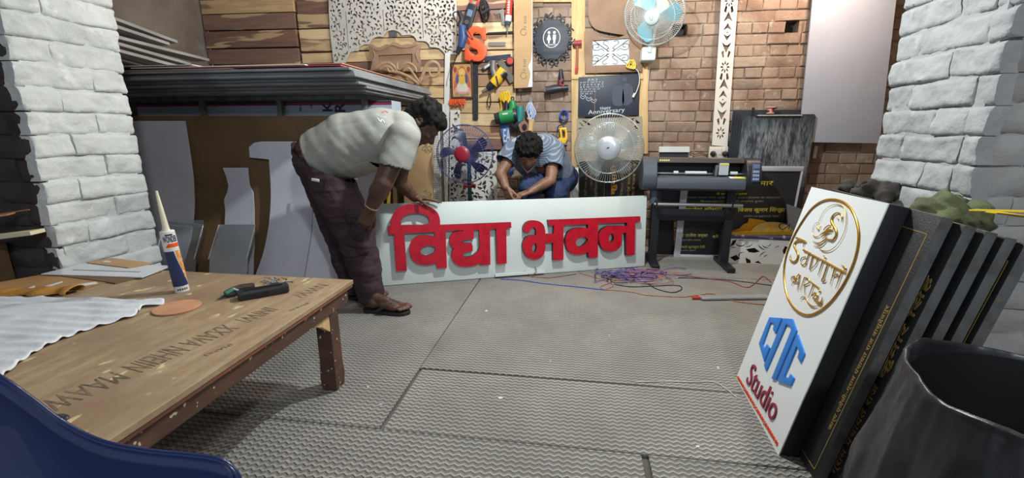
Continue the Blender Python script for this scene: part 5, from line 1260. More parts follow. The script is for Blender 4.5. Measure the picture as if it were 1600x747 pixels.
# yellow wire coil
t = tool('yellow_wire_coil', 787, 155, 'coil of yellow wire hanging above the green power tool', 'wire')
for k in range(6): cord('loop', [(784 + k * 1.8 + (3.5 + rg.uniform(-.5, 1)) * math.cos(q), 152 + rg.uniform(-1, 1) + (6 + k * .6) * math.sin(q), .03 + .008 * k) for q in [i * 6.283 / 8 for i in range(8)]], .005, M('yellow_wire', (240, 196, 40), .5), t, closed=True, n=4)
cord('tail', [(782, 158), (783, 168), (780, 178)], .005, M('yellow_wire', (240, 196, 40), .5), t); cord('tail', [(795, 156), (794, 164)], .005, M('yellow_wire', (240, 196, 40), .5), t)
# green rotary tool
t = tool('green_power_tool', 795, 185, 'green cylindrical power tool hanging over the blue sleeve', 'power tool')
MB().tube([wt(782, 184, .09), wt(803, 180, .09)], [.052, .055], 20).build('motor_body', grn, t); MB().tube([wt(774, 186, .09), wt(782, 184, .09)], [.046, .05], 18).build('end_cap', blk_p, t); MB().tube([wt(803, 180, .09), wt(808, 179, .09)], [.056, .05], 18).build('collar', blk_p, t)
MB().tube([wt(799, 176, .07), wt(802, 165, .07), wt(801, 157, .07)], [.03, .034, .02], 14).build('handle', grn, t); MB().tube([wt(797, 168, .06), wt(792, 158, .06), wt(791, 176, .06)], [.024, .02, .026], 12).build('grip', blk_p, t); cord('lanyard', [(800, 158), (799, 152), (803, 153), (801, 158)], .005, cordm, t, .06)
plate('white_mark', [rect(0, 0, .045, .012)], .001, Frame(wt(785, 179.5, .143), V((.99, 0, .10)), V((-.1, 0, .99))), whp, t)
# teal sander with disc
t = tool('disc_sander', 812, 190, 'teal disc sander hanging right of the green tool', 'sander')
MB().tube([wt(813, 166, .06), wt(813, 180, .06), wt(811, 190, .06)], [.03, .036, .034], 16).build('body', teal, t); MB().lathe([(.055, 0), (.058, .004), (.05, .012), (.02, .02)], wt(817, 199, .07), V((.75, -.6, 0))).build('backing_pad', blk_p, t); MB().lathe([(.054, 0), (.053, .003), (0, .004)], wt(817, 199, .07) + V((.010, -.010, 0)), V((.75, -.6, 0))).build('abrasive_disc', M('red_oxide_abrasive', (150, 110, 96), .9), t); MB().tube([wt(811, 190, .06), wt(806, 199, .06), wt(800, 196, .06)], [.034, .038, .03], 14).build('gear_head', blk_p, t)
# blue sleeve with white lettering
t = tool('blue_sleeve', 790, 230, 'blue printed sleeve with white lettering hanging behind the crouching man', 'sleeve')
f = Frame((0, YW - .03, 0), (1, 0, 0), (0, 0, 1)); plate('cloth', [pxl(f, [(780, 192), (794, 190), (801, 235), (803, 272), (797, 276), (790, 240)])], .012, f, M('tool_blue', (70, 104, 170), .5), t, .003); 
lettering('print', 'EA', f.up(.0125), *f.px(787, 222), .06, .11, whp, t, .001, .01)
# wire bundle and chisel
t = tool('wire_bundle', 829, 175, 'bundle of blue and white wires hanging by the brickwork', 'wire')
for k in range(7): cord('strand', [(826 + k * .8, 160 + k % 2, .05), (825 + k * 1.3 - 2, 172, .055), (828 + rg.uniform(-4, 6), 186, .055), (831 + k, 178, .06), (828 + k * .5, 162, .05)], .004, M('blue_wire', (52, 86, 180), .5) if k % 2 else M('white_wire_m', (206, 208, 206), .5), t)
t = tool('paint_brush', 830, 195, 'pale wooden handled tool hanging below the wire bundle', 'hand tool'); MB().tube([wt(831, 186, .05), wt(829, 202, .05), wt(827, 214, .05)], [.026, .022, .026], 10).build('handle', pine_m, t); MB().bar(wt(829, 152, .04), wt(830, 166, .04), .03, .008, (0, -1, 0)).build('blade', gry, t, 0, .003)
# long cardboard board
f = Frame((0, YW - .05, 0), (1, 0, 0), (0, 0, 1)); t = thing('cardboard_board', f.pt(*f.px(818, 137)), 'tall brown cardboard covered board with torn white edge on the wall', 'board')
card = M('kraft_cardboard', (186, 152, 112), .75, col2=(172, 138, 100), nscale=4); plate('core', [pxl(f, [(803, -60), (832, -60), (832, 136), (804, 138)])], .045, f.up(-.03), M('white_core', (216, 224, 228), .5), t)
plate('paper_wrap', [pxl(f, loop([(803, -60), (831.5, -60), (831.5, 80), (830, 95, 1), (826, 104, 1), (829, 115, 1), (827, 128, 1), (825, 137), (804, 138)]))], .002, f.up(.0152), card, t)
ink = M('olive_print', (104, 112, 84), .7); fp = f.up(.0174)
text_block('print', [('7 DII', *f.px(823, 45), .09, .02, R(90)), ('7 DII', *f.px(822, 112), .09, .02, R(90))], fp, ink, t, .0006, .01)
for y in (50, 118): strokes('round_mark', [([(818 + 4.5 * math.cos(q), y + 5 * math.sin(q)) for q in [i * 5.6 / 10 for i in range(11)]], .003)], 1, 0, 0, ink, t, fp, .0005)
# washroom sign with a scroll border
f = Frame((0, YK - .02, 0), (1, 0, 0), (0, 0, 1)); t = thing('washroom_sign', f.pt(*f.px(862, 108)), 'dark scalloped washroom sign with two white figures in a circle', 'sign')
cx, cz = f.px(862, 62); sg_m = M('slate_board', (62, 66, 76), .55, col2=(50, 54, 64), nscale=5, stretch=(.4, 1, 14)); rr = abs(f.px(889, 62)[0] - cx); rz = abs(f.px(862, 30)[1] - cz)
plate('board', [[(cx + rr * (1 + .04 * math.cos(10 * q)) * math.cos(q), cz + rz * (1 + .04 * math.cos(10 * q)) * math.sin(q)) for q in [i * 6.2832 / 80 for i in range(80)]]], .012, f, sg_m, t, .001)
for k in range(20):
    a = 6.2832 * k / 20; c = (cx + (rr + .018) * math.cos(a), cz + (rz + .018) * math.sin(a)); mb = MB(); s_ = 1 if k % 2 else -1
    mb.tube([f.pt(c[0] + (.029 - .0022 * i) * math.cos(a + s_ * i * .62), c[1] + (.029 - .0022 * i) * math.sin(a + s_ * i * .62), .006) for i in range(12)], .0055, 6); mb.build('scroll', sg_m, t, 180)
wl = M('white_print', (226, 228, 228), .5); fu = f.up(.0125); mb = MB(); kz = .075
mb.tube([fu.pt(cx + .068 * math.cos(q), cz + .012 + .075 * math.sin(q)) for q in [i * 6.2832 / 40 for i in range(40)]], .003, 6, True); mb.build('circle', wl, t)
for dx, sk in ((-.022, 1), (.022, 0)):
    plate('figure', [circ(cx + dx, cz + .052, .011, 14)], .001, fu, wl, t)
    plate('figure', [[(cx + dx + a, cz + b_) for a, b_ in ([(-.006, .036), (.006, .036), (.018, -.004), (.007, -.004), (.006, -.03), (-.006, -.03), (-.007, -.004), (-.018, -.004)] if sk else [(-.012, .036), (.012, .036), (.012, -.002), (.008, -.002), (.007, -.032), (-.007, -.032), (-.008, -.002), (-.012, -.002)])]], .001, fu, wl, t)
lettering('sign_text', 'WASHROOM', fu, cx - .046, cz - .046, .092, .011, wl, t, .001)
# mallet, heat gun, blue coil, yellow hacksaw
t = thing('mallet', at_y(901, 112, YK - .05), 'small red mallet hanging on the pale pine post', 'hammer'); kt = lambda px, py, h=.05: at_y(px, py, YK - h)
MB().tube([kt(896, 68, .07), kt(909, 67, .07)], [.022, .022], 16).build('head', M('dull_red', (150, 58, 66), .5), t); MB().tube([kt(902, 70, .07), kt(902, 92, .07), kt(901, 111, .07)], [.010, .011, .013], 10).build('handle', M('reddish_wood', (160, 92, 72), .6), t); MB().tube([kt(901.2, 106, .07), kt(901, 112, .07)], [.0138, .0138], 10).build('grip_band', red_p, t)
t = thing('heat_gun', at_y(870, 152, YK - .05), 'black barrel tool hanging on the brickwork under the washroom sign', 'power tool'); MB().tube([kt(853, 142, .06), kt(868, 139, .06), kt(888, 137, .06)], [.034, .036, .022], 16).build('barrel', blk_p, t); MB().tube([kt(876, 136, .06), kt(877, 124, .06), kt(876, 108, .06)], [.02, .026, .012], 12).build('handle', blk_p, t); cord('red_cord', [(873, 128), (880, 124), (874, 132), (881, 133), (876, 138)], .006, M('dull_red', (150, 58, 66), .5), t, .085, YK)
t = thing('blue_wire_coil', at_y(881, 188, YK - .03), 'small coil of blue wire hanging on the brickwork', 'wire')
for k in range(6): cord('loop', [(881 + (5.5 + rg.uniform(-1, 1.5)) * math.cos(q), 180 + (7 + rg.uniform(-1, 1.5)) * math.sin(q), .02 + .006 * k) for q in [i * 6.283 / 8 for i in range(8)]], .005, M('blue_wire', (52, 86, 180), .5), t, Y=YK, closed=True, n=4)
t = thing('jig_saw', at_y(880, 228, YK - .05), 'yellow handled saw hanging on the brickwork right of the crouching man', 'saw')
f = Frame((0, YK - .04, 0), (1, 0, 0), (0, 0, 1)); plate('handle', [pxl(f, loop([(874, 200), (885, 199), (887, 214, 1), (884, 224), (872, 226), (871, 218), (876, 214)])), pxl(f, [(878, 203), (883, 203), (883, 215), (879, 216)])], .03, f, yel, t, .004); MB().bar(kt(874, 219, .05), kt(862, 211, .05), .03, .01, (0, -1, 0)).build('blade', M('brown_steel', (92, 80, 72), .5, .4), t, 0); cord('cord', [(882, 200), (878, 195), (872, 198), (871, 206)], .005, cordm, t, .05, YK); MB().tube([kt(879, 226, .05), kt(886, 226, .05)], [.016, .016], 10).build('base_knob', blk_p, t)
# pine posts and rails
def post(x0, y0, x1, y1, Y, th, lab): tag(plate('pine_board', [pxl(wallf(Y), [(x0, y0), (x1, y0), (x1, y1), (x0, y1)])], th, wallf(Y).up(0), pine_m, None, .001), lab, 'board')
post(893, -60, 914, 262, YK, .02, 'upright pale pine board right of the washroom sign'); post(998, 85, 1012, 240, YK, .02, 'upright reddish pine board right of the anniversary panel'); post(832, -40, 893, 4, YK, .02, 'horizontal pine board above the washroom sign'); post(893, 117, 1005, 124, YK - .021, .012, 'narrow pine rail above the anniversary panel')
# brown board shape at the top, frame with fretted insert
f = wallf(YK - .004); o = plate('mdf_cutout', [pxl(f, loop([(917, -60), (1015, -60), (1015, 56), (985, 57, 1), (940, 50, 1), (925, 42, 1), (919, 25, 1), (919, 0, 1)]))], .012, f.up(.018), mdf_m, None, .001); tag(o, 'large plain brown board with curved left edge behind the wall fan', 'board')
f = wallf(YK - .035); t = thing('ornamental_panel', f.pt(*f.px(950, 115)), 'brown board frame with a white fretted insert below the wall fan', 'frame')
plate('frame_border', [pxl(f, loop([(913, 50, 1), (925, 46), (935, 56, 1), (960, 60, 1), (985, 52), (1003, 56), (1003, 112), (915, 115)])), pxl(f, [(926, 64), (983, 60), (983, 101), (926, 103)])], .014, f, mdf_m, t, .001)
ip = pxl(f, [(925, 63), (984, 59), (984, 102), (925, 104)]); plate('white_insert', [ip], .004, f.up(-.006), M('insert_white', (206, 208, 216), .5), t)
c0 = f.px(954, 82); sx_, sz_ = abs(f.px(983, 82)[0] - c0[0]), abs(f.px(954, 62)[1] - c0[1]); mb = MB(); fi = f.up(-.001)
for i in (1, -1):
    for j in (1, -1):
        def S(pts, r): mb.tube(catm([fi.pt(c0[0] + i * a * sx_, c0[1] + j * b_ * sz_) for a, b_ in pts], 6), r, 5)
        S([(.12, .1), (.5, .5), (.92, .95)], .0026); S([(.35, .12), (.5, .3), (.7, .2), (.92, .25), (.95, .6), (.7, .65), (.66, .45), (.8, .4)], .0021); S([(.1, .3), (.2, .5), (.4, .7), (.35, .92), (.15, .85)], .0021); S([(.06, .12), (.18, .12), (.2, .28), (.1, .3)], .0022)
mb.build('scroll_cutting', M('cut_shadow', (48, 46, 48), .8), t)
# yellow bag and cable over the anniversary panel
t = thing('yellow_cable_tangle', at_y(985, 110, YK - .06), 'tangle of pale yellow wire with a white plug lead at the frame corner', 'wire'); yw = M('pale_yellow', (236, 206, 96), .6)
for k in range(9): cord('loop', [(986 + rg.uniform(-3, 3) + 5 * math.cos(q + k), 101 + rg.uniform(-3, 3) + 5.5 * math.sin(q + k), .05 + .004 * k) for q in [i * 6.283 / 6 for i in range(6)]], .0045, yw, t, Y=YK, closed=True, n=4)
cord('lead', [(992, 106), (998, 114), (999, 128), (995, 142), (991, 150)], .004, whp, t, .075, YK); MB().cyl(kt(992, 146, .075), kt(989, 152, .075), .010).build('plug', whp, t)
# anniversary panel
f = Frame((0, YK - .04, 0), (1, 0, 0), (0, 0, 1)); t = thing('anniversary_panel', f.pt(*f.px(950, 182)), 'dark panel engraved with a calendar, hearts, a couple and Happy Anniversary', 'panel'); dk = M('navy_slate', (42, 48, 62), .5)
plate('board', [pxl(f, [(904, 121), (1000, 115), (997, 180), (903, 183)])], .008, f, dk, t, .001); fu = f.up(.0082); gw = M('engraved_white', (196, 206, 212), .6); ge = M('engraved_grey', (66, 73, 88), .6)
rows = [('JULY', *f.px(918, 127), .085, .02, 0)]
for j, r_ in enumerate(['S M T W T F S', '1 2 3 4 5 6 7', '8 9 10 11 12 13', '15 16 17 18 19', '22 23 24 25 26', '29 30 31']):
    rows.append((r_, *f.px(906.5, 130.5 + j * 3.5), .19 - (.03 * max(0, j - 2)), .011, R(1)))
rows += [('Happy', *f.px(938, 173), .085, .03, R(6)), ('Anniversary', *f.px(919, 181), .30, .045, R(4))]
text_block('engraved_text', rows, fu, gw, t, .0006, .0)
for q in ((911, 152), (920, 155), (928, 158)): strokes('heart', [([(q[0], q[1] + 3), (q[0] - 4, q[1]), (q[0] - 3, q[1] - 3), (q[0], q[1] - 1), (q[0] + 3, q[1] - 3), (q[0] + 4, q[1] - 1), (q[0], q[1] + 3)], .0022)], 1, 0, 0, gw, t, fu, .0004)
plate('couple', [pxl(f, loop(sm([(958, 163), (957, 140), (960, 134), (966, 132), (973, 136), (974, 163)])))], .0006, fu, ge, t); plate('couple', [pxl(f, loop(sm([(973, 163), (974, 134), (980, 130), (986, 133), (989, 142), (987, 160)])))], .0006, fu, ge, t)
for q in ((964, 129), (976, 124)): plate('couple', [[f.px(q[0] + 3.2 * math.cos(a), q[1] + 3.8 * math.sin(a)) for a in [i * 6.283 / 14 for i in range(14)]]], .0006, fu, ge, t)
cord('string', [(931, 100, .055), (930.5, 125, .055), (929.5, 150, .055), (929, 182, .055)], .0022, M('tan_cord', (150, 120, 100), .7), None, .05, YK); tag(bpy.data.objects['string'], 'thin tan cord hanging in front of the anniversary panel', 'cord')
# grey fretted panel and dark inscription slab behind the silver fan
f = wallf(YK - .03); po = pxl(f, [(901, 186), (1003, 182), (1003, 258), (901, 258)]); hs = []
for (a, b_) in ((908, 194), (914, 190), (920, 193), (906, 202), (988, 188), (996, 190), (994, 198)): 
    c = f.px(a, b_); hs.append(leaf(c[0], c[1], .05, .018, rg.uniform(0, 3), .2))
tag(plate('grey_fret_panel', [po] + hs, .008, f, M('stone_grey_board', (150, 144, 132), .7), None), 'stone grey cut-out panel behind the silver fan', 'panel')
f = wallf(YK - .06); t = thing('gilt_slab', f.pt(*f.px(955, 345)), 'dark slab with upright gilt lettering behind the silver fan', 'slab'); plate('slab', [pxl(f, [(905, 252), (1006, 250), (1006, 395), (905, 395)])], .03, f, M('black_granite_look', (44, 45, 48), .55), t, .002)
rows = []
for (x, y, l_, tx) in ((917, 305, .22, 'श्री राम कुमार'), (926, 290, .15, 'ग्राम सेवक'), (933, 308, .26, 'मुखिया जी'), (947, 308, .2, 'पंचायत'), (972, 308, .26, 'विकास समिति'), (984, 308, .24, 'वार्ड सदस्य'), (990, 308, .3, 'संजय')): rows.append((tx, *f.px(x, y), l_, .026, R(90)))
text_block('gilt_text', rows, f.up(.0302), gline, t, .001, .01); text_block('gilt_heading', [('कुमारी', *f.px(963, 304), .26, .06, R(90))], f.up(.0302), M('bright_gilt', (232, 176, 76), .4), t, .0015, .02)
f = wallf(YK - .05); t = thing('carved_white_strip', f.pt(*f.px(897, 400)), 'white carved strip standing between the crouching man and the silver fan', 'strip'); plate('strip', [pxl(f, [(891, 262), (904, 262), (903, 400), (890, 400)])], .02, f, whp, t, .002)
mb = MB(); xc, zc = f.px(897, 270)
mb.tube([f.pt(xc + .016 * math.sin(i * .7), zc - i * .022, .021) for i in range(26)], .004, 6); mb.build('carved_vine', whp, t)
# boards leaning behind the bending man: cardboard wrapped acrylic, lattice strips
f = wallf(3.55); t = thing('wrapped_acrylic_sheets', f.pt(*f.px(655, 400)), 'brown paper wrapped acrylic sheets standing right of the rack', 'sheet')
plate('sheets', [pxl(f, [(627, 172), (663, 166), (676, 168), (680, 400), (640, 400)])], .05, f, card, t, .002); 
text_block('print', [('ACR', *f.px(665, 229), .08, .035, R(-35)), ('ACR', *f.px(664, 299), .08, .035, R(-35)), ('CAST', *f.px(661, 233), .08, .03, R(-35))], f.up(.0503), ink, t, .0008, .01)
tag(plate('brown_sheet', [pxl(wallf(3.60), [(612, 172), (630, 172), (642, 400), (618, 400)])], .02, wallf(3.60), hard_m, None), 'narrow brown board behind the bending mans shoulder', 'board')
tag(plate('yellow_edge_strip', [pxl(wallf(3.30), [(607, 275), (611, 275), (609, 340), (604, 340)])], .006, wallf(3.30), M('yellow_strip', (214, 180, 70), .5), None), 'thin yellow strip between the mans arm and the sign corner', 'strip')
lat_m = M('lattice_white', (206, 206, 204), .6); f = wallf(3.66); lo_ = pxl(f, [(672, 174), (684, 172), (691, 400), (679, 400)])
mb_h = []
x0, x1 = f.px(675, 200)[0], f.px(686, 200)[0]; zz = f.px(680, 180)[1]; k = 0
while zz > .02:
    xx = f.px(676 + (zz < 9) * 0, 200)[0]; zc_ = zz; sh_ = (f.px(680, 180)[1] - zz) * (f.px(683, 390)[0] - f.px(674, 180)[0]) / (f.px(680, 180)[1] - f.px(683, 390)[1])
    for j in range(3): mb_h.append(circ(f.px(674.2, 180)[0] + sh_ + .012 + j * .018, zc_, .0055, 8))
    zz -= .018; k += 1
t = plate('perforated_white_strip', [lo_] + mb_h, .006, f, lat_m); tag(t, 'white perforated lattice strip standing behind the bending mans face', 'fretwork strip')
for (xa, xb, lab) in ((685, 688, 'second white strip right of the perforated lattice strip'), (689, 691, 'olive edged strip beside the white strips'), (693, 696, 'dark edged white strip left of the blue-guarded fan')):
    tag(plate('edge_strip', [pxl(wallf(3.70), [(xa, 163), (xb, 163), (xb + 6, 400), (xa + 6, 400)])], .03, wallf(3.70), M('olive_edge', (120, 116, 88), .6) if xa == 689 else lat_m, None), lab, 'strip')
# decorated white strip right of the fans
f = wallf(YK - .006); t0 = (1129, -40), (1155, -40), (1136, 229), (1112, 227)
so = pxl(f, t0); hs = []
def axis_pt(v, u): # v: photo row, u: -1..1 across
    k = (v + 40) / 268; xl_ = 1129 + (1112 - 1129) * k; xr_ = 1155 + (1136 - 1155) * k; return f.px((xl_ + xr_) / 2 + u * (xr_ - xl_) / 2, v)
def mot(v, pts): hs.append([axis_pt(v + b_, a) for a, b_ in pts])
def petals(v, n=8, rot=0):
    for k in range(n):
        a = 6.2832 * k / n + .39 * 0; c, s_ = math.cos(a), math.sin(a)
        mot(v, [(x * c * .62 - y * s_ * .62, (x * s_ + y * c) * 10) for x, y in ((.3, 0), (.55, .16), (.9, .08), (1, 0), (.9, -.08), (.55, -.16))])
for v0, d_ in ((2, 0), (105, 0), (208, 0)):
    petals(v0)
for v0 in (27, 132): 
    mot(v0, [(0, -9), (.6, 8), (.1, 3), (-.1, 3), (-.6, 8)]); mot(v0 + 15, [(0, -6), (.55, 6), (0, 2), (-.55, 6)]); mot(v0 + 24, [(-.08, -1), (.08, -1), (.08, 1), (-.08, 1)]); mot(v0 + 31, [(0, 6), (.5, -5), (0, -1), (-.5, -5)]); mot(v0 + 46, [(0, 10), (.62, -7), (.1, -2), (-.1, -2), (-.62, -7)])
    for s_ in (1, -1): mot(v0 + 58, [(s_ * .3, -6), (s_ * .6, -3), (s_ * .35, 6), (s_ * .2, 4)]); mot(v0 - 12, [(s_ * .3, 6), (s_ * .6, 3), (s_ * .4, -6), (s_ * .2, -4)])
tag(plate('fretted_white_strip', [so] + hs, .010, f, M('cream_board', (222, 216, 208), .55), None), 'tall white strip with cut flower and chevron motifs on the right brick wall', 'fretwork strip')
# switch plates
def switch(px0, px1, py0, py1, lab, n, plugs):
    f = wallf(YK - .001); a, b_ = f.px(px0, py1), f.px(px1, py0); t = thing('switch_board', f.pt(*a), lab, 'switchboard'); plate('plate', [rect(a[0], a[1], b_[0], b_[1])], .022, f, M('cream_plastic', (214, 208, 190), .45), t, .003)
    w_ = (b_[0] - a[0]) / (n + 1)
    for k in range(n): plate('switch', [rect(a[0] + w_ * (k + .62), a[1] + (b_[1] - a[1]) * .3, a[0] + w_ * (k + 1.2), a[1] + (b_[1] - a[1]) * .85)], .006, f.up(.022), whp, t, .001)
    for u_ in plugs: MB().lathe([(.022, 0), (.022, .02), (.012, .035), (.008, .05)], f.pt(a[0] + (b_[0] - a[0]) * u_, (a[1] + b_[1]) / 2 - .01, .022), f.n, 16).build('plug', blk_p, t)
switch(1106, 1137, 229, 247, 'cream switchboard with two black plugs under the fretted white strip', 4, (.2, .83)); switch(1268, 1276, 228, 247, 'small cream switch plate right of the black sheets', 1, ())
cord('wall_conduit', [(1018, 70, .004), (1014, 110, .004), (1011, 160, .004), (1008, 225, .004), (1006, 240, .004)], .003, whp, None, .004, YK); tag(bpy.data.objects['wall_conduit'], 'thin white cable running down the brick wall from the wall fan', 'cable')
cord('wall_cable', [(1075, 238, .008), (1085, 241, .01), (1095, 239, .008), (1106, 242, .01)], .004, M('red_black_wire', (90, 52, 48), .6), None, .01, YK); tag(bpy.data.objects['wall_cable'], 'short dark cable entering the switchboard from the left', 'cable')
tube = MB()
# big grey board on the right
f = wallf(3.93); o = plate('grey_board', [pxl(f, [(1274, -60), (1405, -60), (1372, 224), (1247, 222)])], .018, f, M('lilac_grey_board', (176, 178, 190), .32, col2=(170, 172, 184), nscale=2), None, .001); tag(o, 'large plain lilac-grey board hung on the right brick wall', 'board')
# stack of black sheets standing against the wall
bs_m = M('black_sheet', (52, 56, 64), .45, col2=(44, 48, 56), nscale=3)
def smear_mat():
    t = NT('glue_smeared_black'); n1 = t.ramp(t.noise(5, 6, .7, stretch=(3, 1, .7)), .42, .52); n2 = t.ramp(t.noise(30, 4, .7, stretch=(4, 1, .5)), .36, .56)
    tc = t.n('ShaderNodeTexCoord').outputs['Object']; ln = t.n('ShaderNodeVectorMath', operation='LENGTH'); ad = t.n('ShaderNodeVectorMath', operation='SUBTRACT'); ad.inputs[1].default_value = SMEAR; t.l(tc, ad.inputs[0]); t.l(ad.outputs[0], ln.inputs[0])
    rad = t.ramp(ln.outputs['Value'], .40, .20); f_ = t.math('MULTIPLY', t.math('MULTIPLY', n1, n2), rad); t.l(t.mix(f_, lin((48, 52, 60)), lin((134, 140, 144))), t.b.inputs['Base Color']); t.b.inputs['Roughness'].default_value = .45; return t.m
f = wallf(3.885); bx0, bx1 = f.px(1161, 200)[0], f.px(1272, 200)[0]; bzt = f.px(1200, 181)[1]
for k in range(5):
    xx = f.px(1144 + k * 4.2, 200)[0]; y = 3.985 - k * .022
    q = wallf(y).px(1144 + k * 4.0, 183); 
    mb = MB(); x1_ = bx1 + .01 * (4 - k) * 0; z1_ = bzt + (.012 * (4 - k))
    if k == 4:
        SMEAR = (-.02, 0, z1_ - .30)
        mm = smear_mat()
    else: mm = bs_m
    mb.hexa([V((q[0], y - .012, 0.001)), V((x1_, y - .012, 0.001)), V((x1_, y, 0.001)), V((q[0], y, 0.001)), V((q[0], y - .012, z1_)), V((x1_, y - .012, z1_)), V((x1_, y, z1_)), V((q[0], y, z1_))])
    tag(mb.build('black_sheet', mm, None, 0, .001), ['rearmost black sheet standing against the brick wall', 'second black sheet from the wall', 'middle black sheet of the standing five', 'fourth black sheet from the wall', 'front black sheet smeared with dried grey glue'][k], 'sheet', 'black sheets standing on edge')
t = thing('marking_tools', at_y(1202, 180, 3.74), 'small spool with a black rod lying on top of the black sheets', 'hand tool'); zt = bzt + .05
bp = at_y(1203, 176, 3.88); bp.z = bzt + .05; MB().lathe([(.03, 0), (.03, .008), (.018, .012), (.018, .04), (.04, .045), (.04, .052)], bp - V((0, 0, .034)), (0, 0, 1), 20).build('spool', M('pink_cream', (222, 160, 140), .6), t)
MB().tube([at_y(1180, 182, 3.87), at_y(1196, 176, 3.87), at_y(1214, 168, 3.87)], .006, 8).build('rod', blk_p, t); MB().bar(at_y(1177, 181, 3.88), at_y(1177, 168, 3.88), .016, .016).build('clip', blk_p, t, 0)
tag(MB().box(at_y(1215, 180.5, 3.90), (.32, .09, .006)).build('paper_liner', whp, None, 0), 'torn white paper lying over the top edge of the black sheets', 'paper')
# inscription board behind the plotter
f, IW, IH = lean_frame((1052, 401), (1227, 404.5), (1068, 259), .002); IB = f
t = thing('inscription_board', f.pt(IW / 2, 0), 'black inscription board with yellow Devanagari text leaning behind the plotter', 'board'); ib = M('inscription_black', (50, 50, 54), .5, col2=(42, 42, 46), nscale=6)
plate('board', [rect(0, 0, IW, IH)], .012, f.up(-.012), ib, t); fr_m = M('pale_frame', (196, 194, 204), .45)
for nm, r_ in (('frame_bar', rect(0, 0, .05, IH)), ('frame_bar', rect(.0505, IH - .035, IW, IH)), ('frame_bar', rect(.0505, 0, IW * .60, .022)), ('frame_bar', rect(IW - .012, .0225, IW, IH - .036))): plate(nm, [r_], .012, f.up(.0005), fr_m, t, .001)
yt = M('yellow_text', (244, 226, 72), .5); dt = M('dull_text', (176, 176, 150), .6); fu = f.up(.0006)
def I(t_, x, y, x2, ht): a = f.px(x, y); b_ = f.px(x2, y); return (t_, a[0], a[1], b_[0] - a[0], ht, math.atan2(b_[1] - a[1], b_[0] - a[0]))
text_block('yellow_text', [I('श्री जीतन राम कुमार', 1086, 292.5, 1207, .06), I('माननीय मुख्यमंत्री, बिहार', 1115, 299, 1173, .026), I('के कर कमलों द्वारा', 1119, 305.5, 1167, .025), I('विजय कुमार सिंन्हा', 1152, 333, 1226, .05), I('राजेश चौधरी', 1070, 331, 1128, .045)], fu, yt, t, .001, .012)
text_block('small_text', [I('पंचायत सरकार भवन, ग्राम पंचायत अख्ता-इटहरवा का लोकार्पण', 1072, 311, 1219, .022), I('दिनांक-02/10/2025 को सम्पन्न हुआ।', 1094, 317, 1192, .024), I('विशिष्ट अतिथि', 1122, 322.5, 1157, .024), I('माननीय उप मुख्यमंत्री, बिहार', 1162, 340, 1217, .02), I('माननीय सांसद', 1066, 376.5, 1095, .018), I('माननीय मुखिया', 1064, 393, 1087, .016)], fu, dt, t, .0008, .004)
text_block('yellow_text', [I('श्री राजेश वर्मा', 1057, 372, 1105, .042), I('श्री', 1113, 373, 1122, .036), I('श्रीमती कुमकुम देवी', 1057, 389, 1101, .032)], fu, M('soft_yellow_text', (206, 194, 110), .5), t, .001, .010)
# gold and white pieces in front of the inscription board
f2_ = Frame(at_z(1140, 409) + V((0, -.10, .0)), (1, 0, 0), V((0, .16, .98))); 
gl = Frame((0, IB.o.y - .10, 0), (1, 0, 0), V((0, .06, 1)))
def G(pts): return pxl(gl, pts)
# white fretted acrylic panel
fo = G([(1136, 371), (1242, 377), (1250, 417), (1137, 410)]); bz = min(p[1] for p in fo)
t = thing('fretted_acrylic_panel', gl.pt(*gl.px(1190, 414)), 'white acrylic panel with cut black and gold scrolls on the floor right of the plotter', 'panel')
plate('gold_backing', [fo], .003, gl, M('gold_black_mirror', (70, 52, 24), .2, .8, col2=(20, 18, 20), nscale=12), t)
tp_ = [[(1151, 374), (1147, 382), (1140, 386), (1144, 376)], [(1140, 402), (1150, 398), (1156, 404), (1148, 408)], [(1165, 389), (1178, 387), (1187, 393), (1178, 395), (1170, 394)], [(1206, 372), (1212, 373), (1210, 384), (1206, 380)], [(1222, 392), (1226, 384), (1230, 386), (1231, 396), (1224, 397)], [(1178, 410), (1184, 407), (1190, 412)], [(1164, 402), (1172, 406), (1173, 411), (1166, 411)]]
rg2 = random.Random(3); arcs = []
def arc(cx, cy, r, a0, a1, w_, sq=.8):
    n = 9; o_ = [(cx + (r + w_ * math.sin(math.pi * i / n) / 2) * math.cos(a0 + (a1 - a0) * i / n), cy + sq * (r + w_ * math.sin(math.pi * i / n) / 2) * math.sin(a0 + (a1 - a0) * i / n)) for i in range(n + 1)]
    i_ = [(cx + (r - w_ * math.sin(math.pi * i / n) / 2) * math.cos(a0 + (a1 - a0) * i / n), cy + sq * (r - w_ * math.sin(math.pi * i / n) / 2) * math.sin(a0 + (a1 - a0) * i / n)) for i in range(1, n)]
    return o_ + i_[::-1]
arcs = [arc(1157, 378, 8, .2, 3.0, 2.2), arc(1157, 378, 4, 3.4, 6.0, 1.6), arc(1165, 376, 12, .3, 1.9, 1.8), arc(1198, 379, 14, 1.6, 3.0, 2), arc(1199, 380, 9, 1.2, 2.9, 1.8), arc(1199, 381, 4.5, -.6, 2.2, 1.5), arc(1160, 399, 6, 2.2, 5.2, 2), arc(1200, 404, 14, 3.3, 4.6, 2), arc(1201, 405, 9, 3.4, 4.6, 1.8), arc(1215, 388, 4, 3, 5.6, 1.6), arc(1181, 399, 11, 5.2, 6.2, 1.8), arc(1146, 391, 6, 3.6, 5.4, 1.6), arc(1232, 404, 5, 3, 5, 1.5), arc(1222, 405, 3, 0, 2.6, 1.2)]
ok_ = []
for x in tp_ + arcs:
    x = G(x)
    if all(inside(p, fo) for p in x) and not any(inside(p, o_) for o_ in ok_ for p in x) and not any(inside(p, x) for o_ in ok_ for p in o_): ok_.append(x)
plate('white_face', [fo] + ok_, .004, gl.up(.0035), whp, t)
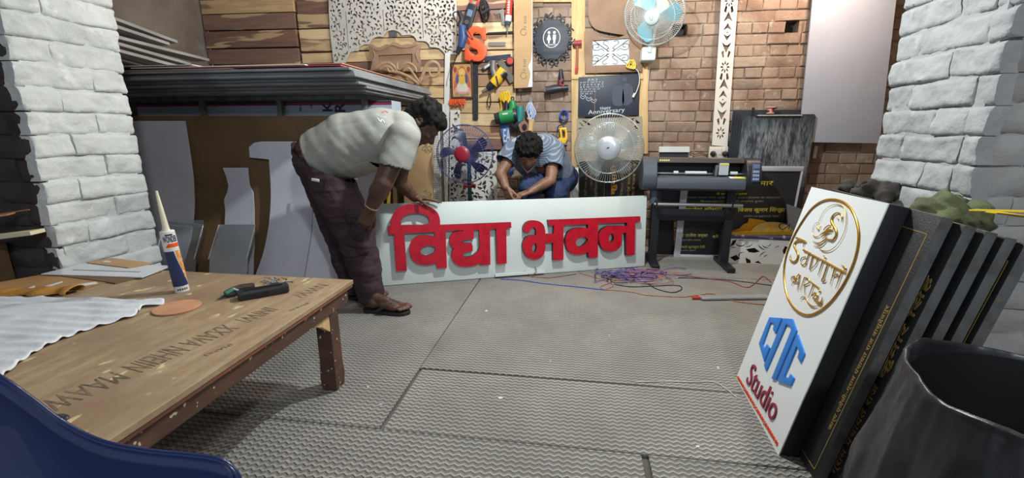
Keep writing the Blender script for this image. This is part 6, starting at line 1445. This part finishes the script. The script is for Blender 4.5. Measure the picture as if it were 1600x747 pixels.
def gdisc():
    c = gl.px(1206, 362); r_ = abs(gl.px(1238, 362)[0] - c[0]); k = .72
    f = Frame((0, IB.o.y - .055, 0), (1, 0, 0), V((0, .06, 1))); c = f.px(1206, 366); r_ = abs(f.px(1240, 366)[0] - c[0])
    t = thing('gold_half_disc', f.pt(c[0], c[1]), 'half disc of matt gold acrylic with a cut black scroll behind the fretted panel', 'disc'); plate('disc', [[(c[0] + r_ * math.cos(a), c[1] + r_ * .62 * math.sin(a)) for a in [i * math.pi / 24 for i in range(25)]] + [(c[0] - r_, c[1] - .30), (c[0] + r_, c[1] - .30)]], .004, f, M('matt_gold', (196, 172, 100), .35, .5), t)
    strokes('black_scroll', [([(1228, 350), (1220, 349), (1217, 354), (1222, 358), (1229, 354), (1233, 350), (1232, 358)], .005), ([(1236, 358), (1233, 362)], .004)], 1, 0, 0, blk_p, t, f, .005); strokes('orange_scroll', [([(1199, 352), (1203, 358), (1204, 350), (1199, 360)], .003)], 1, 0, 0, M('amber', (200, 150, 60), .4), t, f, .005)
gdisc()
f = Frame((0, IB.o.y - .035, 0), (1, 0, 0), V((0, .06, 1))); t = thing('amber_acrylic_offcut', f.pt(*f.px(1170, 364)), 'jagged amber gold offcut leaning on the inscription board', 'offcut'); plate('offcut', [pxl(f, [(1170, 341), (1192, 344), (1205, 350), (1200, 412), (1140, 412), (1140, 362), (1155, 357), (1162, 350), (1168, 348)])], .004, f, M('amber_gold', (206, 150, 44), .3, .6), t)
text_block('print', [('.. ..: ... ..', *f.px(1160, 352), .2, .008, R(-6)), ('.. .: .. ...', *f.px(1158, 359), .2, .008, R(-6))], f.up(.0042), blk_p, t, .0006)
p, q = at_y(1137, 364, IB.o.y - .075), at_y(1245, 364, IB.o.y - .075)
tag(MB().box((p + q) / 2, ((q - p).length, .03, .028), (q - p).normalized(), (0, 1, 0)).build('gold_channel', M('polished_gold', (232, 196, 70), .12, .9), None, 0, .002), 'polished gold channel lying over the fretted acrylic panel', 'channel')
p, q = at_y(1136, 369.5, IB.o.y - .09), at_y(1242, 372, IB.o.y - .09)
tag(MB().tube([p, q], .016, 14).build('film_roll', M('indigo_film', (70, 66, 104), .3, col2=(180, 178, 186), nscale=20, nlo=.6, nhi=.7), None), 'indigo film roll under the gold channel', 'roll')
bp_ = wallf(3.75); tag(plate('small_black_panel', [pxl(bp_, [(1030, 238), (1075, 238), (1075, 330), (1030, 330)])], .012, bp_, bs_m, None), 'small black panel standing behind the left end of the plotter', 'panel'); tag(plate('white_edge_board', [pxl(bp_, [(1029, 229), (1076, 229), (1076, 237.5), (1029, 237.5)])], .03, bp_, whp, None), 'white board edge on top of the small black panel behind the plotter', 'board')
bq = wallf(3.78); tag(plate('dark_slab', [pxl(bq, [(1018, 296), (1052, 296), (1052, 398), (1018, 398)])], .02, bq, plq, None), 'dark slab standing behind the left leg of the plotter', 'slab')
bq = wallf(3.70); tag(plate('grey_offcut', [pxl(bq, [(1228, 318), (1262, 330), (1262, 400), (1232, 400)])], .02, bq, M('ash_grey_board', (104, 106, 110), .6), None), 'ash grey offcut between the inscription board and the studio sign', 'offcut')
# ============================================================ on the work table
T_ = lambda px, py, h=0: at_z(px, py, TZ + h)
def tube_thing():
    b0 = T_(285, 455); ax = V((0, 0, 1)) + RT * -.05; sc_ = (at_d(285, 360, (b0 - CAM).dot(FW)).z - TZ); r = .0235 * sc_ / .235
    t = thing('sealant_tube', b0, 'white and navy sealant tube with tall cream nozzle standing on the work table', 'sealant tube')
    hb = sc_; ax = ax.normalized(); ax = V((0, 0, 1)) * 1.0 + RT * -.075; ax.normalize()
    MB().lathe([(r * .97, 0), (r, .003), (r, hb - .004), (r * .9, hb)], b0, ax, 40).build('cartridge', M('white_tube', (216, 216, 210), .4), t, 30)
    MB().lathe([(r * .5, 0), (r * .45, .008), (r * .42, .01), (r * .42, .02), (r * .18, hb * .62)], b0 + ax * hb, ax, 24).build('nozzle', M('cream_nozzle', (218, 212, 186), .45), t, 40)
    # printed sleeve: bands that follow the round body, on the side that faces the room
    cdir = (CAM - b0); cdir -= ax * cdir.dot(ax); cdir.normalize(); sd = ax.cross(cdir).normalized()
    def wrap(a0, a1, z0, z1, nm, m_, h=.0004, edge=None):
        mb = MB()
        def fn(s_, q):
            z = z0 + (z1 - z0) * q; lo_, hi_ = (a0, a1) if edge is None else edge(q); a = lo_ + (hi_ - lo_) * s_
            return b0 + ax * z + (cdir * math.cos(a) + sd * math.sin(a)) * (r + h)
        return mb.grid(fn, 18, 10).build(nm, m_, t, 180)
    wrap(-2.6, 1.2, .025, hb * .68, 'navy_label', M('navy_label_m', (34, 48, 88), .4), .0004, lambda q: (-2.6, .95 - .75 * math.sin(min(1, q * 1.0) * 1.6) + .4 * (1 - q)))
    wrap(.3, 1.9, .05, hb * .68, 'brick_print', M('orange_brick_print', (206, 138, 66), .5, col2=(224, 196, 160), nscale=70, nlo=.5, nhi=.55), .0006, lambda q: (.38 + .55 * (1 - q) ** 1.5, 1.7))
    wrap(-.9, 1.3, hb * .74, hb * .80, 'orange_swoosh', M('orange_print', (232, 150, 52), .4), .0004, lambda q: (-.7 + .4 * q, 1.3))
    def curved_text(s_, zc, ht, span, nm, m_, a_c=0.15):
        me = text_mesh(s_, 1, .02, .02, 3); a, b_, c, d = ext(me); bm = bmesh.new(); bm.from_mesh(me); bpy.data.meshes.remove(me)
        bmesh.ops.subdivide_edges(bm, edges=[e for e in bm.edges if e.calc_length() > .15], cuts=4)
        for v in bm.verts:
            ang = a_c + ((v.co.x - a) / (b_ - a) - .5) * span; z = zc + (v.co.y - c) / (d - c) * ht; rr_ = r + .0006 + (v.co.z + .01) * .02
            v.co = b0 + ax * z + (cdir * math.cos(ang) + sd * math.sin(ang)) * rr_
        me = bpy.data.meshes.new(nm); bm.to_mesh(me); bm.free(); link_mesh(nm, me, m_, t, 0)
    nv = M('navy_label_m', (34, 48, 88), .4); curved_text('WONDER', hb * .82, .024, 1.9, 'brand_text', nv); wrap(-.4, .6, hb * .925, hb * .95, 'small_print', nv); [wrap(-.6 + k * .3, -.4 + k * .3, .009, .016, 'foot_print', nv) for k in range(5)]
tube_thing()
d0 = T_(277, 482); dr = (T_(315, 478) - T_(240, 486)).length / 2
t = MB().lathe([(dr * .98, 0), (dr, .002), (dr, .005), (dr * .985, .006), (0, .006)], d0 + V((0, 0, .0005)), (0, 0, 1), 56).build('wooden_disc', M('pink_brown_mdf', (196, 146, 112), .65, col2=(182, 130, 98), nscale=9)); tag(t, 'round thin brown wooden disc on the work table', 'disc')
# black tool case, pliers, knife and screws
a, b_ = T_(372, 466, .012), T_(452, 452, .012); u = (b_ - a).normalized(); v = V((-u.y, u.x, 0)); t = thing('tool_case', (a + b_) / 2 - V((0, 0, .012)), 'long black plastic tool case on the work table', 'case'); L = (b_ - a).length
f = Frame((a + b_) / 2 + v * .018 - V((0, 0, .0115)), u, v); plate('body', [loop(sm([(-L / 2, -.02), (-L / 2, .02), (-L / 2 + .012, .026), (L / 2 - .012, .026), (L / 2, .018), (L / 2, -.018), (L / 2 - .012, -.026), (-L / 2 + .012, -.026)]), 3)], .030, f, M('black_plastic', (42, 44, 50), .4), t, .006); 
plate('latch', [rect(-.012, -.029, .014, -.024)], .014, f.up(.008), M('black_gloss', (24, 25, 28), .3), t); plate('lid_rib', [rect(-L / 2 + .02, -.004, L / 2 - .02, .004)], .002, f.up(.0302), M('black_gloss', (24, 25, 28), .3), t); plate('side_rib', [rect(-L / 2 + .01, -.0275, -.016, -.0255)], .006, f.up(.012), M('black_gloss', (24, 25, 28), .3), t)
t = thing('pliers', T_(365, 458), 'dark pliers with green grip lying left of the tool case', 'pliers'); z_ = .010
MB().tube([T_(340, 466, z_), T_(350, 461, z_), T_(357, 457, z_)], [.002, .006, .010], 8).build('jaw', gry, t); MB().tube(catm([T_(352, 460, z_), T_(362, 454, .013), T_(376, 449, .013), T_(398, 446, .012)], 4), [.008] + [.012] * 11 + [.009], 8).build('handle', M('brown_black', (56, 46, 42), .5), t); MB().tube(catm([T_(352, 459, .02), T_(360, 455, .022), T_(366, 452, .02)], 4), .008, 8).build('green_grip', M('grip_green', (40, 110, 84), .5), t); MB().tube([T_(354, 462, z_), T_(366, 459, z_), T_(372, 457, z_)], [.008, .010, .009], 8).build('handle', blk_p, t); MB().tube([T_(363, 451, .026), T_(379, 456, .02)], .003, 6).build('white_rod', whp, t)
mb = MB(); r5 = random.Random(5)
for k in range(46):
    c = T_(427 + r5.gauss(0, 10), 441 + r5.gauss(0, 2.6), .004 + r5.uniform(0, .012)); a_ = r5.uniform(0, 6.28); d = V((math.cos(a_), math.sin(a_), r5.uniform(-.2, .4))) * .012
    mb.cyl(c - d, c + d, .0016, .0010, 6); mb.cyl(c - d * 1.05, c - d * .9, .004, .003, 8)
tag(mb.build('screws', M('zinc', (170, 172, 174), .35, .8, col2=(70, 66, 62), nscale=30)), 'small loose heap of screws behind the black tool case', 'screws', None, 'stuff')
# sheets at the back of the table
def tplate(name, px, z, th, mat, lab, cat, grp=None):
    f = Frame((0, 0, TZ + z), (1, 0, 0), (0, 1, 0)); lp = [at_z(p[0], p[1], TZ + z + th)[:2] + tuple(p[2:]) for p in px]
    return tag(plate(name, [loop(lp)], th, f, mat), lab, cat, grp)
tplate('brown_board', [(96, 431), (180, 442), (252, 424), (200, 414)], .001, .005, hard_m, 'brown board lying under the white acrylic sheet', 'board')
tplate('white_sheet', [(64, 428), (222, 433), (267, 415), (133, 411)], .0065, .004, M('gloss_white', (206, 210, 218), .15), 'glossy white acrylic sheet with a saw-toothed cut at the back of the table', 'acrylic sheet')
mb = MB()
for k in range(15):
    p = T_(114 + k * 7, 421.8 + k * .22, .0108); mb.bar(p, p + V((.016, .004, .0)), .010, .0006, (0, 0, 1))
o = mb.build('toothed_cut', M('cut_shade', (120, 122, 128), .7), bpy.data.objects['white_sheet'], 0); 
tplate('kraft_offcut', [(135, 410), (175, 403), (240, 411), (200, 418)], .0115, .003, card, 'kraft paper offcut behind the glossy white sheet', 'paper'); tplate('paper_scrap', [(160, 410), (165, 407), (174, 408), (170, 410)], .015, .001, whp, 'tiny white paper scrap on the kraft offcut', 'scrap')
tplate('kraft_sheet', [(-30, 446), (88, 425), (170, 440), (120, 455), (60, 462), (-30, 466)], .001, .002, M('kraft_dark', (168, 130, 86), .7, col2=(150, 112, 72), nscale=6), 'crumpled kraft paper sheet at the back left of the table', 'paper')
for q, l_ in (([(44, 450), (54, 446), (55, 448), (50, 451)], 'left'), ([(70, 447), (98, 439), (98, 441), (74, 449)], 'middle'), ([(102, 447), (150, 440), (153, 443), (120, 449)], 'right')): tplate('white_offcut', q, .004, .001, whp, 'white plastic sliver on the kraft paper, %s one of three' % l_, 'offcut', 'slivers on the table')
# rolled brown packing paper
mb = MB(); A0, A1 = T_(-40, 462, .012), T_(122, 455, .012)
def fn(s_, t_):
    p = A0.lerp(A1, s_); a = -.4 + t_ * 4.2; r = .018 + .006 * noise.noise(V((s_ * 9, t_ * 3, 2))) + .004 * math.sin(s_ * 20 + t_ * 3)
    return p + V((0, -1, 0)) * math.cos(a) * r * 1.9 + UP * (math.sin(a) * r * .8 + .004)
o = mb.grid(fn, 40, 14).build('packing_paper', M('amber_paper', (172, 124, 58), .45, col2=(148, 104, 48), nscale=7), None, 60); o.modifiers.new('s', 'SOLIDIFY').thickness = .0015; tag(o, 'rolled amber packing paper left of the white sheets on the table', 'paper')
# crumpled white packing foam
lp = [at_z(*p, TZ + .006) for p in [(-60, 466), (40, 465), (60, 464), (110, 466), (160, 468), (215, 471), (252, 468), (256, 474), (244, 477), (222, 480), (212, 492), (180, 502), (130, 517), (80, 537), (45, 556), (8, 585), (-10, 600), (-60, 640)]]
xs = [p.x for p in lp]; ys = [p.y for p in lp]; pl = [(p.x, p.y) for p in lp]; cu = flat_mesh([loop([(x, y) for x, y in pl])], .001, Frame((0, 0, TZ), (1, 0, 0), (0, 1, 0)))
bpy.data.meshes.remove(cu); bm = bmesh.new(); vs = [bm.verts.new((x, y, 0)) for x, y in loop([(x, y, 1) for x, y in pl], 4)]; bm.faces.new(vs); bmesh.ops.triangulate(bm, faces=bm.faces[:])
for _ in range(7): bmesh.ops.subdivide_edges(bm, edges=[e for e in bm.edges if e.calc_length() > .010], cuts=1, use_grid_fill=False); bmesh.ops.triangulate(bm, faces=bm.faces[:])
bd = set(v for e in bm.edges if len(e.link_faces) == 1 for v in e.verts)
for v in bm.verts:
    p = v.co; q = p.x * .9 - p.y * .55; rid = .5 + .5 * math.sin(q * 0 + (p.y * .93 - p.x * .12) * 138 + 2.2 * noise.noise(V((p.x * 5, p.y * 5, 0))))
    v.co.z = TZ + +.003 + .008 * rid ** 2 + .008 * max(0, noise.noise(V((p.x * 8, p.y * 10, 3)))) + (.0 if v in bd else .003)
me = bpy.data.meshes.new('packing_foam'); bm.to_mesh(me); bm.free(); o = link_mesh('packing_foam', me, M('white_epe_foam', (222, 226, 232), .35, col2=(206, 210, 218), nscale=10, bump=.2, bscale=90), None, 180); o.modifiers.new('s', 'SOLIDIFY').thickness = .0015; tag(o, 'rumpled white foam wrap spread over the left half of the work table', 'foam wrap')
t = tag(MB().ball(T_(92, 653, .006), (.022, .012, .006)).build('black_clip', blk_p), 'small black clip at the near edge of the work table by the chair', 'clip')
# boards by the left pier
tag(MB().bar(at_y(-30, 373, 1.50), at_y(59, 362, 1.555), .07, .016, (0, 0, 1)).build('pale_board', M('pale_edge_board', (216, 208, 176), .6), None, 0), 'pale edged board end projecting at the left frame edge', 'board'); tag(MB().bar(at_y(-30, 341, 1.50), at_y(18, 334, 1.55), .06, .006, (0, 0, 1)).build('thin_board', M('thin_brown', (186, 128, 96), .6), None, 0), 'thin brown board end above the pale edged board', 'board'); tag(MB().tube([at_y(-10, 336, 1.56), at_y(46, 327.5, 1.585)], .0025, 6).build('thin_rod', M('thin_brown', (186, 128, 96), .6)), 'thin rod beside the thin brown board at the left edge', 'rod')
# support shelf for those ends
sp = at_y(-28, 385, 1.54); tag(MB().box2((sp.x - .30, 1.42, 0), (sp.x + .04, 1.60, sp.z + .005)).build('crate_stand', hard_m, None, 0, .003), 'brown crate stand outside the left frame edge', 'crate')

# ============================================================ blue plastic chair, lower left
navy = M('navy_polypropylene', (24, 40, 84), .28, col2=(20, 34, 74), nscale=3, coat=.3)
ch = thing('plastic_chair', V((-.62, .28, 0)), 'navy blue moulded plastic chair in the lower left corner', 'chair')
rim = [at_d(-60, 560, .60), at_d(0, 590, .59), at_d(50, 625, .585), at_d(100, 662, .58), at_d(160, 691, .575), at_d(230, 705, .57), at_d(300, 712, .565), at_d(345, 720, .56), at_d(368, 738, .555), at_d(378, 762, .55)]
rimc = catm(rim, 6); mb = MB()
def fn(s_, t_):
    i = s_ * (len(rimc) - 1); k = min(int(i), len(rimc) - 2); p = rimc[k].lerp(rimc[k + 1], i - k)
    return p + V((0, 0, -1)) * (t_ * .34) + FW * (-.10 * t_ ** 1.5) + RT * (.03 * math.sin(t_ * 2) * (1 if s_ > .8 else -.4) - .05 * t_ * (s_ > .9))
o = mb.grid(fn, 54, 16).build('shell', navy, ch, 180); o.modifiers.new('s', 'SOLIDIFY').thickness = .005
MB().tube(rimc, .0042, 10).build('rim', navy, ch, 180)
c0 = rim[5] + V((0, 0, -.30)) - FW * .12; se = MB()
def fn(s_, t_): return V((c0.x - .44 + .46 * s_, c0.y - .36 + .40 * t_, c0.z - .02 - .02 * math.sin(math.pi * s_) * math.sin(math.pi * t_)))
o = se.grid(fn, 12, 12).build('seat', navy, ch, 180); o.modifiers.new('s', 'SOLIDIFY').thickness = .006
for dx, dy in ((-.40, -.32), (-.02, -.32), (-.40, .0), (-.02, .0)): MB().tube([(c0.x + dx, c0.y + dy, c0.z - .02), (c0.x + dx * 1.04, c0.y + dy * 1.04, 0.0)], [.016, .012], 12).build('leg', stl, ch)

# ============================================================ black lined bin, lower right
bag_m = M('black_bin_liner', (50, 51, 54), .36, col2=(38, 39, 42), nscale=6, bump=.32, bscale=13, spec=.5)
bc = V((RT * .965 + FW * .70)[:]); bn = thing('lined_bin', (bc.x, bc.y, 0), 'round bin with a black plastic liner folded over its rim', 'bin')
MB().lathe([(.150, 0.0), (.155, .01), (.198, .52), (.202, .525), (.194, .53), (.15, .02), (0, .015)], (bc.x, bc.y, 0), (0, 0, 1), 48).build('bucket', M('black_bucket', (26, 26, 28), .5), bn)
mb = MB()
def fn(s_, t_):
    a = s_ * 2 * math.pi; zr = .548 + .010 * math.sin(a * 3 + 1) + .008 * noise.noise(V((math.cos(a) * 3, math.sin(a) * 3, 1)))
    if t_ < .35: q = t_ / .35; r = .165 + .038 * q; z = .06 + (zr - .06) * q
    elif t_ < .42: q = (t_ - .35) / .07; r = .203 + .010 * q; z = zr + .004 * math.sin(math.pi * q)
    else: q = (t_ - .42) / .58; r = .213 + .050 * math.sin(q * 2.3) ** 1.2; z = zr - q * (zr - .03 - .04 * noise.noise(V((math.cos(a) * 2, math.sin(a) * 2, 7))))
    r *= 1 + .010 * noise.noise(V((math.cos(a) * 7, math.sin(a) * 7, z * 5))) + .010 * noise.noise(V((math.cos(a) * 13, math.sin(a) * 13, z * 3))) + .05 * q * noise.noise(V((math.cos(a) * 2.2, math.sin(a) * 2.2, z * 3 + 9)))
    if t_ > .42:
        P = V((math.cos(a) * 3.2, math.sin(a) * 3.2, z * 7))
        P2 = V((P.x * .8 + z * 1.5, P.y * .8, z * 3.2)); r += .024 * (.3 - abs(noise.noise(P2))) * min(1, q * 3) + .006 * (.35 - abs(noise.noise(P2 * 2.7 + V((3, 1, 4))))) + .0008 * noise.noise(P * 7)
    return V((bc.x + r * math.cos(a), bc.y + r * math.sin(a), z))
mb.grid(fn, 260, 110); bmesh.ops.remove_doubles(mb.bm, verts=mb.bm.verts, dist=1e-5); mb.build('liner', bag_m, bn, 180)
# wooden offcut on the floor beside the bin
p = at_z(1368, 738) + V((.0, -.05, 0)); tag(MB().hexa([V((p.x - .03, p.y - .10, 0.001)), V((p.x + .03, p.y - .10, 0.001)), V((p.x + .03, p.y + .02, .001)), V((p.x - .03, p.y + .02, .001)), V((p.x - .02, p.y - .10, .075)), V((p.x + .04, p.y - .10, .075)), V((p.x + .045, p.y + .02, .05)), V((p.x - .005, p.y + .02, .05))]).build('wooden_block', M('yellow_ply', (206, 166, 88), .6), None, 0, .003), 'yellowish wooden block on the floor between the plaques and the bin', 'block')

# ============================================================ cloths on the plaques, yellow strip
def rag(name, c, size, mat, lab, seed, lobes=9):
    r = random.Random(seed); mb = MB()
    for k in range(lobes):
        p = c + V((r.uniform(-1, 1) * size[0] * .62, r.uniform(-1, 1) * size[1] * .6, r.uniform(-.5, .5) * size[2])); q = p + V((r.uniform(-1, 1) * size[0] * .5, r.uniform(-1, 1) * size[1] * .5, r.uniform(-.9, .3) * size[2]))
        mb.cap(p, q, size[2] * r.uniform(.45, .7), size[2] * r.uniform(.35, .6))
    def fold(p):
        q = V((p.x * 9 + p.z * 5, p.y * 9, p.z * 14 + p.x * 6)) + V((seed, 0, 0)); return .020 * (1 - abs(noise.noise(q)) * 3) * .6 + .006 * (1 - abs(noise.noise(q * 2.3)) * 3)
    return tag(remesh(name, mb, .006, mat, None, 5, .0, 8, (1, 1, 1), fold), lab, 'cloth')
rg1 = at_d(1480, 335, 1.50); rag('cloth', rg1 + V((0, .0, 0)), (.125, .08, .062), M('olive_cloth', (112, 118, 84), .9, col2=(74, 78, 60), nscale=9, bump=.3, bscale=120), 'crumpled olive green cloth on top of the leaning plaques', 4, 11)
rag('cloth', at_d(1385, 297, 1.86), (.11, .07, .035), M('dark_cloth', (62, 58, 54), .9, col2=(40, 38, 36), nscale=9, bump=.3, bscale=120), 'dark crumpled cloth behind the top edge of the studio sign', 9, 9)
cb = at_d(1335, 296, 2.15)
tag(MB().box2((cb.x - .16, cb.y - .06, 0), (cb.x + .16, cb.y + .10, cb.z - .03)).build('timber_block', M('dark_timber', (70, 64, 60), .85, col2=(48, 44, 42), nscale=6, bump=.3, bscale=30), None, 0, .004), 'dark timber block behind the studio sign with cloths on it', 'block')
rag('cloth', at_d(1335, 290, 2.15), (.075, .06, .03), M('dark_cloth', (62, 58, 54), .9), 'small dark cloth left of the whitewashed pier behind the studio sign', 13, 7)
ym = M('yellow_plastic', (240, 206, 50), .4); a, b_ = at_d(1519, 328, 1.36), at_d(1640, 331, 1.20)
t = thing('yellow_strap', a, 'yellow plastic strip sticking out over the plaques at the right edge', 'strip'); MB().bar(a, b_, .03, .004, (0, 0, 1)).build('upper_leaf', ym, t, 0); MB().bar(a + V((.05, 0, -.004)), b_ + V((0, 0, -.022)), .03, .004, (0, 0, 1)).build('lower_leaf', ym, t, 0)

# ============================================================ wires and a level on the floor
def fw(name, pts, r, mat, lab, cat='wire', grp=None, lift=.0): return tag(MB().tube(catm([at_z(p[0], p[1], r + .0005 + (p[2] if len(p) > 2 else lift)) for p in pts], 8), r, 6).build(name, mat, None, 180), lab, cat, grp)
red_w, blk_w, pur_w, blu_w, wht_w, pnk_w = M('red_wire', (150, 60, 60), .5), M('black_wire', (40, 38, 44), .5), M('purple_wire', (92, 80, 146), .5), M('blue_wire', (52, 86, 180), .5), M('grey_wire', (190, 184, 178), .5), M('pink_wire', (170, 110, 116), .5)
mb = MB(); r6 = random.Random(8)
for k in range(34):
    c = (990 + r6.gauss(0, 36), 429 + r6.gauss(0, 3.4)); n = 7; a0 = r6.uniform(0, 6.28); rx, ry = r6.uniform(12, 34), r6.uniform(2, 7); pts = []
    for i in range(n): a = a0 + i * .8; pts.append(at_z(min(max(c[0] + rx * math.cos(a) + r6.uniform(-5, 5), 930), 1090), c[1] + ry * math.sin(a), .004 + r6.uniform(0, .02)))
    mb.mi = k % 4; mb.tube(catm(pts, 5), .0032, 5)
me = mb.mesh('wire_tangle'); o = link_mesh('wire_tangle', me, [pur_w, blk_w, pnk_w, M('violet_wire', (104, 94, 150), .5)], None, 180); tag(o, 'flat tangle of purple, black and pink wires on the floor before the plotter', 'wires', None, 'stuff')
fw('wire', [(782, 436), (815, 438), (850, 443), (900, 448), (945, 453)], .003, blu_w, 'blue wire trailing left along the floor in front of the sign', grp=None)
fw('wire', [(940, 452), (985, 456), (1010, 461), (1060, 464), (1085, 462), (1110, 459), (1125, 463), (1150, 471), (1195, 476)], .003, M('orange_wire', (170, 110, 76), .5), 'orange brown wire running towards the studio sign past the level')
fw('wire', [(1050, 428), (1080, 432), (1110, 436), (1140, 440), (1165, 449), (1178, 444), (1192, 432), (1205, 441)], .003, red_w, 'red wire looping up near the studio sign'); fw('wire', [(1060, 434), (1120, 436), (1160, 440), (1205, 446)], .003, blk_w, 'black wire running straight right from the tangle')
fw('wire', [(990, 434), (1010, 442), (1025, 451), (1050, 457), (1065, 452), (1058, 446), (1020, 447), (985, 448), (960, 444)], .003, blk_w, 'black wire in a wide loop before the tangle'); fw('wire', [(905, 426), (925, 432), (945, 438), (958, 446), (945, 452), (938, 448), (952, 442), (975, 430)], .003, pnk_w, 'pink wire looped below the middle of the sign')
fw('wire', [(833, 433), (822, 426, .02), (818, 419, .045), (824, 414, .06), (834, 416, .055), (838, 424, .03), (832, 432), (855, 434), (875, 432), (900, 428)], .0028, M('brown_wire', (120, 80, 72), .5), 'brown wire curling up against the foot of the sign')
a, b_ = at_z(1094, 465, .012), at_z(1200, 463.5, .012); t = thing('spirit_level', (a + b_) / 2 - V((0, 0, .012)), 'long grey metal straight edge with a red end lying on the floor', 'level'); MB().bar(a, b_, .055, .012, (0, 0, 1)).build('bar', M('satin_aluminium', (190, 194, 198), .35, .6), t, 0, .001); MB().bar(a - (b_ - a).normalized() * .05, a, .02, .010, (0, 0, 1)).build('red_end', M('red_plastic_tool', (196, 60, 52), .4), t, 0)
fw('floor_cord', [(992, 597), (1040, 596), (1080, 597), (1115, 597), (1135, 608), (1152, 622)], .0022, wht_w, 'thin pale cord curving over the mat towards the studio sign', 'cord')
r7 = random.Random(2)
for k, (x, y) in enumerate([(782, 622), (952, 524), (1122, 575), (1090, 698), (575, 605), (760, 486), (595, 632), (860, 564)]):
    p = at_z(x, y); s_ = r7.uniform(.004, .010); lp = circ(0, 0, s_, 7, s_ * r7.uniform(.4, .8), r7.uniform(0, 3)); tag(plate('paper_scrap', [lp], .0015, Frame(p + V((0, 0, .0003)), (1, 0, 0), (0, 1, 0)), whp), 'tiny pale scrap of litter on the rubber mats', 'litter', 'white scraps on the mats')
